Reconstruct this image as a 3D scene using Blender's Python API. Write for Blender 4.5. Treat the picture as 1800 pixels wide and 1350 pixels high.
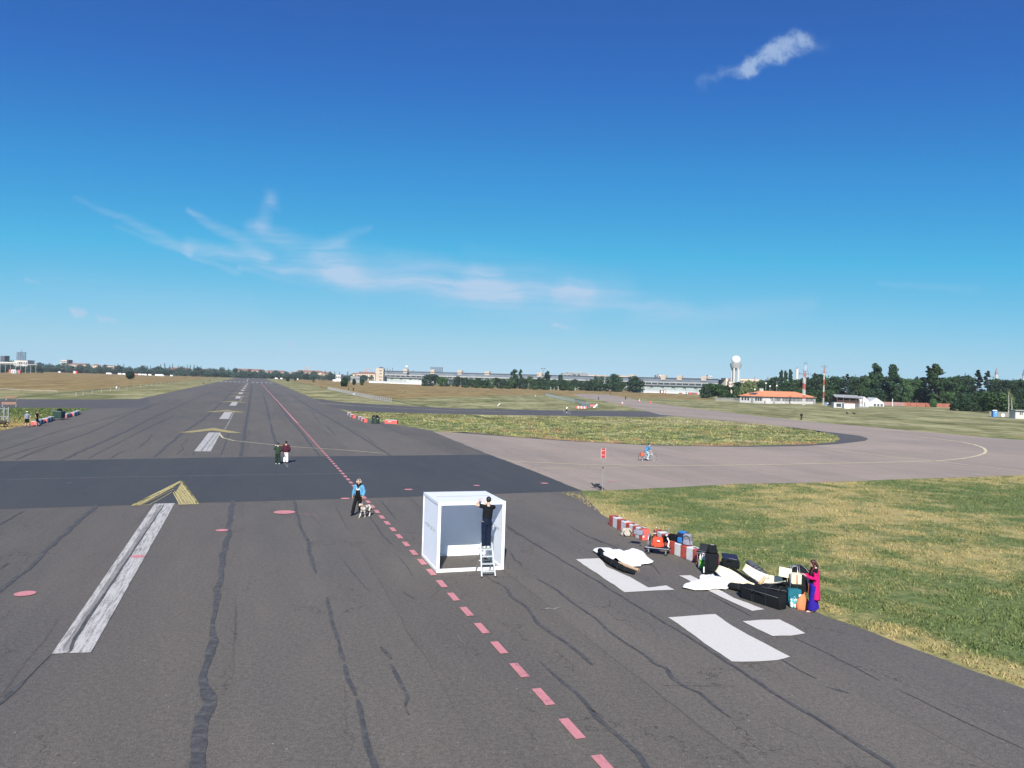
import bpy, bmesh, math, random
import numpy as np
from mathutils import Vector, Matrix, Euler, noise
random.seed(7); rng = np.random.default_rng(7)
for o in list(bpy.data.objects): bpy.data.objects.remove(o)
SC = bpy.context.scene
COL = SC.collection
rad = math.radians

# ------------------------------------------------------------------ camera
H = 7.0; F = 1350.0; ROLL = rad(1.72); HY = 671.4      # eye height, focal length in px of an 1800 px wide frame
PIT = math.atan((675 - HY) * math.cos(ROLL) / F)
cam = bpy.data.cameras.new('camera'); camo = bpy.data.objects.new('camera', cam); COL.objects.link(camo)
cam.sensor_width = 36; cam.lens = 36 * F / 1800; cam.clip_start = .1; cam.clip_end = 60000
camo.matrix_world = Matrix.Translation((0, 0, H)) @ Matrix.Rotation(math.pi / 2 - PIT, 4, 'X') @ Matrix.Rotation(ROLL, 4, 'Z')
SC.camera = camo
SC.render.resolution_x = 1024; SC.render.resolution_y = 768
SC.view_settings.view_transform = 'Standard'; SC.view_settings.look = 'None'
SC.view_settings.exposure = 0.7; SC.view_settings.gamma = 1.0

# where a point seen in the survey photo stands on the ground
def G(x, y, z=0.):
    dx, dy = x - 900, y - 675
    a = dx * math.cos(ROLL) + dy * math.sin(ROLL); b = -dx * math.sin(ROLL) + dy * math.cos(ROLL)
    Y = F * math.cos(PIT) - b * math.sin(PIT); Z = -b * math.cos(PIT) - F * math.sin(PIT)
    t = (H - z) / -Z
    return Vector((a * t, Y * t, z))
def hor(x): return HY + math.tan(ROLL) * (x - 900)
def AT(x, Y, z=0.):                      # ground point in that direction at depth Y
    g = G(x, hor(x) + H * F / Y); return Vector((g.x * Y / g.y, Y, z))
def HT(x, y, Y): return H - (y - hor(x)) * Y / F * math.cos(ROLL)
A0 = rad(18.62)                           # runway axis, to the left of the view axis
RU = Vector((-math.sin(A0), math.cos(A0), 0)); RN = Vector((math.cos(A0), math.sin(A0), 0))
def RW(s, t, z=0.): return RU * s + RN * t + Vector((0, 0, z))

# ------------------------------------------------------------------ sun and sky
EL = rad(36.5)
sun = bpy.data.lights.new('sun', 'SUN'); sun.energy = 4.6; sun.angle = rad(.53); sun.color = (1.0, .955, .88)
suno = bpy.data.objects.new('sun', sun); COL.objects.link(suno)
suno.rotation_euler = Vector((math.sin(rad(1.5)) * math.cos(EL), math.cos(EL), -math.sin(EL))).to_track_quat('-Z', 'Y').to_euler()
W = bpy.data.worlds.new('World'); SC.world = W; W.use_nodes = True
def N(nt, typ, **k):
    n = nt.nodes.new(typ)
    for a, v in k.items():
        if a == 'inp':
            for i, x in v.items():
                if isinstance(x, bpy.types.NodeSocket): nt.links.new(x, n.inputs[i])
                else: n.inputs[i].default_value = x
        else: setattr(n, a, v)
    return n
def MA(nt, op, a, b=0., c=None, clamp=False):
    n = N(nt, 'ShaderNodeMath', operation=op, inp={0: a, 1: b}); n.use_clamp = clamp
    if c is not None:
        if isinstance(c, bpy.types.NodeSocket): nt.links.new(c, n.inputs[2])
        else: n.inputs[2].default_value = c
    return n.outputs[0]
def VM(nt, op, a, b=None, s=None):
    n = N(nt, 'ShaderNodeVectorMath', operation=op, inp={0: a})
    if b is not None:
        if isinstance(b, bpy.types.NodeSocket): nt.links.new(b, n.inputs[1])
        else: n.inputs[1].default_value = b
    if s is not None:
        if isinstance(s, bpy.types.NodeSocket): nt.links.new(s, n.inputs['Scale'])
        else: n.inputs['Scale'].default_value = s
    return n.outputs['Value'] if op in ('LENGTH', 'DOT_PRODUCT', 'DISTANCE') else n.outputs[0]
def MR(nt, v, a, b, c=0., d=1., smooth=True):
    n = N(nt, 'ShaderNodeMapRange', inp={0: v, 1: a, 2: b, 3: c, 4: d})
    if smooth: n.interpolation_type = 'SMOOTHSTEP'
    return n.outputs[0]
def MIX(nt, f, a, b, mode='MIX'):
    n = nt.nodes.new('ShaderNodeMix'); n.data_type = 'RGBA'; n.blend_type = mode
    for i, x in ((0, f), (6, a), (7, b)):
        if isinstance(x, bpy.types.NodeSocket): nt.links.new(x, n.inputs[i])
        elif i == 0: n.inputs[0].default_value = x
        else: n.inputs[i].default_value = (*x[:3], 1)
    return n.outputs[2]
def NOISE(nt, vec, scale, detail=3, rough=.55, dist=0., out=0):
    n = N(nt, 'ShaderNodeTexNoise', inp={'Vector': vec, 'Scale': scale, 'Detail': detail, 'Roughness': rough, 'Distortion': dist})
    return n.outputs[out]

def build_world():
    nt = W.node_tree; nt.nodes.clear()
    out = N(nt, 'ShaderNodeOutputWorld'); bg = N(nt, 'ShaderNodeBackground', inp={'Strength': .15})
    nt.links.new(bg.outputs[0], out.inputs[0])
    sky = N(nt, 'ShaderNodeTexSky', sky_type='NISHITA', sun_disc=False, sun_elevation=EL, sun_rotation=math.pi)
    sky.altitude = 60; sky.air_density = 1.0; sky.dust_density = .1; sky.ozone_density = 1.6
    # grade the Sky Texture the way the phone camera did: deep saturated blue overhead, pale cyan low down
    rr = N(nt, 'ShaderNodeSeparateColor', inp={0: sky.outputs[0]}).outputs[0]
    ramp = N(nt, 'ShaderNodeValToRGB', inp={0: MA(nt, 'MULTIPLY', rr, 1 / 30.)}); cr = ramp.color_ramp; cr.interpolation = 'LINEAR'
    st_ = [(.08, (.026, .100, .385)), (.133, (.030, .122, .445)), (.174, (.034, .170, .546)), (.253, (.046, .300, .690)), (.392, (.085, .470, .78)), (.60, (.215, .575, .82)), (.86, (.37, .665, .83)), (1.4, (.60, .80, .95)), (3., (1.15, 1.2, 1.25))]
    while len(cr.elements) < len(st_): cr.elements.new(.5)
    for e, (p_, c_) in zip(cr.elements, st_): e.position = p_ / 3; e.color = (*c_, 1)
    skyc = VM(nt, 'SCALE', ramp.outputs[0], s=1 / (.15 * 2 ** .7))
    tc = N(nt, 'ShaderNodeTexCoord'); d = tc.outputs['Generated']
    sp = N(nt, 'ShaderNodeSeparateXYZ', inp={0: d})
    y = MA(nt, 'MAXIMUM', sp.outputs[1], .02)
    u = MA(nt, 'DIVIDE', sp.outputs[0], y); v = MA(nt, 'DIVIDE', sp.outputs[2], y)
    front = MR(nt, sp.outputs[1], .05, .2)
    p = N(nt, 'ShaderNodeCombineXYZ', inp={0: u, 1: v}).outputs[0]
    # wispy warp of the direction
    w1 = VM(nt, 'SUBTRACT', NOISE(nt, p, 5, 4, .6, out=1), (.5, .5, .5))
    w2 = VM(nt, 'SUBTRACT', NOISE(nt, p, 26, 4, .65, out=1), (.5, .5, .5))
    pw = VM(nt, 'ADD', VM(nt, 'ADD', p, VM(nt, 'SCALE', w1, s=.024)), VM(nt, 'SCALE', w2, s=.013))
    pw = VM(nt, 'MULTIPLY', pw, (1, 1, 0))
    def uv(x, yy):
        g = G(x, 900)   # direction only
        dx, dy = x - 900, yy - 675
        a = dx * math.cos(ROLL) + dy * math.sin(ROLL); b = -dx * math.sin(ROLL) + dy * math.cos(ROLL)
        return Vector((a / F, -b / F - math.tan(PIT), 0))
    def stroke(a, b, w0, w1_, s0, s1_, vec=pw):
        A = uv(*a); B = uv(*b); AB = B - A
        pa = VM(nt, 'SUBTRACT', vec, tuple(A))
        h = MA(nt, 'MULTIPLY', VM(nt, 'DOT_PRODUCT', pa, tuple(AB)), 1 / AB.length_squared, clamp=True)
        dd = VM(nt, 'LENGTH', VM(nt, 'SUBTRACT', pa, VM(nt, 'SCALE', tuple(AB), s=h)))
        w = MA(nt, 'MULTIPLY_ADD', h, (w1_ - w0) / F, w0 / F)
        m = MR(nt, MA(nt, 'DIVIDE', dd, w), 1., .0)
        return MA(nt, 'MULTIPLY', m, MA(nt, 'MULTIPLY_ADD', h, s1_ - s0, s0))
    def add(l):
        r = l[0]
        for x in l[1:]: r = MA(nt, 'ADD', r, x)
        return r
    cir = add([stroke(*a) for a in [
        ((130, 350), (330, 440), 8, 16, .1, .4), ((330, 430), (640, 500), 20, 34, .45, .3), ((335, 372), (470, 450), 10, 26, .3, .4),
        ((462, 395), (478, 345), 22, 20, .35, .15), ((478, 350), (492, 368), 16, 8, .3, .1), ((445, 400), (610, 470), 26, 44, .4, .45), ((560, 440), (650, 405), 26, 10, .35, .15), ((500, 470), (600, 440), 20, 30, .2, .3),
        ((590, 462), (860, 498), 50, 46, .35, .6), ((585, 482), (900, 520), 24, 36, .4, .5), ((840, 497), (1020, 517), 46, 42, .6, .65), ((1000, 516), (1210, 540), 42, 22, .65, .2), ((1120, 548), (1420, 566), 20, 14, .2, .1), ((200, 400), (420, 480), 6, 10, .1, .3),
        ((420, 470), (540, 500), 8, 8, .3, .1), ((600, 500), (1000, 560), 22, 40, .15, .25), ((1100, 560), (1420, 535), 18, 26, .12, .2),
        ((1540, 495), (1720, 510), 8, 14, .1, .12), ((820, 440), (1100, 500), 26, 36, .06, .12), ((60, 480), (420, 560), 36, 70, .05, .1)]])
    st = NOISE(nt, VM(nt, 'MULTIPLY', VM(nt, 'ADD', pw, (0, 0, 0)), (3.2, 26, 1)), 1.6, 6, .62)
    rot = N(nt, 'ShaderNodeMapping', inp={'Vector': pw, 'Rotation': (0, 0, rad(14)), 'Scale': (3, 62, 1)})
    st2 = NOISE(nt, rot.outputs[0], 1.5, 7, .66)
    tex = MR(nt, MA(nt, 'ADD', MA(nt, 'MULTIPLY', st, .45), MA(nt, 'MULTIPLY', st2, .55)), .32, .66, .22, 1.1)
    cir = MA(nt, 'MULTIPLY', cir, tex)
    cir = MA(nt, 'MINIMUM', MA(nt, 'MULTIPLY', cir, 1.0), .85)
    # the small cumulus scrap top right and the faint ones low over the horizon
    pc = VM(nt, 'MULTIPLY', VM(nt, 'ADD', p, VM(nt, 'SCALE', VM(nt, 'SUBTRACT', NOISE(nt, p, 22, 5, .62, out=1), (.5, .5, .5)), s=.036)), (1, 1, 0))
    cum = add([stroke(*a, vec=pc) for a in [
        ((1236, 152), (1250, 145), 28, 26, .42, .42), ((1272, 127), (1318, 120), 20, 22, .6, .8), ((1318, 118), (1365, 92), 22, 30, .8, .95),
        ((1365, 88), (1410, 74), 34, 30, .7, .6), ((1400, 76), (1442, 80), 28, 30, .45, .35)]])
    cum = MA(nt, 'MULTIPLY', MR(nt, MA(nt, 'MULTIPLY', cum, MR(nt, NOISE(nt, p, 60, 5, .7), .3, .65, .55, 1.1)), .04, 1.25), .62)
    low = add([stroke(*a, vec=pc) for a in [((128, 551), (150, 553), 14, 12, .7, .6), ((176, 556), (200, 559), 12, 10, .6, .5), ((966, 572), (996, 574), 9, 9, .7, .5),
        ((50, 495), (76, 499), 12, 9, .4, .3), ((505, 610), (522, 611), 8, 7, .6, .4), ((26, 545), (58, 548), 8, 6, .4, .3), ((1690, 612), (1770, 604), 9, 7, .25, .25), ((330, 538), (345, 536), 6, 5, .3, .3)]])
    low = MA(nt, 'MULTIPLY', MR(nt, low, .08, .7), .62)
    vg = MR(nt, v, .0, .12, .5, 1.)
    cl = MA(nt, 'MULTIPLY', MA(nt, 'MAXIMUM', MA(nt, 'MAXIMUM', cir, cum), low), front, clamp=True)
    col = MIX(nt, cl, skyc, (2.05, 2.65, 3.45))
    nt.links.new(col, bg.inputs[0])
build_world()

# ------------------------------------------------------------------ materials
MATS = {}
def M(name, col, rough=.7, var=.12, vscale=3., bump=0., bscale=20., metal=0., spec=.4, col2=None, c2scale=1., c2lo=.45, c2hi=.6, island=0., coord='obj', trans=0., alpha=1., sheen=0.):
    if name in MATS: return MATS[name]
    m = bpy.data.materials.new(name); m.use_nodes = True; nt = m.node_tree; nt.nodes.clear()
    out = N(nt, 'ShaderNodeOutputMaterial'); b = N(nt, 'ShaderNodeBsdfPrincipled', inp={'Roughness': rough, 'Metallic': metal, 'Specular IOR Level': spec})
    nt.links.new(b.outputs[0], out.inputs[0])
    if coord == 'obj': vec = N(nt, 'ShaderNodeTexCoord').outputs['Object']
    else: vec = N(nt, 'ShaderNodeNewGeometry').outputs['Position']
    c = tuple(col[:3])
    f = NOISE(nt, vec, vscale, 4, .6)
    base = MIX(nt, 0., c, c)
    if col2: base = MIX(nt, MR(nt, NOISE(nt, vec, c2scale, 4, .6), c2lo, c2hi), c, col2)
    k = MR(nt, f, .3, .7, 1 - var, 1 + var, False)
    if island:
        ri = N(nt, 'ShaderNodeNewGeometry').outputs['Random Per Island']
        k = MA(nt, 'MULTIPLY', k, MR(nt, ri, 0, 1, 1 - island, 1 + island, False))
    base = VM(nt, 'SCALE', base, s=k)
    nt.links.new(base, b.inputs['Base Color'])
    if bump:
        bp = N(nt, 'ShaderNodeBump', inp={'Strength': bump, 'Distance': .02, 'Height': NOISE(nt, vec, bscale, 4, .6)})
        nt.links.new(bp.outputs[0], b.inputs['Normal'])
    if trans: b.inputs['Transmission Weight'].default_value = trans
    if alpha < 1: b.inputs['Alpha'].default_value = alpha
    MATS[name] = m; return m

ALB = .80
def paved(name, ca, cb, cc, speck=.35, lanes=True, joints=0, tint=None):
    ca, cb, cc = [tuple(v * ALB for v in q) for q in (ca, cb, cc)]
    m = bpy.data.materials.new(name); m.use_nodes = True; nt = m.node_tree; nt.nodes.clear()
    out = N(nt, 'ShaderNodeOutputMaterial'); b = N(nt, 'ShaderNodeBsdfPrincipled', inp={'Roughness': .86, 'Specular IOR Level': .3})
    nt.links.new(b.outputs[0], out.inputs[0])
    pos = N(nt, 'ShaderNodeNewGeometry').outputs['Position']
    rt = N(nt, 'ShaderNodeMapping', inp={'Vector': pos, 'Rotation': (0, 0, -A0)}).outputs[0]   # x across, y along the runway
    sx = N(nt, 'ShaderNodeSeparateXYZ', inp={0: rt})
    c = MIX(nt, MR(nt, NOISE(nt, VM(nt, 'MULTIPLY', rt, (.09, .02, 1)), 1., 5, .6), .38, .62), ca, cb)
    c = MIX(nt, MR(nt, NOISE(nt, VM(nt, 'MULTIPLY', rt, (.7, .12, 1)), 1., 5, .65), .42, .72, 0, .45), c, cc)
    if lanes:   # paving lanes, each laid in its own tone, with a darker seam
        ln = MA(nt, 'MULTIPLY', sx.outputs[0], 1 / 4.6)
        wob = MA(nt, 'MULTIPLY', NOISE(nt, VM(nt, 'MULTIPLY', rt, (.2, .1, 1)), 1.5, 3), .12)
        ln = MA(nt, 'ADD', ln, wob)
        wn = N(nt, 'ShaderNodeTexWhiteNoise', noise_dimensions='1D', inp={'W': MA(nt, 'FLOOR', ln)})
        c = VM(nt, 'SCALE', c, s=MR(nt, wn.outputs[0], 0, 1, .95, 1.06, False))
        fr = MA(nt, 'ABSOLUTE', MA(nt, 'SUBTRACT', MA(nt, 'FRACT', ln), .5))
        seam = MA(nt, 'MULTIPLY', MR(nt, fr, .488, .5), MR(nt, NOISE(nt, VM(nt, 'MULTIPLY', rt, (.3, .06, 1)), 1.3, 2), .45, .6, 0, .28))
        c = VM(nt, 'SCALE', c, s=MA(nt, 'SUBTRACT', 1., seam))
    if joints:  # concrete slab joints
        bt = N(nt, 'ShaderNodeTexBrick', offset=0., inp={'Vector': rt, 'Color1': (1, 1, 1, 1), 'Color2': (.9, .9, .9, 1), 'Mortar': (.66, .64, .62, 1), 'Scale': 1., 'Mortar Size': .035, 'Brick Width': joints, 'Row Height': joints})
        c = MIX(nt, .8, c, bt.outputs[0], 'MULTIPLY')
    # hairline cracks
    vo = N(nt, 'ShaderNodeTexVoronoi', feature='DISTANCE_TO_EDGE', inp={'Vector': VM(nt, 'ADD', VM(nt, 'MULTIPLY', rt, (.28, .11, 1)), VM(nt, 'SCALE', NOISE(nt, rt, .9, 4, .7, out=1), s=.35)), 'Scale': 1.})
    cr = MA(nt, 'MULTIPLY', MR(nt, vo.outputs[0], .006, .0), MR(nt, NOISE(nt, rt, .35, 2), .46, .58, 0, .5))
    c = VM(nt, 'SCALE', c, s=MA(nt, 'SUBTRACT', 1., cr))
    # aggregate: mid-size mottling plus chips
    f1 = NOISE(nt, pos, 9., 5, .75); f2 = NOISE(nt, pos, 42., 3, .8)
    c = VM(nt, 'SCALE', c, s=MR(nt, f1, .3, .7, 1 - speck * .38, 1 + speck * .38, False))
    c = VM(nt, 'SCALE', c, s=MR(nt, f2, .3, .7, 1 - speck * .8, 1 + speck * .8, False))
    chip = N(nt, 'ShaderNodeTexVoronoi', inp={'Vector': pos, 'Scale': 3.1, 'Randomness': 1.})
    ch = MA(nt, 'MULTIPLY', MR(nt, chip.outputs['Distance'], .075, .04), MR(nt, NOISE(nt, pos, .9, 2), .48, .6, 0, .8))
    c = MIX(nt, ch, c, (.36, .35, .33))
    nt.links.new(c, b.inputs['Base Color'])
    bp = N(nt, 'ShaderNodeBump', inp={'Strength': .5, 'Distance': .01, 'Height': f2})
    nt.links.new(bp.outputs[0], b.inputs['Normal'])
    return m
def paint(name, col, under, lo=.42, hi=.5, streak=(1.2, .08), k=4., rough=.7, alpha=1.):
    col = tuple(v * .88 for v in col); under = tuple(v * ALB for v in under)
    # worn road paint: the asphalt shows through along the direction of travel
    m = bpy.data.materials.new(name); m.use_nodes = True; nt = m.node_tree; nt.nodes.clear()
    out = N(nt, 'ShaderNodeOutputMaterial'); b = N(nt, 'ShaderNodeBsdfPrincipled', inp={'Roughness': rough, 'Specular IOR Level': .3})
    nt.links.new(b.outputs[0], out.inputs[0])
    pos = N(nt, 'ShaderNodeNewGeometry').outputs['Position']
    rt = N(nt, 'ShaderNodeMapping', inp={'Vector': pos, 'Rotation': (0, 0, -A0)}).outputs[0]
    n1 = NOISE(nt, VM(nt, 'MULTIPLY', rt, (streak[0], streak[1], 1)), k, 5, .7)
    n2 = NOISE(nt, pos, 14., 5, .8)
    wear = MR(nt, MA(nt, 'ADD', MA(nt, 'MULTIPLY', n1, .65), MA(nt, 'MULTIPLY', n2, .35)), lo, hi, 1 - alpha, alpha)
    u = VM(nt, 'SCALE', MIX(nt, 0, under, under), s=MR(nt, NOISE(nt, pos, 42, 3, .8), .3, .7, .75, 1.25, False))
    c = MIX(nt, wear, u, VM(nt, 'SCALE', MIX(nt, 0., col, col), s=MR(nt, n2, .3, .7, .9, 1.08, False)))
    nt.links.new(c, b.inputs['Base Color']); return m

def turf(name, blades=False):
    m = bpy.data.materials.new(name); m.use_nodes = True; nt = m.node_tree; nt.nodes.clear()
    out = N(nt, 'ShaderNodeOutputMaterial'); b = N(nt, 'ShaderNodeBsdfPrincipled', inp={'Roughness': .9, 'Specular IOR Level': .15})
    nt.links.new(b.outputs[0], out.inputs[0])
    geo = N(nt, 'ShaderNodeNewGeometry'); pos = VM(nt, 'MULTIPLY', geo.outputs['Position'], (1, 1, 0))
    sp = N(nt, 'ShaderNodeSeparateXYZ', inp={0: pos}); X, Y = sp.outputs[0], sp.outputs[1]
    big = NOISE(nt, pos, .012, 4, .6); mid = NOISE(nt, pos, .07, 5, .65); sm = NOISE(nt, pos, .5, 5, .65); fine = NOISE(nt, pos, 3.2, 4, .75); fin2 = NOISE(nt, pos, 14., 3, .75)
    K_ = lambda c: tuple(v * .80 for v in c)
    rt = N(nt, 'ShaderNodeMapping', inp={'Vector': pos, 'Rotation': (0, 0, -A0)}).outputs[0]; rs = N(nt, 'ShaderNodeSeparateXYZ', inp={0: rt}); T = rs.outputs[0]; S = rs.outputs[1]
    straw = K_((.52, .40, .18)); green = K_((.135, .178, .062)); yg = K_((.33, .33, .115)); brown = K_((.37, .25, .095)); pale = K_((.46, .42, .22)); rust = K_((.44, .27, .13)); dk = K_((.07, .105, .04))
    def ADD3(*q):
        r = q[0]
        for x in q[1:]: r = MA(nt, 'ADD', r, x)
        return r
    # the mown lawn beside the runway: green with burnt straw patches, burnt along the tarmac edge
    edge = MR(nt, MA(nt, 'ADD', T, MA(nt, 'MULTIPLY', sm, 1.6)), 21.5, 18.6, 0, .10)
    edge = MA(nt, 'MULTIPLY', edge, MR(nt, MA(nt, 'ABSOLUTE', MA(nt, 'SUBTRACT', S, 26)), 3, 10))
    lawnk = ADD3(MA(nt, 'MULTIPLY', mid, .5), MA(nt, 'MULTIPLY', sm, .35), MA(nt, 'MULTIPLY', fine, .15), edge, MR(nt, Y, 24, 40, -.025, .0))
    lawn = MIX(nt, MR(nt, lawnk, .452, .578), green, straw)
    lawn = MIX(nt, MR(nt, fine, .35, .7, 0, .55), lawn, K_((.20, .25, .08)))
    lawn = MIX(nt, MR(nt, MA(nt, 'MULTIPLY', NOISE(nt, pos, .22, 3), 1.), .60, .66, 0, .55), lawn, K_((.075, .14, .045)))
    # infield: yellow green, dark tussocks, rusty seed heads towards the concrete
    inf = MIX(nt, MR(nt, sm, .44, .54), yg, K_((.14, .185, .075)))
    inf = MIX(nt, MR(nt, ADD3(MA(nt, 'MULTIPLY', mid, .5), MA(nt, 'MULTIPLY', sm, .5), MR(nt, Y, 84, 110, .06, -.04)), .485, .55, 0, .9), inf, rust)
    inf = MIX(nt, MR(nt, NOISE(nt, pos, .18, 4, .65), .50, .66, 0, .75), inf, pale)
    inf = MIX(nt, MR(nt, NOISE(nt, VM(nt, 'ADD', pos, (31, 7, 0)), .3, 5, .7), .53, .60, 0, .8), inf, dk)
    # distant meadow
    mA = NOISE(nt, VM(nt, 'MULTIPLY', pos, (1, .5, 1)), .06, 6, .75); mB = NOISE(nt, VM(nt, 'MULTIPLY', pos, (1, .4, 1)), .22, 3, .7)
    far = MIX(nt, MR(nt, mA, .4, .6), K_((.28, .28, .11)), pale)
    far = MIX(nt, MR(nt, mB, .5, .64, 0, .6), far, K_((.19, .21, .09)))
    brn = MIX(nt, MR(nt, mA, .42, .58), brown, K_((.43, .315, .13)))
    brn = MIX(nt, MR(nt, mB, .5, .64, 0, .6), brn, K_((.23, .19, .10)))
    thr = MA(nt, 'ADD', MR(nt, X, -60, 20, 222, 430), MA(nt, 'MULTIPLY', MA(nt, 'SUBTRACT', big, .5), 120))
    thr = MA(nt, 'ADD', thr, MR(nt, X, 110, 220, 0, 900))
    fb = MR(nt, MA(nt, 'SUBTRACT', MA(nt, 'ADD', Y, MA(nt, 'MULTIPLY', MA(nt, 'SUBTRACT', mA, .5), 170)), thr), -25, 45)
    aT = MA(nt, 'ABSOLUTE', MA(nt, 'ADD', T, 4.5))
    fb = MA(nt, 'MULTIPLY', fb, MR(nt, MA(nt, 'ADD', aT, MA(nt, 'MULTIPLY', MA(nt, 'SUBTRACT', mB, .5), 6)), 44, 52, .12, 1))
    far = MIX(nt, fb, far, brn)
    dln = MA(nt, 'MULTIPLY', MR(nt, MA(nt, 'ABSOLUTE', MA(nt, 'SUBTRACT', MA(nt, 'ADD', aT, MA(nt, 'MULTIPLY', mB, 2)), 47.5)), 1.6, .4), MR(nt, mB, .4, .55, .2, .8))
    far = MIX(nt, dln, far, dk)
    far = VM(nt, 'SCALE', far, s=MA(nt, 'MULTIPLY', MR(nt, mA, .34, .66, .72, 1.12, False), MR(nt, mB, .34, .66, .5, 1.3, False)))
    left = MR(nt, X, -50, -70)
    nl = MR(nt, MA(nt, 'ADD', Y, MA(nt, 'MULTIPLY', MA(nt, 'SUBTRACT', mid, .5), 10)), 72, 92)      # 0 on the near lawn
    c = MIX(nt, nl, lawn, inf)
    gl = MIX(nt, MR(nt, MA(nt, 'ADD', Y, MA(nt, 'MULTIPLY', sm, 14)), 96, 120, 0, 1), MIX(nt, .35, straw, yg), K_((.12, .165, .055)))
    gl = MIX(nt, MR(nt, sm, .5, .62, 0, .6), gl, K_((.2, .22, .09)))
    c = MIX(nt, left, c, gl)
    c = MIX(nt, MR(nt, MA(nt, 'ADD', Y, MA(nt, 'MULTIPLY', MA(nt, 'SUBTRACT', sm, .5), 16)), 134, 146), c, far)
    if blades:
        ri = geo.outputs['Random Per Island']
        c = VM(nt, 'SCALE', c, s=MR(nt, ri, 0, 1, .65, 1.3, False))
        c = MIX(nt, MR(nt, ri, .86, .88, 0, .4), c, (.34, .28, .15))
    else:
        c = VM(nt, 'SCALE', c, s=MR(nt, fine, .3, .72, .68, 1.28, False))
        c = VM(nt, 'SCALE', c, s=MR(nt, fin2, .3, .7, .72, 1.28, False))
        # clump relief
        hh = MA(nt, 'ADD', MA(nt, 'MULTIPLY', sm, .5), MA(nt, 'MULTIPLY', fine, .5))
        bp = N(nt, 'ShaderNodeBump', inp={'Strength': .9, 'Distance': .12, 'Height': hh}); nt.links.new(bp.outputs[0], b.inputs['Normal'])
    nt.links.new(c, b.inputs['Base Color']); return m

def leafmat(name, a, b_, isl=.5):
    m = bpy.data.materials.new(name); m.use_nodes = True; nt = m.node_tree; nt.nodes.clear()
    out = N(nt, 'ShaderNodeOutputMaterial'); b = N(nt, 'ShaderNodeBsdfPrincipled', inp={'Roughness': .65, 'Specular IOR Level': .25})
    tr = N(nt, 'ShaderNodeBsdfTranslucent'); mx = N(nt, 'ShaderNodeMixShader', inp={0: .18, 1: b.outputs[0], 2: tr.outputs[0]})
    nt.links.new(mx.outputs[0], out.inputs[0])
    geo = N(nt, 'ShaderNodeNewGeometry'); oi = N(nt, 'ShaderNodeObjectInfo'); vec = N(nt, 'ShaderNodeTexCoord').outputs['Object']
    c = MIX(nt, MR(nt, NOISE(nt, vec, .35, 4, .6), .38, .62), a, b_)
    c = VM(nt, 'SCALE', c, s=MR(nt, geo.outputs['Random Per Island'], 0, 1, 1 - isl, 1 + isl, False))
    c = VM(nt, 'SCALE', c, s=MR(nt, oi.outputs['Random'], 0, 1, .72, 1.28, False))
    nt.links.new(c, b.inputs['Base Color']); nt.links.new(c, tr.inputs[0]); return m

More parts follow.
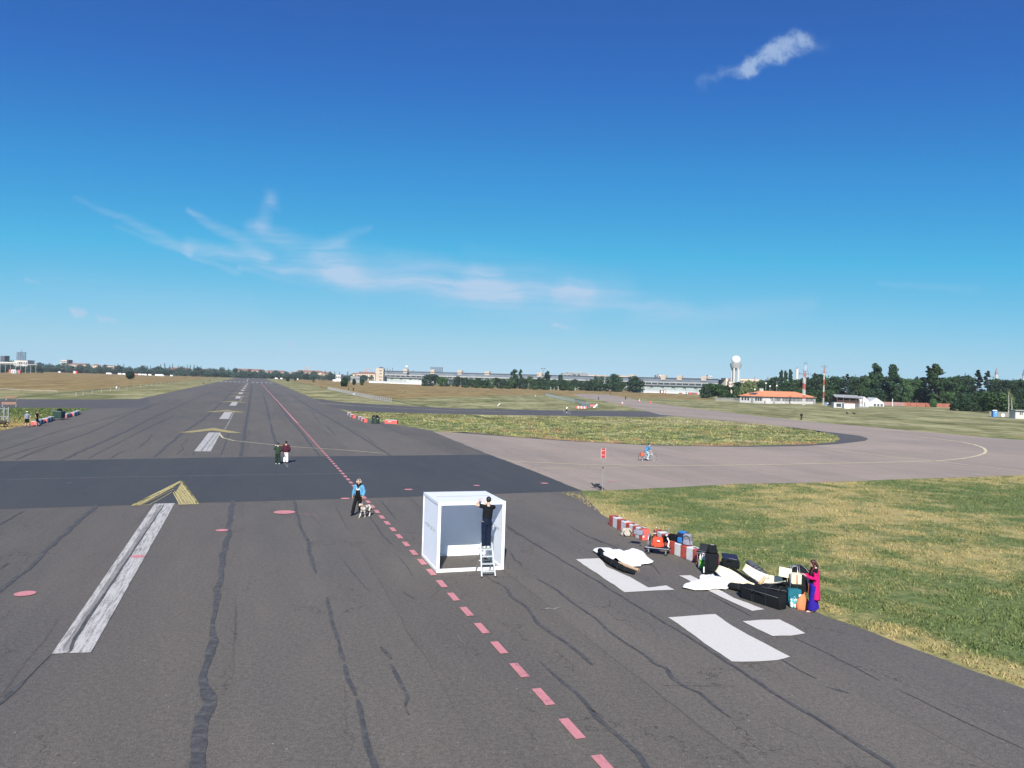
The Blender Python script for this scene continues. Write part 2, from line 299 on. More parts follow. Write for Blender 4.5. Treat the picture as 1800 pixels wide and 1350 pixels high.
# ------------------------------------------------------------------ mesh building
def setp(o, label=None, cat=None, group=None, kind=None):
    if label: o['label'] = label
    if cat: o['category'] = cat
    if group: o['group'] = group
    if kind: o['kind'] = kind
    return o
class MB:
    def __init__(s): s.V = []; s.F = []; s.I = []; s.m = 0; s.T = None
    def add(s, vs, fs, m=None):
        n = len(s.V)
        for v in vs:
            v = Vector(v)
            if s.T is not None: v = s.T @ v
            s.V.append(tuple(v))
        for f in fs: s.F.append(tuple(i + n for i in f)); s.I.append(s.m if m is None else m)
    def box(s, c, d, rz=0., R=None, m=None, taper=1.):
        R = R or Matrix.Rotation(rz, 3, 'Z'); c = Vector(c); vs = []
        for z in (-.5, .5):
            k = taper if z > 0 else 1
            for x, y in ((-.5, -.5), (.5, -.5), (.5, .5), (-.5, .5)): vs.append(c + R @ Vector((x * d[0] * k, y * d[1] * k, z * d[2])))
        s.add(vs, [(3, 2, 1, 0), (4, 5, 6, 7), (0, 1, 5, 4), (1, 2, 6, 5), (2, 3, 7, 6), (3, 0, 4, 7)], m)
    def rbox(s, c, d, r=.03, rz=0., R=None, m=None, n=3):       # box with rounded vertical and horizontal edges (pillow-like)
        R = R or Matrix.Rotation(rz, 3, 'Z'); c = Vector(c); nu, nv = 16, 10; e = r
        vs = []; fs = []
        ex = max(.08, min(.9, e))
        def sg(w, p): return math.copysign(abs(w) ** p, w)
        for j in range(nv + 1):
            ph = -math.pi / 2 + math.pi * j / nv
            for i in range(nu):
                th = 2 * math.pi * i / nu + math.pi / nu
                x = sg(math.cos(ph), ex) * sg(math.cos(th), ex); y = sg(math.cos(ph), ex) * sg(math.sin(th), ex); z = sg(math.sin(ph), ex)
                vs.append(c + R @ Vector((x * d[0] / 2, y * d[1] / 2, z * d[2] / 2)))
        for j in range(nv):
            for i in range(nu): fs.append((j * nu + i, j * nu + (i + 1) % nu, (j + 1) * nu + (i + 1) % nu, (j + 1) * nu + i))
        s.add(vs, fs, m)
    def loft(s, pts, rx, ry=None, side=(1, 0, 0), n=10, m=None, closed=True, dome=True):
        pts = [Vector(p) for p in pts]; ry = ry or rx; k = len(pts)
        if not isinstance(rx, (list, tuple)): rx = [rx] * k
        if not isinstance(ry, (list, tuple)): ry = [ry] * k
        P = []; RX = []; RY = []; TT = []
        tg = [(pts[min(i + 1, k - 1)] - pts[max(i - 1, 0)]).normalized() for i in range(k)]
        if dome:
            for f in (.97, .7, .4):
                q = math.sqrt(1 - f * f); P.append(pts[0] - tg[0] * min(rx[0], ry[0]) * f); RX.append(rx[0] * q); RY.append(ry[0] * q); TT.append(tg[0])
        for i in range(k): P.append(pts[i]); RX.append(rx[i]); RY.append(ry[i]); TT.append(tg[i])
        if dome:
            for f in (.4, .7, .97):
                q = math.sqrt(1 - f * f); P.append(pts[-1] + tg[-1] * min(rx[-1], ry[-1]) * f); RX.append(rx[-1] * q); RY.append(ry[-1] * q); TT.append(tg[-1])
        vs = []; fs = []; sd = Vector(side)
        for p, a, b, t in zip(P, RX, RY, TT):
            x = sd - t * sd.dot(t)
            if x.length < .1: x = Vector((0, 1, 0)) - t * t.y
            if x.length < .1: x = Vector((0, 0, 1)) - t * t.z
            x.normalize(); y = t.cross(x)
            for i in range(n):
                th = 2 * math.pi * i / n; vs.append(p + x * math.cos(th) * a + y * math.sin(th) * b)
        for j in range(len(P) - 1):
            for i in range(n): fs.append((j * n + i, j * n + (i + 1) % n, (j + 1) * n + (i + 1) % n, (j + 1) * n + i))
        fs.append(tuple(range(n - 1, -1, -1))); fs.append(tuple(range((len(P) - 1) * n, len(P) * n)))
        s.add(vs, fs, m)
    def tube(s, pts, r, n=6, m=None): s.loft(pts, r, n=n, m=m, dome=False)
    def ell(s, c, r, rot=None, nu=14, nv=9, m=None):
        c = Vector(c); vs = [c + (rot @ Vector((0, 0, -r[2])) if rot else Vector((0, 0, -r[2])))]; fs = []
        for j in range(1, nv):
            ph = -math.pi / 2 + math.pi * j / nv
            for i in range(nu):
                th = 2 * math.pi * i / nu; v = Vector((math.cos(ph) * math.cos(th) * r[0], math.cos(ph) * math.sin(th) * r[1], math.sin(ph) * r[2]))
                vs.append(c + (rot @ v if rot else v))
        v = Vector((0, 0, r[2])); vs.append(c + (rot @ v if rot else v)); L = len(vs) - 1
        for i in range(nu):
            fs.append((0, 1 + (i + 1) % nu, 1 + i)); fs.append((L, L - nu + i, L - nu + (i + 1) % nu))
            for j in range(nv - 2): a = 1 + j * nu; fs.append((a + i, a + (i + 1) % nu, a + nu + (i + 1) % nu, a + nu + i))
        s.add(vs, fs, m)
    def prism(s, poly, z0, z1, m=None):
        n = len(poly); vs = [(p[0], p[1], z0) for p in poly] + [(p[0], p[1], z1) for p in poly]
        fs = [tuple(range(n - 1, -1, -1)), tuple(range(n, 2 * n))] + [(i, (i + 1) % n, n + (i + 1) % n, n + i) for i in range(n)]
        s.add(vs, fs, m)
    def lathe(s, prof, c=(0, 0, 0), n=20, m=None):
        vs = []; fs = []; c = Vector(c)
        for r, z in prof:
            for i in range(n): th = 2 * math.pi * i / n; vs.append(c + Vector((r * math.cos(th), r * math.sin(th), z)))
        for j in range(len(prof) - 1):
            for i in range(n): fs.append((j * n + i, j * n + (i + 1) % n, (j + 1) * n + (i + 1) % n, (j + 1) * n + i))
        fs.append(tuple(range(n - 1, -1, -1))); fs.append(tuple(range((len(prof) - 1) * n, len(prof) * n)))
        s.add(vs, fs, m)
    def mesh(s, name):
        me = bpy.data.meshes.new(name); me.from_pydata(s.V, [], s.F); me.polygons.foreach_set('material_index', s.I); me.update(); return me
    def build(s, name, mats, parent=None, smooth=False, loc=None, bevel=0):
        me = s.mesh(name)
        for m in (mats if isinstance(mats, (list, tuple)) else [mats]): me.materials.append(m)
        if smooth:
            me.polygons.foreach_set('use_smooth', [True] * len(me.polygons))
        o = bpy.data.objects.new(name, me); COL.objects.link(o)
        if parent: o.parent = parent
        if loc is not None: o.location = loc
        if bevel:
            bv = o.modifiers.new('bevel', 'BEVEL'); bv.width = bevel; bv.segments = 2; bv.limit_method = 'ANGLE'
        return o
    def remesh(s, name, mats, parent=None, voxel=.012, smooth=2, matfn=None):
        me = s.mesh('tmp'); t = bpy.data.objects.new('tmp', me); COL.objects.link(t)
        r = t.modifiers.new('r', 'REMESH'); r.mode = 'VOXEL'; r.voxel_size = voxel
        if smooth: q = t.modifiers.new('s', 'SMOOTH'); q.factor = .5; q.iterations = smooth
        dg = bpy.context.evaluated_depsgraph_get(); dg.update()
        nm = bpy.data.meshes.new_from_object(t.evaluated_get(dg)); nm.name = name
        bpy.data.objects.remove(t); bpy.data.meshes.remove(me)
        nm.materials.clear()
        for m in (mats if isinstance(mats, (list, tuple)) else [mats]): nm.materials.append(m)
        n = len(nm.polygons); nm.polygons.foreach_set('use_smooth', [True] * n)
        if matfn:
            c = np.zeros(n * 3); nm.polygons.foreach_get('center', c); idx = matfn(c.reshape(-1, 3)); nm.polygons.foreach_set('material_index', idx.astype(np.int32))
        else: nm.polygons.foreach_set('material_index', [0] * n)
        nm.update()
        o = bpy.data.objects.new(name, nm); COL.objects.link(o)
        if parent: o.parent = parent
        return o
def thing(name, label, cat, loc=(0, 0, 0), rz=0., group=None, scale=1.):
    o = bpy.data.objects.new(name, None); COL.objects.link(o); o.location = loc; o.rotation_euler = (0, 0, rz); o.scale = (scale,) * 3
    o.empty_display_size = .2
    return setp(o, label, cat, group)
def copy_tree(o, loc=None, rz=None, label=None, scale=None, parent=None):
    c = o.copy(); COL.objects.link(c)
    if parent: c.parent = parent
    if loc is not None: c.location = loc
    if rz is not None: c.rotation_euler = (0, 0, rz)
    if scale is not None: c.scale = scale if hasattr(scale, '__len__') else (scale,) * 3
    if label: c['label'] = label
    for ch in list(o.children): copy_tree(ch, parent=c)
    return c
def face_rz(d): return math.atan2(-d[0], d[1])       # rotation that turns local +Y to direction d

# ------------------------------------------------------------------ ground, runway, taxiways (the setting)
ASA = (.150, .133, .114); ASB = (.124, .114, .103); ASC = (.180, .157, .133)
m_run = paved('runway_asphalt', ASA, ASB, ASC, speck=.75)
m_band = paved('new_asphalt', (.062, .068, .074), (.071, .075, .079), (.082, .082, .083), speck=.4, lanes=False)
m_side = paved('taxi_asphalt', (.105, .1, .1), (.12, .112, .106), (.09, .088, .09), speck=.35, lanes=False)
m_conc = paved('taxiway_concrete', (.40, .322, .262), (.335, .275, .232), (.45, .365, .295), speck=.34, lanes=False, joints=7.5)
m_turf = turf('turf')
m_tar = M('crack_sealant', (.062, .061, .060), .7, .3, 9., coord='world', col2=(.09, .085, .08), c2scale=3., c2lo=.42, c2hi=.62)
m_white = paint('worn_white_paint', (.56, .53, .50), (.16, .15, .14), .34, .56, (2.4, .16), 5.)
m_wclean = paint('white_block_paint', (.66, .63, .58), (.25, .24, .22), .16, .36, (.5, .5), 3.)
m_wthin = paint('thin_white_paint', (.36, .34, .31), (.1, .095, .092), .36, .52)
m_yel = paint('worn_yellow_paint', (.56, .45, .17), (.10, .10, .085), .36, .60, (3.2, .3), 4.)
m_ythin = paint('thin_yellow_paint', (.66, .58, .36), (.2, .18, .15), .26, .44)
m_pink = paint('pink_paint', (.62, .25, .265), (.2, .13, .12), .26, .50, (1., .5), 4., alpha=.98)

def wob(p, amp, sc):
    v = noise.noise_vector(Vector((p[0] * sc, p[1] * sc, 3.3))) + .5 * noise.noise_vector(Vector((p[0] * sc * 3.1, p[1] * sc * 3.1, 7.3)))
    return Vector((p[0] + v.x * amp, p[1] + v.y * amp, 0))
def outline(pts, step=.5, amp=.0, sc=.5):
    out = []; n = len(pts)
    for i in range(n):
        a, b = Vector(pts[i]), Vector(pts[(i + 1) % n]); a.z = b.z = 0
        dist = max(20., min(a.length, b.length)); st = step * dist / 40
        k = max(1, min(400, int((b - a).length / st)))
        for j in range(k):
            p = a.lerp(b, j / k); out.append(wob(p, amp * (1 + p.length * .006), sc) if amp else p)
    return out
def sheet(name, pts, z, mat, amp=0., step=.5, sc=.5, label=None):
    ps = outline(pts, step, amp, sc)
    bm = bmesh.new(); vs = [bm.verts.new((p.x, p.y, z)) for p in ps]
    f = bm.faces.new(vs); bmesh.ops.triangulate(bm, faces=[f], quad_method='BEAUTY', ngon_method='EAR_CLIP')
    bmesh.ops.recalc_face_normals(bm, faces=bm.faces)
    for f in bm.faces:
        if f.normal.z < 0: f.normal_flip()
    me = bpy.data.meshes.new(name); bm.to_mesh(me); bm.free(); me.materials.append(mat)
    o = bpy.data.objects.new(name, me); COL.objects.link(o); return setp(o, kind='structure')
gp = lambda l: [G(*p) for p in l]

g = MB(); R_ = 30000.
g.add([(-R_, -R_, 0), (R_, -R_, 0), (R_, R_, 0), (-R_, R_, 0)], [(0, 1, 2, 3)]); setp(g.build('ground', m_turf), kind='structure')
# runway strip: straight edges that the turf has crept over
run = [RW(s, -26.9 - .2 * math.sin(s * .03)) for s in (-45, 0, 40, 99, 154, 207, 400, 700, 1557)] + [RW(s, t) for s, t in ((1557, 20), (1091, 19.5), (400, 18.5), (210, 17.7), (130, 18), (103, 23.3), (69.7, 23.), (46.4, 20.5), (37.5, 17.95), (19.4, 17.1), (13.7, 17.7), (-45, 18))]
sheet('runway', run, .004, m_run, .10, .5, .8)
band = gp([(0, 811), (430, 803.5), (860, 799.5), (940, 829), (1022, 863), (700, 874), (350, 884), (0, 895)])
bl = [G(0, 811), G(0, 895)]
band = [RW(65.7 + (-27 + 17.69) * -.09, -26.6)] + band + [RW(43.8 + 1., -26.6)]
sheet('asphalt_patch', band, .012, m_band, .03, .5, .8)
# side taxi strips in asphalt
sheet('side_taxiway', gp([(0, 701.5), (120, 702), (240, 702), (262, 699), (262, 716), (165, 718.5), (100, 716.5), (0, 716.5)]) + [G(-900, 704), G(-900, 690)], .006, m_side, .12)
sheet('side_taxiway', gp([(552, 700), (600, 707), (700, 713), (800, 718), (950, 721), (1080, 722), (1170, 724), (1200, 731), (1150, 733), (1000, 731), (850, 729), (700, 725.5), (615, 722.5), (580, 715)]), .006, m_side, .12)
# concrete taxiway curving away to the apron
conc = gp([(762, 759), (850, 764), (1000, 774), (1150, 781), (1300, 783), (1440, 779), (1470, 771), (1435, 757), (1350, 746), (1250, 737), (1160, 729), (1110, 716), (1058, 704), (1020, 698), (1008, 694),
           (1020, 692.5), (1068, 693.5), (1100, 699), (1150, 709), (1250, 722), (1350, 733), (1410, 740), (1500, 748), (1600, 757), (1800, 774.5)]) + [G(2600, 822), G(2600, 870)] + gp([(1800, 835), (1700, 839), (1600, 842), (1500, 846), (1400, 849), (1300, 850.5), (1200, 856), (1120, 860), (1060, 862), (1024, 863), (940, 829), (862, 799.5), (800, 775)])
sheet('taxiway', conc, .008, m_conc, .10, .5, .7)
sheet('shoulder', gp([(790, 760), (900, 768), (1000, 775.5), (1150, 783), (1300, 785.5), (1400, 784.5), (1470, 781), (1520, 775), (1527, 771), (1510, 766), (1470, 761), (1400, 753), (1380, 750), (1440, 758), (1460, 768), (1430, 776), (1300, 779), (1150, 777), (1000, 770), (870, 761)]), .012, m_side, .10)
infield = gp([(612, 722.6), (640, 724), (700, 727), (850, 730.5), (1000, 733), (1150, 735), (1200, 736), (1250, 740), (1350, 748), (1420, 756), (1466, 764), (1477, 771), (1470, 777), (1430, 781), (1300, 784), (1200, 783.5), (1100, 780.5), (1000, 774.5), (900, 767.5), (800, 758), (760, 752), (720, 746.5), (680, 740.5), (650, 737), (635, 731)])
sheet('infield_grass', infield, .02, m_turf, .16, .35, .9)
sheet('verge_grass', gp([(0, 717.5), (100, 717.5), (162, 718.7), (140, 723), (110, 731), (70, 741), (45, 748), (0, 758)]) + [G(-900, 860), G(-900, 706)], .02, m_turf, .14, .35, .9)

# painted markings
def marking(name, polys, z, mat, amp=0.):
    m = MB()
    for pl in polys:
        pl = [Vector((p[0], p[1], z)) for p in pl]
        m.add(pl, [tuple(range(len(pl)))])
    o = m.build(name, mat)
    bm = bmesh.new(); bm.from_mesh(o.data); bmesh.ops.triangulate(bm, faces=bm.faces)
    for f in bm.faces:
        if f.normal.z < 0: f.normal_flip()
    bm.to_mesh(o.data); bm.free(); return setp(o, kind='structure')
def ribbon(pl, wpx, z=0, jitter=.22, seedk=0., mul=1.):
    # pl: list of (x, y[, width px]) read off the photo -> polygon on the ground, ragged edges
    pts = []; ws = []
    cw = wpx
    for q in pl:
        p = G(q[0], q[1]); cw = q[2] if len(q) > 2 else cw; pts.append(p); ws.append(cw * p.y / F * mul)
    P = []; Wd = []
    for i in range(len(pts) - 1):
        a, b = pts[i], pts[i + 1]; k = max(1, min(60, int((b - a).length / (.28 * max(1, a.y / 25)))))
        for j in range(k):
            t = j / k; P.append(a.lerp(b, t)); Wd.append(ws[i] * (1 - t) + ws[i + 1] * t)
    P.append(pts[-1]); Wd.append(ws[-1]); L = []; Rr = []
    for i, p in enumerate(P):
        d = (P[min(i + 1, len(P) - 1)] - P[max(i - 1, 0)]); d.z = 0; d.normalize(); n = Vector((d.y, -d.x, 0))
        q = Vector((p.x * 1.1, p.y * 1.1, seedk)); off = noise.noise(q * .7) * Wd[i] * 2.2 * jitter
        w1 = Wd[i] * .5 * (1 + jitter * 1.8 * noise.noise(q * 2.7)); w2 = Wd[i] * .5 * (1 + jitter * 1.8 * noise.noise(q * 2.7 + Vector((9, 9, 9))))
        if i in (0, len(P) - 1): w1 *= .5; w2 *= .5
        L.append(p + n * (off + w1)); Rr.append(p + n * (off - w2))
    return L, Rr
def ribbons(name, lines, z, mat, jitter=.22, mul=1.):
    m = MB()
    for k, (w, pl) in enumerate(lines):
        L, Rr = ribbon(pl, w, 0, jitter, k * 3.7, mul); n = len(L)
        m.add([Vector((p.x, p.y, z)) for p in L] + [Vector((p.x, p.y, z)) for p in Rr], [(i, i + 1, n + i + 1, n + i) for i in range(n - 1)])
        for i in range(len(m.F)):
            pass
    o = m.build(name, mat)
    bm = bmesh.new(); bm.from_mesh(o.data)
    for f in bm.faces:
        if f.normal.z < 0: f.normal_flip()
    bm.to_mesh(o.data); bm.free(); return setp(o, kind='structure')

cracks = [(8, [(408, 880, 9), (402, 930, 9), (394, 980, 11), (388, 1010, 9), (381, 1045, 13), (377, 1075, 8), (374, 1100, 7), (372, 1130, 15), (370, 1150, 20), (361, 1178, 10), (364, 1200, 18), (360, 1235, 24), (354, 1270, 27), (349, 1310, 30), (344, 1365, 33)]),
 (5, [(517, 880), (522, 905, 6), (530, 930, 5), (541, 955, 7), (549, 985, 7), (556, 1008, 5)]),
 (6, [(574, 1050, 6), (580, 1085, 7), (590, 1118, 8), (595, 1130, 4), (600, 1150, 9), (607, 1163, 8)]), (8, [(607, 1168, 9), (614, 1195, 9), (625, 1224, 10)]), (9, [(627, 1230, 11), (638, 1275, 11), (650, 1310, 12), (668, 1362, 14)]),
 (7, [(668, 1137, 6), (680, 1150, 9), (686, 1160, 8)]), (7, [(688, 1168, 8), (699, 1190, 10), (708, 1205, 9), (719, 1226, 9), (713, 1243, 9)]), (8, [(711, 1246, 8), (718, 1258, 9)]),
 (5, [(855, 1012, 3), (868, 1022, 4), (888, 1032, 6), (905, 1053, 7), (930, 1069, 7), (945, 1095, 7), (965, 1110, 7), (1000, 1132, 8), (1018, 1150, 9), (1037, 1170, 10)]),
 (4, [(944, 1018, 4), (962, 1026, 5), (980, 1038, 5), (1010, 1063, 5), (1047, 1087, 5), (1070, 1110, 6), (1100, 1131, 6), (1131, 1151, 6), (1150, 1167, 7), (1172, 1176, 9), (1184, 1193, 10), (1205, 1208, 7), (1232, 1219, 7), (1254, 1240, 7), (1285, 1263, 5)]),
 (4, [(886, 921, 3), (930, 950, 4), (983, 982, 4), (1050, 1022, 5), (1100, 1054, 5), (1178, 1100, 6), (1236, 1137, 7), (1318, 1190, 8), (1372, 1227, 8), (1434, 1262, 9), (1508, 1310, 10), (1585, 1358, 12)]),
 (5, [(948, 1162, 2), (962, 1176, 3), (977, 1188, 7), (992, 1202, 8), (1007, 1213, 8), (1030, 1240, 9), (1048, 1262, 11), (1067, 1277, 9), (1100, 1308, 10), (1123, 1328, 13), (1142, 1360, 16)]),
 (4, [(1033, 1246, 3), (1048, 1254, 5), (1062, 1264, 4)]),
 (4, [(1372, 1159, 3), (1400, 1176, 5), (1434, 1194, 3)]), (3, [(1040, 945, 2), (1088, 965, 3), (1149, 995, 3), (1160, 1010, 2)]), (3, [(1000, 924, 2), (1029, 941, 2), (1060, 955, 2)]),
 (3, [(1245, 1045, 2), (1282, 1063, 3), (1320, 1083, 3)]), (2, [(1396, 1122, 2), (1450, 1147, 2.5), (1500, 1172, 2.5), (1547, 1198, 2)]), (2, [(1570, 1210, 1), (1605, 1225, 2), (1691, 1268, 2.5), (1742, 1291, 2.5), (1810, 1322, 2)]),
 (7, [(-20, 1052, 8), (0, 1040, 8), (42, 1008, 8), (97, 953, 8), (139, 915, 9), (172, 888, 9)]), (9, [(-10, 1246, 11), (20, 1216, 12), (44, 1196, 10)]), (3, [(44, 1196, 3), (90, 1151, 2)]), (5, [(-10, 928, 5), (42, 898, 4)]),
 (5, [(0, 1000, 8), (16, 990, 3)]),
 (6, [(109, 809, 6), (155, 788, 6), (218, 760, 4.5), (265, 735, 3), (287, 726, 2.4), (340, 702, 1.8), (392, 679, 1.2)]), (5, [(272, 803, 5), (322, 760, 4.5), (360, 735, 3.2), (390, 707, 2.5), (422, 675, 1.3)]),
 (3, [(27, 809, 3), (60, 794, 3), (160, 760, 2.6), (230, 727, 1.6), (300, 701, 1.2)]), (2, [(0, 793, 2), (96, 760, 2), (190, 735, 1.6), (270, 713, 1.2)]), (2, [(155, 806, 2), (240, 762, 2), (310, 728, 1.5)]), (3, [(193, 806, 3), (213, 794, 2.6), (232, 793, 1)]),
 (5, [(424, 802, 6), (427, 780, 5), (431, 755, 5), (435, 730, 4.2), (439, 704, 3), (443, 676, 1.8)]), (4, [(486, 790, 4), (484, 778, 4), (475, 745, 4)]), (3, [(474, 740, 3), (470, 717, 2.4), (462, 692, 1.6)]),
 (4, [(561, 801, 4), (547, 783, 3.6), (530, 760, 3.5), (511, 739, 3), (482, 700, 2.4), (462, 676, 1.4)]), (4, [(687, 801, 4), (645, 775, 4), (600, 747, 3.4), (555, 722, 2.4), (500, 687, 1.5)]), (3, [(590, 765, 2), (575, 750, 2.6), (571, 748, 1)]),
 (2, [(0, 806, 2), (60, 787, 2), (110, 775, 1)]), (2, [(338, 800, 3), (352, 783, 1.5)]), (2, [(388, 800, 2), (396, 780, 2.5), (403, 757, 1.5)]), (1.6, [(40, 803, 1.6), (80, 791, 1.6)]), (2, [(242, 788, 2), (262, 772, 2), (268, 762, 1)]), (2, [(310, 799, 2), (322, 789, 2), (318, 783, 1), (330, 772, 1.6)]),
 (2, [(700, 851, 1.6), (715, 853, 2.4), (718, 853, 1)]), (2, [(972, 853, 1.4), (980, 852, 2.4), (987, 852, 1.2)]), (1.6, [(620, 756, 1), (648, 770, 1.8), (660, 782, 1)]), (1.6, [(672, 748, 1), (700, 760, 1.8), (725, 768, 1)]), (1.4, [(550, 722, 1), (552, 730, 1.6), (564, 745, 1)]),
 (3, [(545, 905, 1), (570, 930, 1)]), (2.4, [(600, 981, 1), (618, 1005, 2.4), (650, 1040, 1.4)]), (3, [(707, 1041, 2), (720, 1048, 4), (729, 1054, 2)]), (1.4, [(725, 1015, 1), (718, 1000, 2), (700, 978, 1)]),
 (4, [(1166, 1206, 2), (1300, 1207, 1)]), (3, [(670, 880, 2), (690, 905, 2.6), (698, 915, 1)]), (3, [(630, 880, 2), (648, 905, 3), (672, 940, 3.4), (690, 958, 2)]), (2, [(893, 928, 2), (905, 937, 3), (912, 942, 3), (916, 944, 1)]), (2, [(895, 968, 1), (900, 975, 3), (905, 985, 3), (915, 990, 3), (918, 997, 1)]),
 (1.6, [(1140, 940, 1), (1190, 972, 2), (1210, 990, 1)]), (1.6, [(1060, 970, 1), (1100, 1002, 1.4)]), (3, [(1452, 1208, 1), (1475, 1214, 9), (1492, 1219, 2)])]
ribbons('crack_sealing', cracks, .017, m_tar, .3, .92)
# light scars along the seams
ribbons('seam_scars', [(1.2, [(792, 1100), (803, 1115), (815, 1133), (838, 1164), (856, 1188), (875, 1215), (888, 1237), (905, 1262), (935, 1290), (960, 1325)]), (1.3, [(1600, 1222), (1640, 1243), (1688, 1266)]), (1., [(940, 820), (960, 818)]), (3.6, [(0, 843.5), (200, 839), (400, 835.5), (640, 832)]), (3, [(505, 822), (500, 812)]), (1.1, [(1350, 1268), (1420, 1300)]), (5, [(116, 850), (124, 848)])], .016,
        paint('scar', (.20, .19, .175), (.1, .095, .09), .44, .56, (1., 1.), 5.), .5)
stripes = [[(91, 1150.5), (160, 1148), (307.5, 885), (272, 886)]]
def rwpoly(l): return [RW(s, t) for s, t in l]
SP = []
S0 = 73.3
SP.append(gp(stripes[0]))
pitch = 52.1
for k in range(0, 11):
    s = S0 + k * pitch; SP.append(rwpoly([(s, -4.78), (s, -3.42), (s + 23.2, -3.42), (s + 23.2, -4.78)]))
SP.append(rwpoly([(720, -5.6), (720, -5.0), (1450, -8.1), (1450, -8.9)]))
# threshold bars across the runway
for k in range(12):
    t = -25.6 + k * 3.62
    if abs(t + 5.6) < 1.9: continue
    SP.append(rwpoly([(676, t - 1.), (676, t + 1.), (712, t + 1.), (712, t - 1.)]))
marking('centre_line_marking', SP, .021, m_white)
ribbons('stripe_tar', [(5, [(112, 1150, 3), (124, 1146, 5), (133, 1122, 7), (150, 1096, 7), (189, 1038, 4), (230, 976, 3), (288, 888, 2)])], .025, m_tar, .14)
ribbons('stripe_wear', [(11, [(114, 1146, 14), (184, 1038, 11), (283, 888, 5)]), (2, [(352, 795, 3), (378, 762, 2)]), (1.4, [(361, 795), (384, 763)])], .023, paint('stripe_wear_asphalt', (.15, .14, .13), (.42, .39, .36), .34, .66, (2, .1), 5.), .0)
# chevron arrows
CH = []
def chev(tip, lo, li, ai, ri, ro):
    return [[tip, lo, li, ai], [tip, ai, ri, ro]]
for k in range(1, 10):
    s = 104.0 + (k - 1) * pitch - .8 * k; tt = -4.55
    CH += [[RW(a, b) for a, b in q] for q in chev((s + 1.5, tt), (s - 7.2, tt - 3.5), (s - 7.0, tt - 2.0), (s - 3.2, tt), (s - 7.0, tt + 2.0), (s - 7.2, tt + 3.5))]
CH += [[*gp(q)] for q in (((320, 845.5), (308, 868), (315, 888), (350, 887)), ((320, 845.5), (230, 890), (246, 889), (303, 858)))]
marking('arrow_marking', CH, .024, m_yel)
ribbons('arrow_outline', [(2.6, [(232, 889), (275, 867), (318, 846)]), (1., [(243, 887.5), (280, 868), (304, 856)]), (.9, [(250, 887.5), (306, 860)]), (1.1, [(264, 887), (285, 876), (303, 865)]), (2.2, [(349, 886.5), (335, 867), (320, 847)]), (1.8, [(344, 886.5), (331, 868), (318, 852)]), (1.5, [(339, 886.5), (327, 869), (316, 855)]), (1.3, [(334, 887), (323, 870), (314, 858)]), (1.2, [(329, 887), (319, 871), (311, 861)]), (2., [(321, 887.5), (314, 873), (307, 864)]), (1.6, [(315, 887.5), (310, 876), (304, 866)]), (3.2, [(302, 862), (310, 861.5)]), (2.4, [(300, 858), (316, 857)]), (3, [(232, 889.5, 2.6), (262, 888, 2.6), (268, 886)]), (3, [(313, 887.5, 2.4), (348, 886, 2.4)]), (2, [(236, 886.5), (319, 847.5)]), (2, [(320, 847), (347, 885)]), (2, [(303, 852.5), (323, 851)])], .027, paint('bright_yellow_paint', (.58, .49, .21), (.2, .17, .1), .3, .42, (2, 2), 6.), .2)
ribbons('yellow_line_marking', [(3, [(386, 763), (392, 770), (412, 775), (460, 780), (520, 786), (600, 791), (680, 797.5)]), (4.6, [(890, 811), (1020, 816.6), (1130, 818.6), (1237, 818.6), (1330, 817.5), (1410, 815.8), (1530, 813.6), (1648, 810.6), (1690, 806.5), (1713, 802.6), (1729, 798), (1734, 793.5), (1730, 788), (1716, 782.5), (1690, 777), (1648, 771.6), (1600, 767)]),
   (4.2, [(1449, 788.4), (1490, 794), (1540, 800.4), (1600, 806.6), (1650, 811.6), (1720, 820), (1830, 832)]), (3., [(950, 825), (1020, 823.4), (1060, 823.2), (1120, 821)]), (3.4, [(560, 708.3), (620, 713), (690, 717), (800, 722), (910, 724.5)])], .024, m_ythin, .15)
ribbons('white_line_marking', [(1.8, [(395, 755), (402, 743), (412, 723)]), (1.5, [(422, 705), (427, 696)]), (1.3, [(504, 743.7), (545, 744.3)]), (.9, [(545, 744.3), (575, 745.4)]), (1., [(425, 708.6), (460, 710.6), (490, 713)]), (1.1, [(478, 703.4), (500, 704.6)]),
   (3, [(1202, 813.4), (1214, 814)]), (1.3, [(1470, 1206), (1480, 1214)]), (4, [(948, 1068), (952, 1072), (966, 1070), (972, 1072), (985, 1068)])], .021, m_wthin, .3)
RD = []
k = 0
for s0, L in [(4.1 + i * 1.62, .92) for i in range(69)]:
    if s0 > 25 and False: continue
    RD.append(rwpoly([(s0, 6.20), (s0, 6.42), (s0 + L, 6.42), (s0 + L, 6.20)]))
RD.append(rwpoly([(116, 6.2), (116, 6.42), (640, 6.05), (640, 5.75)]))
marking('red_dash_marking', RD, .024, m_pink)
DT = []
for x, y, r in [(500, 901, 18.5), (390, 933, 10.5), (242, 979, 12), (44, 1044.5, 17), (607, 877, 8.5), (718, 861, 7.5), (838, 854, 6), (957, 850, 7), (1075, 846.5, 5), (1372, 828, 2.5), (1452, 846, 4)]:
    c = G(x, y); rr = r * c.y / F; DT.append([c + Vector((math.cos(a) * rr, math.sin(a) * rr, 0)) for a in np.linspace(0, 2 * math.pi, 25)[:-1]])
marking('red_dot_marking', DT, .027, m_pink)
ribbons('pink_scribble', [(1.6, [(524, 903), (530, 904.5), (536, 903.5), (541, 905.5), (548, 904.5), (558, 906.5)])], .024, m_pink, .6)
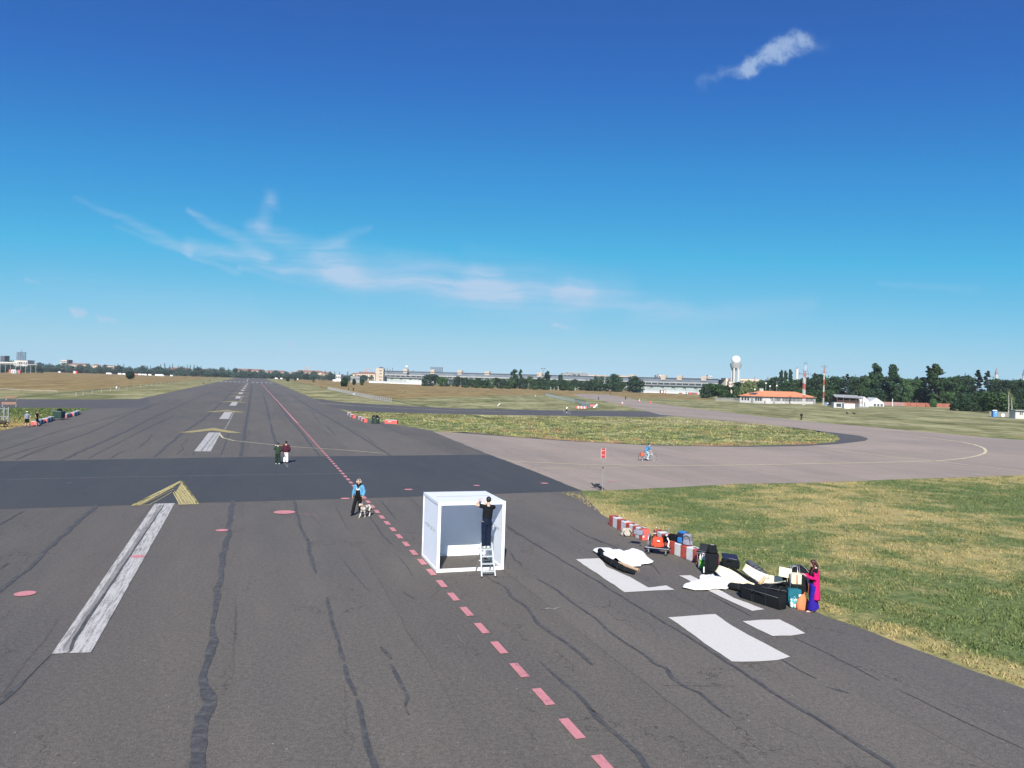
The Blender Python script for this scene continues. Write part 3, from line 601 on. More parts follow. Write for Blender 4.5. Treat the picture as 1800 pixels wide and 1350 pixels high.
WB = [gp([(1012, 984), (1053, 982), (1066, 997), (1107, 1015), (1139, 1034), (1171, 1030), (1186, 1037.5), (1098, 1042)]),
      gp([(1194, 1012.5), (1213, 1012), (1250, 1030), (1290, 1052), (1318, 1062), (1344, 1072.5), (1322, 1075), (1280, 1056), (1230, 1032)]),
      gp([(1174, 1086.5), (1215, 1083), (1257, 1081), (1275, 1093), (1300, 1109), (1340, 1130), (1388, 1155.5), (1366, 1162), (1330, 1164.5), (1287, 1164.5), (1240, 1133), (1205, 1106)]),
      gp([(1305, 1093), (1340, 1090.5), (1370, 1090), (1395, 1102), (1416.5, 1114.5), (1390, 1118.5), (1358, 1119.5), (1330, 1106)])]
WB = [outline(p, .35, .03, 1.4) for p in WB]
marking('white_block_marking', WB, .023, m_wclean)

# ------------------------------------------------------------------ grass blades (uncountable)
m_blade = turf('blades', True)
def inside(P, poly):
    x, y = P[:, 0], P[:, 1]; r = np.zeros(len(P), bool); n = len(poly); j = n - 1
    for i in range(n):
        xi, yi = poly[i][0], poly[i][1]; xj, yj = poly[j][0], poly[j][1]
        c = ((yi > y) != (yj > y)) & (x < (xj - xi) * (y - yi) / (yj - yi + 1e-12) + xi); r ^= c; j = i
    return r
def blades(name, polys, n, hmin, hmax, w, z0, dens=None, label='', lean=.5):
    out = []
    for poly, cnt in polys:
        pa = np.array([[p[0], p[1]] for p in poly]); lo, hi = pa.min(0), pa.max(0); got = []
        tot = 0
        while tot < cnt:
            q = rng.uniform(lo, hi, (cnt * 2, 2))
            q = q[(q[:, 1] < 9999) & (q[:, 1] > 12)]
            pr = np.minimum(1, (lo[1] + 8) / np.maximum(q[:, 1], 1)) ** 1.2; q = q[rng.random(len(q)) < pr]
            q = q[inside(q, pa)]
            # clumps
            cl = np.array([noise.noise(Vector((a * .9, b * .9, 0))) for a, b in q[:cnt * 2]]); q = q[:len(cl)][rng.random(len(cl)) < .55 + cl * 1.1]
            got.append(q); tot += len(q)
            if len(q) == 0: break
        out.append(np.concatenate(got)[:cnt])
    P = np.concatenate(out); n = len(P)
    h = rng.uniform(hmin, hmax, n) * rng.uniform(.5, 1.3, n); a = rng.uniform(0, 2 * np.pi, n); d = rng.normal(0, lean, (n, 2)) * h[:, None]
    ww = w * rng.uniform(.5, 1.3, n); ex = np.stack([np.cos(a) * ww, np.sin(a) * ww], 1)
    sc = np.maximum(1, P[:, 1] / 45.)[:, None]
    ex = ex * sc
    V = np.zeros((n, 3, 3)); V[:, 0, :2] = P - ex; V[:, 1, :2] = P + ex; V[:, 2, :2] = P + d; V[:, :2, 2] = z0; V[:, 2, 2] = z0 + h
    me = bpy.data.meshes.new(name); me.vertices.add(3 * n); me.vertices.foreach_set('co', V.reshape(-1)); me.loops.add(3 * n); me.loops.foreach_set('vertex_index', np.arange(3 * n)); me.polygons.add(n)
    me.polygons.foreach_set('loop_start', np.arange(n) * 3); me.polygons.foreach_set('loop_total', np.full(n, 3)); me.update(); me.validate()
    me.materials.append(m_blade); o = bpy.data.objects.new(name, me); COL.objects.link(o); return setp(o, label, 'grass', kind='stuff')
lawn = [RW(-2, 18.1), RW(13.7, 17.9), RW(19.4, 17.2), RW(30, 17.6), RW(37.5, 18.0), RW(44, 18.9)] + gp([(985, 866), (1024, 864), (1060, 863), (1120, 861), (1200, 857), (1300, 851.5), (1400, 850), (1500, 847), (1600, 843), (1700, 840), (1800, 836)]) + [G(1900, 835), Vector((30, 10, 0))]
blades('lawn_grass', [(lawn, 130000)], 0, .05, .13, .022, 0., label='short lawn of green blades and burnt straw patches right of the runway')
blades('infield_tufts', [(infield, 20000)], 0, .07, .22, .045, .02, label='longer seeding grass on the island between runway and taxiway')
blades('verge_tufts', [(gp([(0, 719), (150, 719), (110, 730), (70, 740), (45, 747), (0, 756)]) + [G(-60, 770), G(-60, 716)], 14000)], 0, .06, .18, .05, .02, label='grass wedge behind the barrier blocks at the left edge')

# ------------------------------------------------------------------ trees
LM = {'dark': leafmat('dark_leaves', (.022, .050, .022), (.036, .072, .027)), 'mid': leafmat('mid_leaves', (.040, .082, .028), (.058, .105, .035)),
      'pale': leafmat('pale_leaves', (.13, .17, .07), (.19, .22, .10)), 'conifer': leafmat('needle_leaves', (.014, .030, .020), (.022, .042, .026)),
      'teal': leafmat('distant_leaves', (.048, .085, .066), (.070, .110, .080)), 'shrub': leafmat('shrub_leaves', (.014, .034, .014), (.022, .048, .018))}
m_bark = M('bark', (.09, .075, .06), .9, .3, 4, .6, 8)
m_birch = M('birch_bark', (.5, .48, .43), .8, .35, 3)
TREEC = {}
def crown_mesh(kind, seed, nleaf=2600):
    r = np.random.default_rng(seed); L = []   # unit tree: height 1, width 1 (scaled later)
    lobes = []
    if kind == 'round':
        for i in range(26):
            a = r.uniform(0, 2 * np.pi); z = r.uniform(.18, .86); rr = (1 - abs((z - .5) / .55) ** 2.2) * .34 * r.uniform(.5, 1.05); lobes.append((rr * np.cos(a), rr * np.sin(a), z, r.uniform(.09, .19), r.uniform(.07, .13)))
        lobes.append((0, 0, .55, .3, .33))
    elif kind == 'poplar':
        for i in range(26):
            a = r.uniform(0, 2 * np.pi); z = .08 + .88 * i / 26; w = .34 * min(1, (1 - z) * 3.2 + .18) * min(1, z * 5); rr = w * r.uniform(.4, .95); lobes.append((rr * np.cos(a), rr * np.sin(a), z, r.uniform(.14, .24), r.uniform(.05, .09)))
    elif kind == 'conifer':
        for i in range(40):
            a = r.uniform(0, 2 * np.pi); z = .1 + .88 * (i / 40); w = .46 * (1 - z) ** .85; rr = w * r.uniform(.5, 1.15); lobes.append((rr * np.cos(a), rr * np.sin(a), z - rr * .08, .05 + .15 * (1 - z), .022))
    elif kind == 'willow':
        for i in range(34):
            a = r.uniform(0, 2 * np.pi); rr = .4 * math.sqrt(r.random()); z = .82 * math.sqrt(max(0, 1 - (rr / .47) ** 2)) * r.uniform(.5, 1.05) + .08; lobes.append((rr * np.cos(a), rr * np.sin(a), z * .95, .09, .16))
    elif kind == 'shrub':
        for i in range(14):
            a = r.uniform(0, 2 * np.pi); rr = r.uniform(.05, .34); lobes.append((rr * np.cos(a), rr * np.sin(a), r.uniform(.2, .7), r.uniform(.14, .22), r.uniform(.14, .26)))
        lobes.append((0, 0, .42, .42, .44))
    elif kind == 'low':     # broad spreading tree, reaches the ground
        for i in range(22):
            a = r.uniform(0, 2 * np.pi); z = r.uniform(.08, .82); rr = .42 * r.uniform(.4, 1) * (1 - max(0, z - .4) * .9); lobes.append((rr * np.cos(a), rr * np.sin(a), z, r.uniform(.1, .2), r.uniform(.1, .17)))
        lobes.append((0, 0, .42, .36, .4))
    lobes = np.array(lobes); wt = lobes[:, 3] * lobes[:, 4] + .002; wt /= wt.sum()
    k = r.choice(len(lobes), nleaf, p=wt); d = r.normal(size=(nleaf, 3)); d /= np.linalg.norm(d, axis=1)[:, None]
    rad_ = (.55 + .5 * r.random(nleaf) ** .5)[:, None]
    rad_ = np.where(r.random(nleaf)[:, None] < .1, rad_ * r.uniform(1.0, 1.3, (nleaf, 1)), rad_)
    c = lobes[k, :3] + d * rad_ * np.stack([lobes[k, 3], lobes[k, 3], lobes[k, 4]], 1); c[:, 2] = np.clip(c[:, 2], .01, 1.02)
    nrm = d + r.normal(size=(nleaf, 3)) * .55; nrm /= np.linalg.norm(nrm, axis=1)[:, None]
    t = np.cross(nrm, r.normal(size=(nleaf, 3))); t /= np.linalg.norm(t, axis=1)[:, None]; b = np.cross(nrm, t)
    sx = {'round': .042, 'poplar': .075, 'conifer': .05, 'willow': .028, 'shrub': .06, 'low': .045}[kind]; sz = {'round': .036, 'poplar': .028, 'conifer': .016, 'willow': .05, 'shrub': .07, 'low': .045}[kind]
    s = r.uniform(.5, 1.2, (nleaf, 1)); S = np.array([sx, sx, sz])
    q = r.uniform(.5, 1., (nleaf, 5, 1)); V = np.zeros((nleaf, 5, 3))
    for j in range(5):
        a = 2 * np.pi * j / 5; V[:, j] = c + (t * np.cos(a) + b * np.sin(a)) * s * q[:, j] * S
    me = bpy.data.meshes.new('crown'); n = nleaf
    me.vertices.add(5 * n); me.vertices.foreach_set('co', V.reshape(-1)); me.loops.add(5 * n); me.loops.foreach_set('vertex_index', np.arange(5 * n)); me.polygons.add(n)
    me.polygons.foreach_set('loop_start', np.arange(n) * 5); me.polygons.foreach_set('loop_total', np.full(n, 5)); me.update(); me.validate(); return me
def trunk_mesh(seed, birch=False, h=.7):
    r = random.Random(seed); m = MB(); x = 0; y = 0; P = [(0, 0, -.01)]
    for i in range(1, 5): x += r.uniform(-.012, .012); y += r.uniform(-.012, .012); P.append((x, y, h * i / 4))
    m.loft(P, [.028, .022, .018, .013, .006], n=7, dome=False)
    for i in range(6):
        z = r.uniform(.25, .6) * h / .7; a = r.uniform(0, 6.28); l = r.uniform(.12, .3)
        m.loft([(0, 0, z), (math.cos(a) * l * .5, math.sin(a) * l * .5, z + .09), (math.cos(a) * l, math.sin(a) * l, z + .2)], [.010, .007, .003], n=5, dome=False)
    return m.mesh('trunk')
def tree(kind, mat, loc, w, h, label, group=None, name='tree', seed=None, cat='tree', nleaf=2600, rz=None):
    seed = seed if seed is not None else random.randrange(3)
    key = (kind, mat, seed, nleaf)
    if key not in TREEC:
        cm = crown_mesh(kind, hash_(kind) + seed * 17, nleaf); cm.materials.append(LM[mat]); tm = trunk_mesh(seed + 5, h=.55 if kind == 'shrub' else .8); tm.materials.append(m_bark); TREEC[key] = (cm, tm)
    cm, tm = TREEC[key]
    r = thing(name, label, cat, loc, rz if rz is not None else random.uniform(0, 6.28), group); r.scale = (w, w, h)
    for nm, me in (('crown', cm), ('trunk', tm)):
        o = bpy.data.objects.new(nm, me); COL.objects.link(o); o.parent = r
    return r
ORD = ['leftmost', 'second', 'third', 'fourth', 'fifth', 'sixth', 'seventh', 'eighth', 'ninth', 'tenth', 'eleventh', 'twelfth', 'thirteenth', 'fourteenth', 'fifteenth', 'sixteenth', 'seventeenth', 'eighteenth', 'nineteenth', 'twentieth']
def ordl(i, n):
    if i == 0: return 'leftmost'
    if i == n - 1: return 'rightmost'
    if i < 20 and i < n / 2 + .5: return ORD[i] + ' from the left'
    return ORD[n - 1 - i] + ' from the right'
def hash_(s): return sum(ord(c) * (i + 3) for i, c in enumerate(s))
def ptree(kind, mat, px, ytop, wpx, Y, label, group=None, name='tree', **k):
    p = AT(px, Y); h = max(1., HT(px, ytop, Y)); w = wpx * Y / F
    return tree(kind, mat, p, w / .92 if kind != 'poplar' else w / .82, h / .98, label, group, name, **k)

# the wood on the right, behind the brick wall: front row first, each distinct silhouette, then filling trees behind
GW = 'trees of the dark wood on the right'
for px, yt, w, Y, kind, mat, nm, lab in [
    (1246, 672, 34, 520, 'low', 'dark', 'tree', 'broad dark tree at the left end of the wood, beside the low hangar roof'),
    (1274, 676, 26, 525, 'low', 'dark', 'tree', 'low dark tree in front of the foot of the white radar tower'),
    (1318, 669, 38, 445, 'willow', 'pale', 'willow_tree', 'pale green weeping willow rising behind the orange tiled roof'),
    (1372, 652, 8, 560, 'poplar', 'dark', 'poplar_tree', 'leftmost of three slim poplars above the orange roof'), (1380, 653, 8, 562, 'poplar', 'dark', 'poplar_tree', 'middle one of three slim poplars above the orange roof'), (1389, 651, 9, 558, 'poplar', 'dark', 'poplar_tree', 'right and fullest of three slim poplars above the orange roof'),
    (1538, 641, 22, 470, 'poplar', 'dark', 'poplar_tree', 'tall rounded dark poplar above the white tent'), (1571, 643, 25, 468, 'poplar', 'dark', 'poplar_tree', 'tall broad poplar right of the one above the white tent'),
    (1630, 643, 34, 470, 'conifer', 'conifer', 'fir_tree', 'dark fir with a thin pointed tip leaning on the big poplar'), (1646, 641, 28, 452, 'poplar', 'mid', 'poplar_tree', 'tallest poplar of the wood, growing through the brick wall'),
    (1717, 650, 34, 470, 'conifer', 'conifer', 'fir_tree', 'dark spreading fir with a flat tip, left of a smaller one'), (1734, 652, 30, 466, 'conifer', 'conifer', 'fir_tree', 'dark fir just left of the left minaret'),
    (1594, 661, 24, 462, 'round', 'mid', 'tree', 'lighter green tree right of the two tall poplars'), (1488, 657, 26, 462, 'conifer', 'conifer', 'fir_tree', 'broad dark fir behind the viewing stand'),
    (1750, 686, 56, 330, 'low', 'mid', 'tree', 'low bushy tree at the right end of the brick wall'), (1640, 699, 13, 425, 'shrub', 'mid', 'shrub', 'green bush standing in a gap of the brick wall')]:
    ptree(kind, mat, px, yt, w, Y, lab, GW, nm, nleaf=3400)
fill = sorted([(1262, 674, 30), (1300, 669, 30), (1326, 668, 26), (1345, 664, 28), (1362, 661, 26), (1400, 663, 26), (1382, 667, 24), (1418, 659, 30), (1436, 655, 30), (1452, 659, 26), (1470, 657, 30), (1505, 657, 28), (1520, 658, 26),
        (1552, 657, 26), (1583, 660, 24), (1606, 662, 26), (1616, 661, 26), (1663, 658, 30), (1678, 657, 28), (1692, 654, 30), (1703, 661, 24), (1748, 661, 26), (1762, 663, 28), (1776, 664, 26), (1790, 665, 28), (1806, 663, 30)])
for i, (px, yt, w) in enumerate(fill):
    ptree('round', 'dark' if i % 3 else 'mid', px, yt, w * 1.25, 485 + (i * 37) % 60, f'dense round-topped tree at the skyline of the wood, {ordl(i, 26)} of such', GW, seed=i % 4, nleaf=3400)
for i in range(30):       # lower edge of the wood
    px = 1300 + i * 17.5
    ptree('low', ('mid', 'dark', 'dark')[i % 3], px, 678 + (px - 1300) * .016 + (i * 7) % 6, 27, 462 + (i * 13) % 14 - (30 if px > 1690 else 0), f'lower dark tree at the front edge of the wood, {ordl(i, 30)}', 'undergrowth trees of the wood', seed=i % 4)
for i, (px, yt) in enumerate([(1690, 690), (1706, 693), (1724, 688), (1738, 690), (1776, 694), (1790, 690), (1812, 688)]):
    ptree('low', 'dark', px, yt, 34, 345 + i * 3, f'dark bush tree left or right of the blue toilet, {ordl(i, 7)} of seven', 'bush trees near the blue toilet', seed=i % 3)
for px, t in ((1772.5, 'taller'), (1778, 'shorter')):
    th = thing('birch_tree', f'{t} of two bare pale birch stems at the edge of the wood', 'tree', AT(px, 318), 0, 'birch stems'); m = MB(); hh = 9. if t == 'taller' else 7.
    m.loft([(0, 0, 0), (.1, 0, hh * .4), (-.1, 0, hh * .8), (0, 0, hh)], [.17, .14, .1, .04], n=7); m.build('trunk', m_birch, th, True)
    c = bpy.data.objects.new('crown', crown_mesh('round', 91, 500)); c.data.materials.append(LM['pale']); COL.objects.link(c); c.parent = th; c.scale = (2.4, 2.4, hh * .75); c.location = (0, 0, hh * .45)

# trees standing on the field before the terminal
GC = 'trees between the field and the terminal'
for px, yt, w, Y, kind, mat, nm, lab in [
    (757, 656, 34, 820, 'low', 'teal', 'tree', 'grey-green tree, left part of the clump before the left hangar'), (777, 661, 26, 815, 'low', 'mid', 'tree', 'darker right half of the clump before the left hangar'), (744, 673, 8, 800, 'shrub', 'mid', 'shrub', 'small bush at the foot of the grey-green clump'),
    (803, 660, 15, 830, 'low', 'dark', 'tree', 'narrow dark tree between two wider clumps'), (903, 650, 14, 820, 'poplar', 'dark', 'poplar_tree', 'dark poplar with a wider crown, left of a thin one'), (914, 650, 7, 822, 'poplar', 'dark', 'poplar_tree', 'thin dark poplar right beside a wider one'),
    (962, 653, 11, 830, 'poplar', 'dark', 'poplar_tree', 'double-topped dark poplar left of the grey terminal'), (985, 657, 13, 830, 'round', 'dark', 'tree', 'dark tree just left of the grey terminal block'),
    (1080, 655, 38, 820, 'low', 'dark', 'tree', 'large round dark tree right of the grey terminal block'), (1051, 659, 22, 815, 'low', 'dark', 'tree', 'dark tree at the left shoulder of the large round one'), (1117, 660, 38, 780, 'low', 'dark', 'tree', 'lone round dark tree before the right hangar'),
    (1090, 671, 20, 800, 'low', 'mid', 'tree', 'lower bright green tree between the two large round ones'),
    (229, 651.5, 15, 620, 'shrub', 'shrub', 'shrub', 'round dark shrub alone on the brown meadow at left'), (605, 662, 15, 560, 'shrub', 'shrub', 'shrub', 'round dark shrub alone on the brown meadow right of the runway'), (622.5, 664.5, 6.5, 700, 'shrub', 'shrub', 'shrub', 'small dark bush right of the round meadow shrub'), (636, 664, 7.5, 700, 'shrub', 'shrub', 'shrub', 'second small dark bush, nearer the hangar end tower'),
    (551, 662.5, 5.5, 820, 'conifer', 'shrub', 'shrub', 'tiny pointed bush by the far meadow edge'), (518, 660.5, 5, 900, 'conifer', 'shrub', 'shrub', 'tiny conical bush near the runway end'), (506, 662, 6, 860, 'shrub', 'shrub', 'shrub', 'tiny flat bush just right of the runway end'), (5, 649, 14, 900, 'shrub', 'shrub', 'shrub', 'dark low bush at the left edge before the pavilion')]:
    ptree(kind, mat, px, yt, w, Y, lab, GC if Y > 750 else 'lone meadow shrubs', nm, cat='shrub' if nm == 'shrub' else 'tree', nleaf=2600)
for i in range(22):
    px = 817 + i * 11.2 + (i * 5) % 4
    yt = 663 + (i * 3) % 5 + (px - 900) * .012 - (3 if 895 < px < 960 else 0)
    if px > 1062: continue
    ptree('low', ('dark', 'mid', 'dark')[i % 3], px, yt, 19, 800 + (i * 11) % 30, f'dark tree in the continuous row before the terminal, {ordl(i, 22)}', 'tree row before the terminal', seed=i % 4)
for i, px in enumerate(sorted([819, 838, 851, 880, 893, 940, 958, 990, 1003, 862])):
    ptree('shrub', 'mid', px, 676 + (px - 820) * .012, 12, 760 + i, f'light green bush at the foot of the tree row, {ordl(i, 10)}', 'bushes below the tree row', name='shrub', cat='shrub', seed=i % 3)

# the long line of trees closing the field on the left and behind the runway
GL = 'distant trees closing the field'
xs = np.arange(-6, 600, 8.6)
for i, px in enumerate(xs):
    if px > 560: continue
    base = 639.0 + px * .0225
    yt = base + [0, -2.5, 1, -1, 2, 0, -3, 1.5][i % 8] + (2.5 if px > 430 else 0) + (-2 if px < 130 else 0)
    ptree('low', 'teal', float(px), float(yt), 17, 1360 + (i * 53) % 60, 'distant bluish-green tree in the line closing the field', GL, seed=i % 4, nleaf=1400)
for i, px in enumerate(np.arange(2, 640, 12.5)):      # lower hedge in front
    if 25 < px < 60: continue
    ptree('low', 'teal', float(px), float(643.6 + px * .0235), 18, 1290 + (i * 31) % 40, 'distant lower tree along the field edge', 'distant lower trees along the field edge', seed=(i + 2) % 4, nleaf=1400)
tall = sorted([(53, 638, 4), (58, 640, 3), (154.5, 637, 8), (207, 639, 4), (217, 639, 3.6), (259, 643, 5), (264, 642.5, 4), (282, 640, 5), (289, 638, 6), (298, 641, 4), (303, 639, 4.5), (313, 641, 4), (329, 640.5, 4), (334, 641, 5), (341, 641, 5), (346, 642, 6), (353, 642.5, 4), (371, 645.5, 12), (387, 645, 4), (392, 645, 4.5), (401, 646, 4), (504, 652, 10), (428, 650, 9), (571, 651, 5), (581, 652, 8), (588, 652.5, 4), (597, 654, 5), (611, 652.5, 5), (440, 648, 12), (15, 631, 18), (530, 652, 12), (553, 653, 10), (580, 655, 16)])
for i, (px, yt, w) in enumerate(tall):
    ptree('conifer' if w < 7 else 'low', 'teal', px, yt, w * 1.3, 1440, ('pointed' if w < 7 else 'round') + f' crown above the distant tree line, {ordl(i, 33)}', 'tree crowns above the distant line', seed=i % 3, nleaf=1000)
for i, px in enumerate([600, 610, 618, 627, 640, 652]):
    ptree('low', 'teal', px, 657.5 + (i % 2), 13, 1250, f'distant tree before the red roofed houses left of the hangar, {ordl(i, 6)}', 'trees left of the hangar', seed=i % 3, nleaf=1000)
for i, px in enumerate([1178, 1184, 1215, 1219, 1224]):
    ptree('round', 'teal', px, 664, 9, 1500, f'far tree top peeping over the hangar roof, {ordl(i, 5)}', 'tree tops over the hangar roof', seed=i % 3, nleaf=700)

# ------------------------------------------------------------------ buildings
c_cream = M('cream_render', (.62, .50, .38), .85, .1, .3); c_white = M('white_render', (.50, .49, .47), .8, .08, .3); c_roof = M('red_tiles', (.21, .115, .095), .85, .2, .6)
c_glass = M('dark_window', (.045, .06, .07), .2, .2, .5, spec=.6); c_grey = M('grey_concrete', (.26, .27, .275), .85, .12, .2); c_dgrey = M('dark_grey_roof', (.09, .10, .115), .8, .15, .3)
c_orange = M('orange_tiles', (.62, .235, .115), .85, .2, .8, .4, 4.); c_stone = M('limestone', (.46, .39, .32), .85, .1, .2); c_blueg = M('slate_blue_roof', (.15, .18, .225), .7, .12, .1); c_door = M('hangar_door', (.36, .41, .40), .6, .15, .2)
c_steel = M('steel', (.30, .31, .33), .5, .1, 3., metal=.5); c_wht = M('white_plastic', (.75, .75, .74), .5, .06, 2.); c_black = M('black_plastic', (.018, .02, .022), .5, .2, 4.)
def house(px0, px1, ytop, yeave, Y, label, group, wall=c_cream, roof=c_roof, floors=3, dep=14, chim=1):
    a = AT(px0, Y); b = AT(px1, Y); w = (b - a).length; th = thing('house', label, 'house', a.lerp(b, .5), math.atan2(b.y - a.y, b.x - a.x), group)
    he = HT((px0 + px1) / 2, yeave, Y); ht = HT((px0 + px1) / 2, ytop, Y)
    m = MB(); m.box((0, dep / 2, he / 2), (w, dep, he)); m.build('wall', wall, th)
    m = MB(); o = .5; m.add([(-w / 2 - o, -o, he), (w / 2 + o, -o, he), (w / 2 + o, dep + o, he), (-w / 2 - o, dep + o, he), (-w / 2 + 3, dep / 2, ht), (w / 2 - 3, dep / 2, ht)], [(0, 1, 5, 4), (2, 3, 4, 5), (1, 2, 5), (3, 0, 4), (3, 2, 1, 0)]); rf = m.build('roof', roof, th)
    for k in range(chim):
        m = MB(); m.box((-w / 2 + w * (k + 1) / (chim + 1), dep / 2, ht + .4), (1.2, 1.2, 2)); m.build('chimney', c_stone, rf)
    fh = he / floors
    for f in range(floors):
        n = min(18, max(2, int(w / 4)))
        for k in range(n):
            m = MB(); m.box((-w / 2 + (k + .5) * w / n, -.03, fh * (f + .55)), (1.3, .12, 1.7)); m.build('window', c_glass, th)
    return th
GH = 'distant houses with red tiled roofs'
house(269, 283, 645.5, 648, 1500, 'cream gabled house end between distant trees, nearest the meadow shrub', GH)
house(292, 332, 646, 649.5, 1560, 'long brownish roofed block left of the runway end', GH, wall=c_stone); house(338, 378, 648.5, 651, 1620, 'low row of cream houses peeping over trees', GH)
house(411, 452, 648.2, 651.3, 1800, 'long cream block with a red roof behind the runway end', GH, chim=2); house(446, 463, 649, 652.4, 1790, 'right wing of the red roofed block behind the runway end', GH); house(467, 500, 651, 654, 1800, 'low brown roofed terrace right of the runway end block', GH, wall=c_stone)
house(509, 527, 653.5, 655, 1500, 'cream house end with a low red roof behind white vans', GH); house(520, 566, 651, 654.7, 1560, 'long red roofed block above the trees, with two roof masts', GH, chim=3); house(566, 582, 653.4, 657, 1555, 'short house with brown roof left of the tall distant crown', GH)
house(617, 628, 655.5, 658, 1450, 'small red roofed house left of the hangar', GH); house(627.5, 659, 653.6, 657.3, 1440, 'large red roofed house touching the hangar end tower', GH, chim=2); house(120, 152, 638.5, 641, 1560, 'long pale house half hidden by trees at far left', GH, wall=c_stone); house(160, 171, 640, 642.5, 1560, 'small reddish roofed house at far left', GH)
house(178, 200, 642, 643.3, 1540, 'low pinkish row house among the far left trees', GH, wall=c_cream); house(381, 398, 649.8, 652, 1640, 'pale house gap between trees before the runway end', GH)
def block(name, px0, px1, ytop, Y, label, cat, mat, group=None, dep=16, rows=0, cols=0, ybase=None, z0=0., roofmat=None):
    a = AT(px0, Y); b = AT(px1, Y); w = (b - a).length; h = HT((px0 + px1) / 2, ytop, Y); th = thing(name, label, cat, a.lerp(b, .5), math.atan2(b.y - a.y, b.x - a.x), group)
    m = MB(); m.box((0, dep / 2, (h + z0) / 2), (w, dep, h - z0)); m.build('wall', mat, th)
    m = MB(); m.box((0, dep / 2, h + .25), (w + .6, dep + .6, .5)); m.build('roof', roofmat or c_grey, th)
    for r in range(rows):
        for c in range(cols):
            m = MB(); m.box((-w / 2 + (c + .5) * w / cols, -.03, h * (.25 + .7 * (r + .5) / rows)), (w / cols * .55, .12, h / (rows + 1) * .5)); m.build('window', c_glass, th)
    return th
block('apartment_block', 106, 117, 632.5, 1700, 'white high block above the trees at far left', 'building', c_white, 'distant high blocks', rows=4, cols=4); block('apartment_block', 117, 120, 633, 1705, 'dark narrow block against the white one at far left', 'building', c_dgrey, 'distant high blocks', rows=2, cols=1)
block('apartment_block', 24, 48, 633.5, 1100, 'white flat-roofed building under the lattice tower at far left', 'building', c_white, 'distant high blocks', rows=2, cols=6); block('apartment_block', 0, 7.5, 625.5, 1600, 'dark blue-grey block at the left edge', 'building', c_dgrey, 'distant high blocks', rows=4, cols=3)
block('apartment_block', 1157, 1167.5, 658.5, 1900, 'white tower block rising over the right hangar roof', 'building', c_white, 'distant high blocks', rows=4, cols=3); block('apartment_block', 1152, 1156.5, 659.5, 1890, 'slim grey slab left of the white tower block', 'building', c_grey, 'distant high blocks', rows=4, cols=1)
block('apartment_block', 1244, 1251, 660, 2000, 'pale distant high-rise left of the radar tower', 'building', c_white, 'distant high blocks', rows=5, cols=2)
block('office_building', 1272, 1283, 665, 1180, 'brown and cream office block at the left foot of the radar tower', 'building', M('brown_brick', (.30, .16, .11), .85, .2, .6), rows=4, cols=3); block('office_building', 1275, 1279, 665, 1170, 'cream stair block of the office beside the radar tower', 'building', c_cream, rows=0)
block('office_building', 1281, 1287, 671, 1160, 'low cream wing at the foot of the radar tower', 'building', c_cream, rows=2, cols=2)
block('apartment_block', 1300, 1338, 666.3, 1500, 'long low cream block right of the radar tower', 'building', c_cream, 'distant high blocks', rows=3, cols=14)
for i, px in enumerate([3, 13, 27, 35, 43, 52, 61, 68]): ptree('low', 'teal', px, [640, 634, 642, 641, 642, 641, 640, 642][i], 15, 1010 + i * 4, f'tree behind the open pavilion at far left, {ordl(i, 8)} of eight', 'trees behind the far left pavilion', seed=i % 4, nleaf=1400)
# pavilion at the far left edge
th = thing('pavilion', 'open flat-roofed pavilion on thin posts at far left', 'pavilion', AT(22, 900), rad(2)); m = MB(); m.box((0, 0, 10.4), (62, 10, .8)); m.build('roof', M('pavilion_roof', (.35, .32, .30), .8), th)
for k in range(11): m = MB(); m.box((-29 + k * 5.8, -4, 5), (.5, .5, 10)); m.build('post', c_steel, th)
m = MB(); m.box((-4, 2, 12), (22, 6, 1.2)); m.build('upper_roof', c_white, th)
for i, (px, c) in enumerate([(19, 'red'), (23, 'white'), (27, 'white'), (31, 'dark'), (35, 'red')]):
    mt = {'red': M('red_paint', (.55, .08, .06), .6, .12, 2.), 'white': c_wht, 'dark': c_dgrey}[c]
    t = thing('container', f'{"left " if px == 19 else ("right " if px == 35 else "")}{c} container {"left of the other white one " if px == 23 else ("right of the other white one " if px == 27 else "")}under the far left pavilion', 'container', AT(px, 860), 0, 'containers under the pavilion'); m = MB(); m.box((0, 0, 2), (2.4, 3, 4)); m.build('body', mt, t); m = MB(); m.box((0, -1.53, 1.8), (1.4, .06, 3)); m.build('door', c_steel, t)
t = thing('kiosk', 'small red and white kiosk before the far left trees', 'kiosk', AT(133, 1150), 0); m = MB(); m.box((0, 0, 1.8), (6, 3, 3.6)); m.build('body', MATS['red_paint'], t); m = MB(); m.box((-1, -1.6, 1.8), (2.6, .1, 3)); m.build('panel', c_wht, t)
# lattice tower and gasometer-like frames
def lattice(name, label, cat, px0, px1, y0, y1, Y, nx, nz, mat, th_=.5, dep=None):
    a = AT(px0, Y); b = AT(px1, Y); w = (b - a).length; t = thing(name, label, cat, a.lerp(b, .5)); za = HT(px0, y1, Y); zb = HT(px0, y0, Y); dep = dep or w
    m = MB()
    for i in range(nx + 1):
        for dy in (0, dep): x = -w / 2 + w * i / nx; m.box((x, dy, zb / 2), (th_, th_, zb))
    for j in range(nz + 1):
        z = za + (zb - za) * j / nz
        for dy in (0, dep): m.box((0, dy, z), (w, th_, th_))
        for x in (-w / 2, w / 2): m.box((x, dep / 2, z), (th_, dep, th_))
    m.build('frame', mat, t)
    m = MB()
    for j in range(nz):
        z0 = za + (zb - za) * j / nz; z1 = za + (zb - za) * (j + 1) / nz
        for i in range(nx):
            x0 = -w / 2 + w * i / nx; x1 = x0 + w / nx; m.tube([(x0, 0, z0), (x1, 0, z1)], th_ * .3, 4); m.tube([(x1, 0, z0), (x0, 0, z1)], th_ * .3, 4)
    m.build('bracing', mat, t); return t
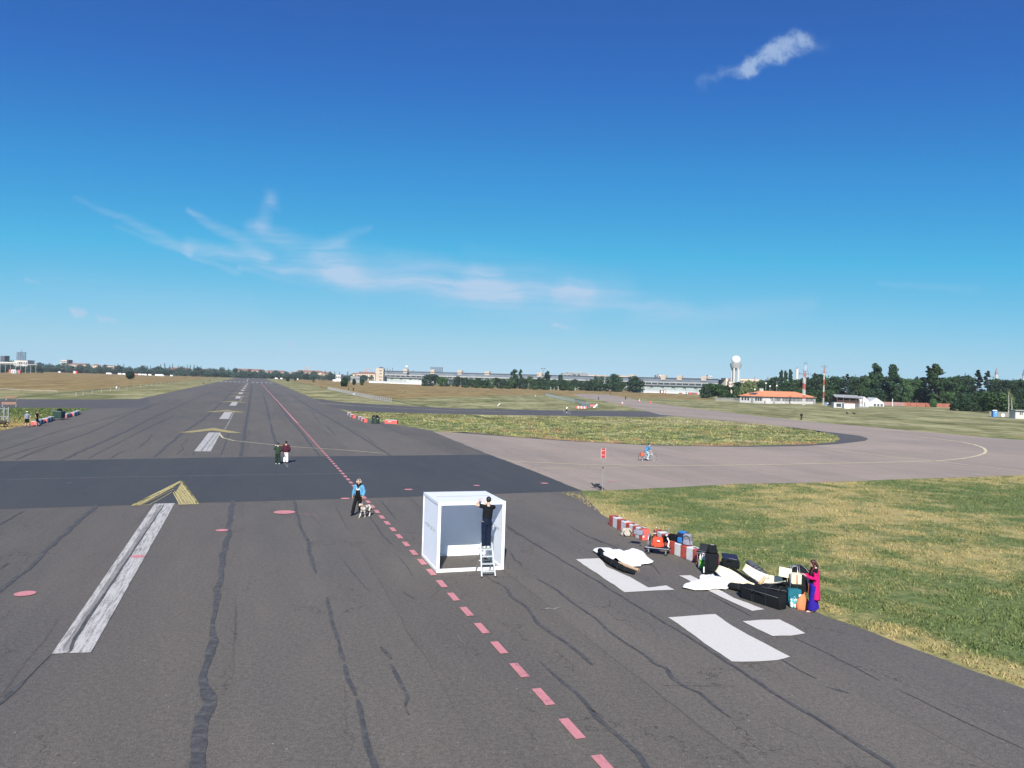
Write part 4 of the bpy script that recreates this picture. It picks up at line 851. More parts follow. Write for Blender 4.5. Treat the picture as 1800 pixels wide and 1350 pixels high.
c_lat = M('lattice_steel', (.13, .16, .22), .6, .1, 1.)
t = lattice('lattice_tower', 'dark lattice tower with a mast above the white building at far left', 'tower', 29, 38.5, 619, 632, 1300, 3, 4, c_lat, .7)
m = MB(); m.tube([(0, 4, 25), (0, 4, HT(33, 615.5, 1300))], .5, 5); m.build('mast', c_lat, t)
lattice('roof_frame', 'open grid scaffold standing on the left hangar roof', 'frame', 756, 776.5, 645, 654.5, 1180, 7, 4, c_lat, .42, 6)

# hangar: the great curved canopy with its roof-top stair towers
def arc(u, off=0., n=0.):
    p0 = AT(672, 1160); p1 = AT(1262, 935); pm = p0.lerp(p1, .5) + (Vector((p1.y - p0.y, -(p1.x - p0.x), 0)).normalized() * -55)
    q = p0 * (1 - u) ** 2 + pm * 2 * u * (1 - u) + p1 * u * u
    d = ((pm - p0) * 2 * (1 - u) + (p1 - pm) * 2 * u).normalized(); nn = Vector((d.y, -d.x, 0))      # towards the field
    return q + nn * off, d
def arcband(name, u0, u1, o0, z0, o1, z1, mat, parent, seg=24, thick=.5):
    m = MB(); vs = []
    for i in range(seg + 1):
        u = u0 + (u1 - u0) * i / seg; a, _ = arc(u, o0); b, _ = arc(u, o1); a2, _ = arc(u, o0 - thick); b2, _ = arc(u, o1 - thick)
        vs += [(a.x, a.y, z0), (b.x, b.y, z1), (b2.x, b2.y, z1 + (.2 if o0 != o1 else 0)), (a2.x, a2.y, z0 + (.2 if o0 != o1 else 0))]
    fs = []
    for i in range(seg):
        for k in range(4): fs.append((4 * i + k, 4 * i + (k + 1) % 4, 4 * i + 4 + (k + 1) % 4, 4 * i + 4 + k))
    fs += [(3, 2, 1, 0), (4 * seg, 4 * seg + 1, 4 * seg + 2, 4 * seg + 3)]
    m.add(vs, fs); return m.build(name, mat, parent)
hg = thing('hangar', 'immensely long curved airport hangar with flat canopy roof and strip windows', 'hangar')
arcband('back_wall', 0, 1, -20, 0, -20, 17.6, c_grey, hg); arcband('roof', 0, 1, -19, 18., -2, 17.6, c_dgrey, hg, thick=22)
arcband('fascia', 0, 1, 0, 13.6, 0, 17.4, c_blueg, hg); arcband('roof_edge', 0, 1, .6, 17.4, .6, 18.4, c_dgrey, hg); arcband('window_band', 0, 1, .4, 9.6, .4, 11.4, c_glass, hg); arcband('upper_band', 0, 1, .9, 11.6, .9, 13.4, M('pale_concrete', (.34, .35, .35), .8, .12, .2), hg); arcband('lower_band', 0, 1, .7, 8.2, .7, 9.4, c_grey, hg)
arcband('lower_wall', 0, 1, -2.6, 0, -2.6, 8.2, c_door, hg)
for k in range(60):
    u = (k + .5) / 60; p, d = arc(u, .9); m = MB(); m.box((p.x, p.y, 10.5), (.5, .7, 1.8), rz=math.atan2(d.y, d.x)); m.build('mullion', c_white, hg)
for k in range(34):
    u = (k + .5) / 34; p, d = arc(u, -1.8); m = MB(); m.box((p.x, p.y, 4.), (11 if k not in (5, 6, 7, 8) else 11, .5, 7.6), rz=math.atan2(d.y, d.x)); m.build('hangar_door', c_glass if k in (7, 8, 9, 10) else c_door, hg)
for px, w, h in ((713, 8, 4.6), (760, 8, 4.4), (809, 8, 4.2), (856.5, 9, 4), (950, 9, 4), (1113, 9, 4), (1167, 9, 4), (1196, 9, 4), (1238, 9, 4)):
    best = min(((abs(math.atan2(arc(u, 0)[0].x, arc(u, 0)[0].y) - math.atan2(AT(px, 1000).x, 1000)), u) for u in np.linspace(0, 1, 300)))[1]; p, d = arc(best, .3); q = p.y / F
    m = MB(); m.box((p.x, p.y + 3, 17.4 + h / 2 - 1), (w * q, 6, h + 2), rz=math.atan2(d.y, d.x)); m.build('stair_tower', c_stone, hg)
p, d = arc(0, 0)
m = MB(); P_ = AT(666.8, 1130); m.box((P_.x, P_.y + 6, 10.6), (11.2, 13, 21.2)); et = m.build('end_tower', c_stone, hg)
for k in range(4):
    m = MB(); m.box((P_.x + 1.5, P_.y - .55, 4 + k * 4.6), (3.6, .14, 1.1)); m.build('window', c_glass, et)
m = MB(); m.box((P_.x + 1.4, P_.y + 4, 22.2), (5, 5, 2.)); m.build('roof_box', c_dgrey, et)
# white awning tents along the foot of the hangar
t = thing('radome', 'small white radome ball on the hangar roof', 'radome', AT(714, 1135, 20.)); m = MB(); m.ell((0, 0, 4.8), (1.9, 1.9, 1.9)); m.build('dome', c_wht, t, True); m = MB(); m.tube([(0, 0, 1), (0, 0, 3.2)], .5, 6); m.build('mast', c_steel, t)
for px, yt in ((680, 646.8), (689.5, 647.2), (725.5, 651.2), (685, 649)):
    t = thing('antenna_mast', f'thin dark mast on the hangar roof, {dict([(680, "leftmost of four"), (689.5, "tallest right of the leftmost"), (725.5, "right of the radome"), (685, "shortest between two taller")])[px]}', 'antenna', AT(px, 1150, 17.5), 0, 'hangar roof masts'); hh = HT(px, yt, 1150) - 17.5; m = MB(); m.tube([(0, 0, 0), (0, 0, hh)], .35, 5); m.build('mast', c_dgrey, t); m = MB(); m.box((0, 0, hh), (1., .5, 1)); m.build('head', c_dgrey, t)
c_tent = M('white_tent_fabric', (.55, .56, .56), .6, .05, .5)
for k in range(9):
    px = 716.5 + k * 3.6; t = thing('marquee_tent', f'white pointed marquee, number {k+1} from the left in the row under the hangar' if k in (0, 8) else f'white pointed marquee under the hangar, {ordl(k, 9)} in the row', 'tent', AT(px, 1040), 0, 'pointed marquees under the hangar')
    if k == 0: t['label'] = 'white pointed marquee, first at the left of the row under the hangar'
    if k == 8: t['label'] = 'white pointed marquee, last at the right of the row under the hangar'
    m = MB(); m.box((0, 0, 1.6), (2.8, 2.8, 3.2)); m.build('wall', c_tent, t); m = MB(); m.add([(-1.5, -1.5, 3.2), (1.5, -1.5, 3.2), (1.5, 1.5, 3.2), (-1.5, 1.5, 3.2), (0, 0, 5.4)], [(0, 1, 4), (1, 2, 4), (2, 3, 4), (3, 0, 4), (3, 2, 1, 0)]); m.build('roof', c_tent, t)
for px0, px1, h, Y, lab in [(649, 676, 2.6, 1060, 'long low white tent left of the hangar marquees'), (676, 690, 2.4, 1050, 'white tent meeting the foot of the end tower'), (686, 712, 2.2, 1030, 'flat white tent before the left hangar doors'), (712, 742, 2.2, 1000, 'long flat white tent right of the dark van'), (1112, 1136, 1.9, 800, 'white flat tent beside the lone round tree'), (1170, 1206, 2.6, 810, 'long white tent before the right hangar'), (1206, 1228, 2.2, 805, 'white tent at the right end before the hangar'), (1134, 1160, 2., 815, 'white tent left of the red container')]:
    a, b = AT(px0, Y), AT(px1, Y); w = b.x - a.x; t = thing('flat_tent', lab, 'tent', a.lerp(b, .5), 0, 'flat tents before the hangar'); m = MB(); m.box((0, 0, h * .4), (w, 5, h * .8)); m.build('wall', c_tent, t)
    m = MB(); m.add([(-w / 2, -2.8, h * .8), (w / 2, -2.8, h * .8), (w / 2, 2.8, h * .8), (-w / 2, 2.8, h * .8), (-w / 2, 0, h * 1.15), (w / 2, 0, h * 1.15)], [(0, 1, 5, 4), (2, 3, 4, 5), (0, 4, 3), (1, 2, 5), (3, 2, 1, 0)]); m.build('roof', c_tent, t)
for px0, px1, yt, Y, c, lab in [(1160, 1166, 686, 800, 'dark', 'dark end of the red container before the hangar'), (1165.5, 1170, 686, 799, 'red', 'bright red container before the right hangar'), (1210, 1226, 690, 770, 'red', 'long low red fence banner stack right of the tents'), (1194, 1199, 690, 790, 'red', 'small dark red car shape between the white tents')]:
    a, b = AT(px0, Y), AT(px1, Y); h = HT(px0, yt, Y); t = thing('container', lab, 'container', a.lerp(b, .5), 0); m = MB(); m.box((0, 0, h / 2), (b.x - a.x, 3, h)); m.build('body', MATS['red_paint'] if c == 'red' else M('dark_red', (.12, .04, .035), .7), t); m = MB(); m.box((0, -1.53, h / 2), ((b.x - a.x) * .5, .06, h * .7)); m.build('panel', c_wht if 'tents' not in lab else c_dgrey, t)

# main terminal behind the trees
th = thing('terminal_building', 'wide stepped grey stone terminal block above the row of trees', 'building', AT(1014, 1120)); q = 1120 / F
for (x0, x1, yt, nm, mt, dy) in [(985, 1043, 662, 'base_block', c_grey, 0), (988, 1033, 656.5, 'middle_block', c_grey, 4), (998, 1031, 655, 'upper_block', c_grey, 8), (1031, 1042, 658, 'right_block', M('light_concrete', (.42, .42, .41), .85), 6), (1042, 1068, 659.5, 'cream_wing', c_cream, 10), (1088, 1105, 660, 'right_cream_wing', c_cream, 10)]:
    h = HT((x0 + x1) / 2, yt, 1120); m = MB(); m.box((((x0 + x1) / 2 - 1014) * q, 10 + dy, h / 2), ((x1 - x0) * q, 20, h)); w = m.build(nm, mt, th)
    m = MB(); m.box((((x0 + x1) / 2 - 1014) * q, 10 + dy, h + .3), ((x1 - x0) * q + .8, 21, .6)); m.build('cornice', M('pale_concrete', (.34, .35, .35)), w)
for x0, x1, y0, y1 in [(1006, 1012, 658, 660), (1015, 1019, 658, 660), (1007, 1010, 661.6, 663.6), (1011, 1014, 661.6, 663.6), (1015, 1018, 661.6, 663.6), (1019, 1022, 661.6, 663.6), (1024, 1029, 661, 664), (992, 996, 659, 661), (998, 1002, 659, 661)] + [(1045 + k * 3.4, 1047 + k * 3.4, 661.6, 663.6) for k in range(6)]:
    m = MB(); zc = HT((x0 + x1) / 2, (y0 + y1) / 2, 1120); m.box((((x0 + x1) / 2 - 1014) * q, -.1 + (4 if y0 < 661 else 0) + (10 if x0 > 1040 else 0), zc), ((x1 - x0) * q, .3, (y1 - y0) * q)); m.build('window', c_glass, th)
t = thing('floodlight_mast', 'slim lattice mast with lamp heads above the trees left of the terminal', 'mast', AT(954, 900)); z = HT(954, 648, 900); m = MB(); m.tube([(0, 0, 0), (0, 0, z)], .35, 6); m.build('pole', c_steel, t)
for dx in (-1.6, 1.6): m = MB(); m.box((dx, 0, z), (1.6, .8, 1.2)); m.build('lamp_head', c_dgrey, t)
m = MB(); m.box((0, 0, z - .2), (4, .3, .3)); m.build('cross_arm', c_steel, t)

# radar tower
t = thing('radar_tower', 'tall white radar tower with a big ball dome on white legs', 'tower', AT(1292, 1350)); q = 1350 / F
zt = HT(1292, 625, 1350); zc = HT(1292, 641, 1350); zd = HT(1292, 646, 1350)
m = MB(); m.ell((0, 0, zt - 7.9), (7.9, 7.9, 7.9), nu=28, nv=18); m.build('radome', M('radome_white', (.74, .74, .73), .45, .03, 1.), t, True)
m = MB(); m.lathe([(9.6, zc - 3.2), (9.9, zc + 1.6), (9.9, zc + 2.2), (6, zc + 2.6)], n=32); m.build('platform', c_grey, t)
m = MB(); m.lathe([(8.4, zd - .4), (8.9, zd + .2), (8.9, zc - 3.), (8.2, zc - 2.6)], n=32); m.build('drum', c_white, t)
for k in range(5):
    a = rad(12 + 72 * k); m = MB(); m.lathe([(1.75, 0), (1.75, zd)], (math.cos(a) * 6.2, math.sin(a) * 6.2, 0), 12); m.build('leg', c_white, t)
m = MB(); m.lathe([(1.6, 0), (1.6, zd)], (0, 0, 0), 12); m.build('core_shaft', c_grey, t)
# silo tower, spires
t = thing('silo_tower', 'plain white round tower behind the wood left of the red masts', 'tower', AT(1399.5, 1100)); z = HT(1399, 648.5, 1100); m = MB(); m.lathe([(2.4, 0), (2.4, z), (1.8, z + .3)], n=16); m.build('shaft', c_white, t, False); m = MB(); m.lathe([(.8, z), (.8, z + 1.8)], n=8); m.build('cap', c_dgrey, t)
for px, yt, yb, lab in [(1750, 645.5, 658, 'white minaret with a grey pointed cap above the wood, left of two'), (1798.5, 647, 660, 'white minaret with a grey cap at the right edge, right of two')]:
    Y = 760; t = thing('minaret', lab, 'minaret', AT(px, Y), 0, 'minarets above the wood'); z1 = HT(px, yt, Y); z0 = HT(px, yb, Y); m = MB(); m.lathe([(1.25, 0), (1.25, z0)], n=14); m.build('shaft', c_white, t); m = MB(); m.lathe([(1.5, z0), (1.5, z0 + 1.), (.05, z1)], n=14); m.build('cap', M('lead_grey', (.2, .2, .22), .6), t); m = MB(); m.lathe([(1.7, z0 - 1.6), (1.7, z0 - .8)], n=14); m.build('balcony', c_white, t)
t = thing('church_spire', 'tiny grey spire above the wood, right of the radar tower', 'spire', AT(1348.7, 1500)); z = HT(1348, 660, 1500); m = MB(); m.lathe([(2.4, 0), (2.4, z - 6), (.05, z)], n=4); m.build('roof', c_grey, t)
t = thing('chimney_stack', 'thin far chimney above the wood right of the radar tower', 'chimney', AT(1325.5, 1500)); z = HT(1325, 661, 1500); m = MB(); m.lathe([(.9, 0), (.7, z)], n=8); m.build('shaft', c_grey, t)
# tower cranes far off
c_crane = M('crane_red', (.5, .2, .15), .6)
for px, yt, lab in [(538, 646, 'faint pale tower crane left of the far red roofs'), (644, 648, 'faint red tower crane above the houses left of the hangar')]:
    Y = 1900; t = thing('tower_crane', lab, 'crane', AT(px, Y), 0, 'far tower cranes'); z = HT(px, yt, Y); m = MB(); m.box((0, 0, z / 2), (1., 1., z)); m.build('mast', c_crane, t); m = MB(); m.box((5, 0, z - .8), (18, .8, .9)); m.build('jib', c_crane, t); m = MB(); m.box((-5, 0, z - 1.4), (2.4, 1, 1.6)); m.build('counterweight', c_grey, t)

# orange roofed service building with its masts (about 350 m away)
Y = 352.; q = Y / F
A_, B_ = AT(1341, 384), AT(1433, 414)
bd = thing('service_building', 'long single-storey white building with a hipped orange tiled roof', 'building', A_, math.atan2(B_.y - A_.y, B_.x - A_.x)); W_ = (B_ - A_).length; Dp = 13.6
m = MB(); m.box((W_ / 2, Dp / 2, 1.75), (W_, Dp, 3.5)); m.build('wall', M('pale_wall', (.56, .53, .52), .8, .08, .5), bd)
m = MB(); o = .9; m.add([(-o, -o, 3.5), (W_ + o, -o, 3.5), (W_ + o, Dp + o, 3.5), (-o, Dp + o, 3.5), (7.5, Dp / 2, 6.3), (W_ - 9, Dp / 2, 6.3), ], [(0, 1, 5, 4), (2, 3, 4, 5), (1, 2, 5), (3, 0, 4), (3, 2, 1, 0)]); rf = m.build('roof', c_orange, bd)
m = MB(); m.box((8.6, Dp / 2, 6.4), (1.5, 1.3, 2.2)); m.build('chimney', c_white, rf)
m = MB(); m.add([(1.2, 5.2, 4.4), (3.4, 5.4, 5.18), (3.4, 8.6, 5.18), (1.2, 9.4, 4.4)], [(0, 1, 2, 3)]); m.build('solar_panel', c_glass, rf)
for f in (.12, .25, .37, .71, .81, .91):
    m = MB(); m.box((-.04, Dp * (1 - f), 2.1), (.1, .95, 1.6)); m.build('window', c_glass, bd)
wx = [6.6, 7.9] + [11.2 + k * 1.2 for k in range(4)] + [17 + k * 1.25 for k in range(int((W_ - 18) / 1.25))]
for i, x in enumerate(wx[:60]): m = MB(); m.box((x, -.04, 2.15), (.72, .1, 1.7)); m.build('window', c_glass, bd)
m = MB(); m.box((-.05, Dp * .46, 1.3), (.1, 1.3, 2.5)); m.build('door', c_grey, bd)
for x in (9.6, 16.2): m = MB(); m.box((x, -.05, 1.3), (1.2, .1, 2.5)); m.build('door', c_grey if x < 10 else c_white, bd)
m = MB(); m.box((2.6, -1.2, 1.2), (4.4, .2, 2.4)); m.build('screen_panel', M('pale_wall2', (.6, .57, .56), .8), bd)
for px, yt, lab in [(1345.3, 673.5, 'plain thin antenna pole on the orange roof, left of the dish'), (1352.6, 679, 'short pole with a small dish on the orange roof'), (1364.5, 669, 'tallest thin pole with a box on the orange roof'), (1326, 684.5, 'tiny dish at the left end of the orange roof')]:
    t = thing('antenna_pole', lab, 'antenna', AT(px, 401, 5.2), 0, 'poles on the orange roof'); hh = HT(px, yt, 401) - 5.2; m = MB(); m.tube([(0, 0, 0), (0, 0, hh)], .09, 5); m.build('pole', c_steel, t); m = MB(); m.ell((0, -.1, hh if 'dish' in lab else hh * .6), (.4, .2, .4)); m.build('dish' if 'dish' in lab else 'box', c_wht, t)
c_mred = M('mast_red', (.42, .11, .08), .6, .08, 1.); c_mwht = M('mast_white', (.5, .5, .5), .6, .08, 1.)
def mast(px, ybase, ytop, Y, bands, w, label, arms):
    p = AT(px, Y); z = HT(px, ytop, Y); t = thing('radio_mast', label, 'mast', p, 0, 'red and white radio masts'); zs = [0] + [HT(px, b, Y) for b in bands] + [z * .97]
    for i in range(len(zs) - 1):
        m = MB(); z0, z1 = zs[i], zs[i + 1]
        for dx, dy in ((-1, -.6), (1, -.6), (0, 1)): m.tube([(dx * w / 2, dy * w / 2, z0), (dx * w / 2 * .97, dy * w / 2, z1)], .075, 5)
        n = max(1, int((z1 - z0) / w)); st = (z1 - z0) / n
        for k in range(n):
            a = z0 + k * st; m.tube([(-w / 2, -w * .3, a), (w / 2, -w * .3, a + st)], .075, 4); m.tube([(w / 2, -w * .3, a), (-w / 2, -w * .3, a + st)], .075, 4); m.tube([(w / 2, -w * .3, a), (0, w / 2, a + st)], .06, 4); m.tube([(-w / 2, -w * .3, a), (0, w / 2, a + st)], .06, 4)
        m.build('mast_section', c_mwht if i % 2 == 0 else c_mred, t)
    for za, wa in arms:
        zz = HT(px, za, Y); m = MB(); m.tube([(-wa / 2, 0, zz), (wa / 2, 0, zz)], .08, 4)
        for s in (-1, 1): m.tube([(s * wa / 2, 0, zz - .7), (s * wa / 2, 0, zz + .9)], .07, 4)
        m.build('antenna_arm', c_lat, t)
    m = MB(); m.tube([(0, 0, z * .96), (0, 0, z + .8)], .12, 5); m.build('tip', c_lat, t)
mast(1411.2, 712, 654, 370, [701, 694.5, 684, 673, 662], .62, 'left red and white lattice mast with many antennas, front one of the pair', [(657, 4.6)])
mast(1413.8, 712, 638.5, 377, [701, 695, 685, 675, 664, 652], .55, 'taller left lattice mast with a top antenna, rear one of the pair', [(639.5, 1.6), (652, 2), (657.5, 5.4)])
mast(1447.0, 711, 643.5, 400, [699.5, 689, 678, 667.5, 656.5], .6, 'right red and white lattice mast with a forked top', [(644.2, 2.6), (654.6, 2.4)])
# viewing stand, containers and tents
c_wood = M('brown_timber', (.16, .10, .075), .8, .25, 2.); c_zinc = M('zinc_roof', (.30, .31, .30), .6, .1, .6)
Yv = 350.; a, b = AT(1465, Yv), AT(1512, Yv); w = b.x - a.x; st = thing('viewing_stand', 'two-storey timber stand with a grey roof and brown railings', 'grandstand', a.lerp(b, .5))
m = MB(); m.add([(-w / 2 - .6, -3, 4.6), (w / 2, -3, 4.3), (w / 2 + .2, 4, 5.6), (-w / 2 + 1.2, 4, 5.8)], [(0, 1, 2, 3)]); m.add([(-w / 2 - .6, -3, 4.4), (w / 2, -3, 4.1), (w / 2 + .2, 4, 5.4), (-w / 2 + 1.2, 4, 5.6)], [(3, 2, 1, 0)]); m.build('roof', c_zinc, st)
m = MB(); m.box((0, 2, 2.6), (w - .6, 2, 5)); m.build('back_wall', M('dark_timber', (.07, .06, .055), .85), st); m = MB(); m.box((0, -1, 2.2), (w - .4, 5, .25)); m.build('deck', c_wood, st)
for k in range(5): m = MB(); m.box((-w / 2 + .4 + k * (w - .8) / 4, -2.8, 2.3), (.18, .18, 4.6)); m.build('post', c_wood, st)
for zz in (2.7, 3.1): m = MB(); m.box((0, -3.0, zz), (w - .4, .1, .12)); m.build('railing', c_wood, st)
def box_thing(name, px0, px1, ytop, ybase, label, cat, mat, dep=2.4, group=None, z0=0, parts=()):
    Y = G((px0 + px1) / 2, ybase).y; a, b = AT(px0, Y), AT(px1, Y); w = b.x - a.x; h = HT((px0 + px1) / 2, ytop, Y); t = thing(name, label, cat, a.lerp(b, .5), 0, group)
    m = MB(); m.box((0, dep / 2, h / 2 + z0), (w, dep, h)); m.build('body', mat, t, bevel=.04)
    for nm, x0, x1, zz0, zz1, mt in parts: m = MB(); m.box((w * ((x0 + x1) / 2 - .5), -.03, h * (zz0 + zz1) / 2), (w * (x1 - x0), .1, h * (zz1 - zz0))); m.build(nm, mt, t)
    return t
box_thing('site_cabin', 1465.5, 1484, 707.5, 716.8, 'pale cabin with a wide dark window before the viewing stand', 'cabin', c_white, parts=[('window', .25, .7, .2, .8, c_glass), ('roof_trim', 0, 1, .96, 1.05, c_grey)])
box_thing('white_container', 1484, 1502.5, 709, 718.2, 'plain white container right of the cabin, with red top line', 'container', c_wht, parts=[('door', .55, .95, .05, .92, c_white), ('red_stripe', 0, 1, .93, .99, c_mred)])
for px0, px1, yr, ye, yb, lab, win in [(1511, 1527, 697, 703, 714.5, 'white gabled shed end attached to the viewing stand', 1), (1527, 1554, 699, 707, 714, 'white party tent with a pointed roof and dark window bays', 3)]:
    Y = 380. if win == 1 else 396.; a, b = AT(px0, Y), AT(px1, Y); w = b.x - a.x; he = HT(px0, ye, Y); hr = HT(px0, yr, Y); t = thing('gabled_tent' if win == 3 else 'shed', lab, 'tent' if win == 3 else 'shed', a.lerp(b, .5))
    m = MB(); m.add([(-w / 2, 0, 0), (w / 2, 0, 0), (w / 2, 0, he), (0, 0, hr), (-w / 2, 0, he), (-w / 2, 9, 0), (w / 2, 9, 0), (w / 2, 9, he), (0, 9, hr), (-w / 2, 9, he)], [(0, 1, 2, 3, 4), (9, 8, 7, 6, 5), (0, 5, 6, 1), (1, 6, 7, 2), (4, 9, 5, 0)]); m.build('wall', c_tent, t)
    m = MB(); m.add([(w / 2 + .2, -.2, he - .05), (0, -.2, hr + .1), (0, 9.2, hr + .1), (w / 2 + .2, 9.2, he - .05), (-w / 2 - .2, -.2, he - .05), (-w / 2 - .2, 9.2, he - .05)], [(0, 3, 2, 1), (1, 2, 5, 4)]); m.build('roof', c_tent, t)
    for k in range(win): m = MB(); m.box((-w * .1 + k * w * .22 if win > 1 else w * .05, -.04, he * .36), (w * .15 if win > 1 else .5, .08, he * .6)); m.build('window', c_dgrey, t)
for px0, px1, yt, yb, lab, col in [(1450, 1464, 705, 714.5, 'fence with blue and white banners left of the cabin', (.12, .22, .42)), (1300 - 42, 1300, 697, 705.5, 'pale mesh fence left of the orange roofed building', None), (1502, 1528, 707, 718, 'grey mesh fence right of the white container', None), (1555, 1590, 707, 713.6, 'grey fence with white boards right of the party tent', None)]:
    Y = G((px0 + px1) / 2, yb).y; a, b = AT(px0, Y), AT(px1, Y); w = b.x - a.x; t = thing('mesh_fence', lab, 'fence', a.lerp(b, .5), 0, 'mesh fences by the service yard')
    n = max(2, int(w / 2.4))
    for k in range(n + 1): m = MB(); m.box((-w / 2 + k * w / n, 0, 1.), (.08, .08, 2.)); m.build('post', c_steel, t)
    m = MB()
    for k in range(int(w / .35)): m.box((-w / 2 + (k + .5) * .35, .03, 1.), (.05, .03, 1.9))
    for k in range(7): m.box((0, .06, .15 + k * .3), (w, .03, .05))
    m.build('mesh_panel', M('galvanised', (.38, .38, .40), .6, .1, 2.), t)
    if col:
        for k, cc in enumerate(((.08, .2, .45), (.7, .7, .7), (.06, .15, .38), (.65, .68, .7))): m = MB(); m.box((-w / 2 + (k + .5) * w / 4, -.05, 1.1), (w / 4 * .8, .05, 1.1)); m.build('banner', M('banner%d' % k, cc, .7), t)
t = thing('flag_pole', 'thick short white pole before the fence right of the tent', 'pole', AT(1568.5, 400)); z = HT(1568, 701, 400); m = MB(); m.tube([(0, 0, 0), (0, 0, z)], .16, 8); m.build('shaft', c_wht, t); m = MB(); m.lathe([(.3, 0), (.3, .2)], n=8); m.build('base', c_grey, t)
# brick wall
c_brick = M('red_brick', (.30, .11, .075), .9, .28, 1.2, .4, 6.)
bw = thing('brick_wall', 'long weathered red brick wall at the foot of the wood', 'wall'); pts = [(1545, 708), (1600, 713.6), (1660, 715.6), (1725, 718.2)]
for i in range(3):
    a, b = AT(pts[i][0], 432), AT(pts[i + 1][0], 432); m = MB(); c = a.lerp(b, .5); m.box((c.x, c.y, 1.05), ((b - a).length - .1, .4, 2.1)); w = m.build('wall_section', c_brick, bw)
    m = MB(); m.box((c.x, c.y, 2.16), ((b - a).length - .1, .5, .12)); m.build('coping', M('dark_coping', (.13, .07, .06), .9), w)
for k in range(12):
    p = AT(1550 + k * 15.5, 431.7); m = MB(); m.box((p.x, p.y, 1.15), (.5, .5, 2.3)); m.build('pier', c_brick, bw)
# right edge: toilet, dish, hut, fence
t = thing('portable_toilet', 'blue portable toilet cabin with a white roof', 'toilet', AT(1748, 262), rad(-10)); cb = M('blue_plastic', (.05, .19, .48), .5, .08, 3.)
m = MB(); m.box((0, 0, 1.05), (1.5, 1.3, 2.1)); m.build('cabin', cb, t, bevel=.05); m = MB(); m.lathe([(.86, 2.1), (.9, 2.16), (.6, 2.36), (.1, 2.42)], n=16); m.build('roof', c_wht, t, True); m = MB(); m.box((.12, -.68, 1.), (.8, .05, 1.8)); d_ = m.build('door', M('light_blue_plastic', (.10, .30, .62), .5), t); m = MB(); m.box((-.18, -.72, 1.), (.06, .04, .16)); m.build('handle', c_wht, d_); m = MB(); m.box((.1, -.72, 1.6), (.3, .02, .2)); m.build('sign', c_wht, d_)
t = thing('dish_sign', 'white round disc on a short stand right of the blue toilet', 'sign', AT(1763, 258)); m = MB(); m.loft([(0, 0, .75), (0, .08, .75)], .6, n=20, dome=False); m.build('disc', c_wht, t); m = MB(); m.tube([(0, .1, 0), (0, .1, .3)], .07, 5); m.build('stand', c_steel, t); m = MB(); m.box((0, -.03, .75), (.06, .03, .5)); m.build('mark', c_dgrey, t)
hb = box_thing('site_hut', 1784.5, 1812, 722.5, 736.5, 'pale hut with a dark flat roof and small windows at the right edge', 'hut', c_white, 3., parts=[('window', .28, .34, .5, .85, c_glass), ('window', .4, .46, .5, .85, c_glass), ('door', .02, .2, .02, .8, c_white)])
m = MB(); m.box((0, 1.4, 2.75), (6., 4.2, .25)); m.build('roof', c_zinc, hb)
a, b = AT(1740, 266), AT(1790, 262); w = (b - a).length; t = thing('panel_fence', 'grey board fence behind the blue toilet', 'fence', a.lerp(b, .5)); m = MB()
for k in range(40): m.box((-w / 2 + (k + .5) * w / 40, 1.4, .85), (w / 40 * .8, .05, 1.7))
m.build('boards', M('grey_boards', (.26, .25, .22), .85, .2, 3.), t)
for k in range(5): m = MB(); m.box((-w / 2 + k * w / 4, 1.5, .9), (.12, .12, 1.8)); m.build('post', c_grey, t)
m = MB(); m.box((0, 1.36, 1.72), (w, .06, .08)); m.build('rail', c_grey, t)

# parked vans and trailers far off
def van(px, Y, w, h, col, label):
    t = thing('parked_van', label, 'van', AT(px, Y), 0, 'white vans parked along the far edge'); m = MB()
    m.prism([(0, 0)] * 0 or [(-w / 2, -1), (w / 2, -1), (w / 2, 1), (-w / 2, 1)], .4, h * .55); m.prism([(-w / 2, -.95), (w / 2 - w * .14, -.95), (w / 2 - w * .14, .95), (-w / 2, .95)], h * .55, h); m.build('body', col, t, bevel=.12)
    m = MB(); m.box((w / 2 - w * .2, -1.0, h * .72), (w * .1, .1, h * .22)); m.build('window', c_glass, t)
    for s in (-1, 1): m = MB(); m.loft([(s * w * .3, -1.05, .38), (s * w * .3, -.8, .38)], .38, n=10, dome=False); m.build('wheel', c_black, t)
vl = ['lone white van just left of the round meadow shrub', 'second white van left of the meadow shrub', 'third white trailer left of the shrub, partly hidden', 'white van right of the meadow shrub', 'small white van beside the pinkish one', 'single white van in the middle of the far row', 'white van next to the gap in the far row', 'short white van before the cream house', 'longest white trailer before the cream house', 'small lone white van before the row of houses', 'white van left of the runway end bushes', 'white van right of the runway end', 'small white van by the conical bush', 'white lorry before the far right tree', 'long white trailer by the right houses', 'white van at the left rim before the trees', 'tiny white van beside the kiosk']
for (px, w, h, Y), l in zip([(192, 9, 2.6, 1180), (211, 6, 2.6, 1170), (219, 6, 2.4, 1172), (246, 6, 2.4, 1180), (251.5, 4, 2.4, 1190), (256, 4.4, 2.6, 1150), (264, 5, 2.6, 1140), (276, 5, 2.6, 1120), (283, 10, 2.8, 1110), (302, 4, 2.4, 1120), (486, 5, 2.4, 1250), (495, 4, 2.4, 1240), (523.5, 2.4, 2.2, 1200), (589, 6, 3, 1060), (600, 7, 3.2, 1050), (70, 5, 2.2, 1200), (105, 4, 2.2, 1200)], vl): van(px, Y, w, h, c_wht, l)
van(239.5, 1185, 5, 2.6, M('pink_van', (.5, .2, .2), .6), 'pinkish van right behind the meadow shrub')
t = block('low_shed', 616, 632, 661.5, 1000, 'long low grey flat-roofed shed left of the hangar tower', 'shed', c_grey, rows=1, cols=5); block('low_shed', 590, 599, 658.5, 1150, 'low white house right of the distant tall crown', 'shed', c_white, rows=1, cols=3)
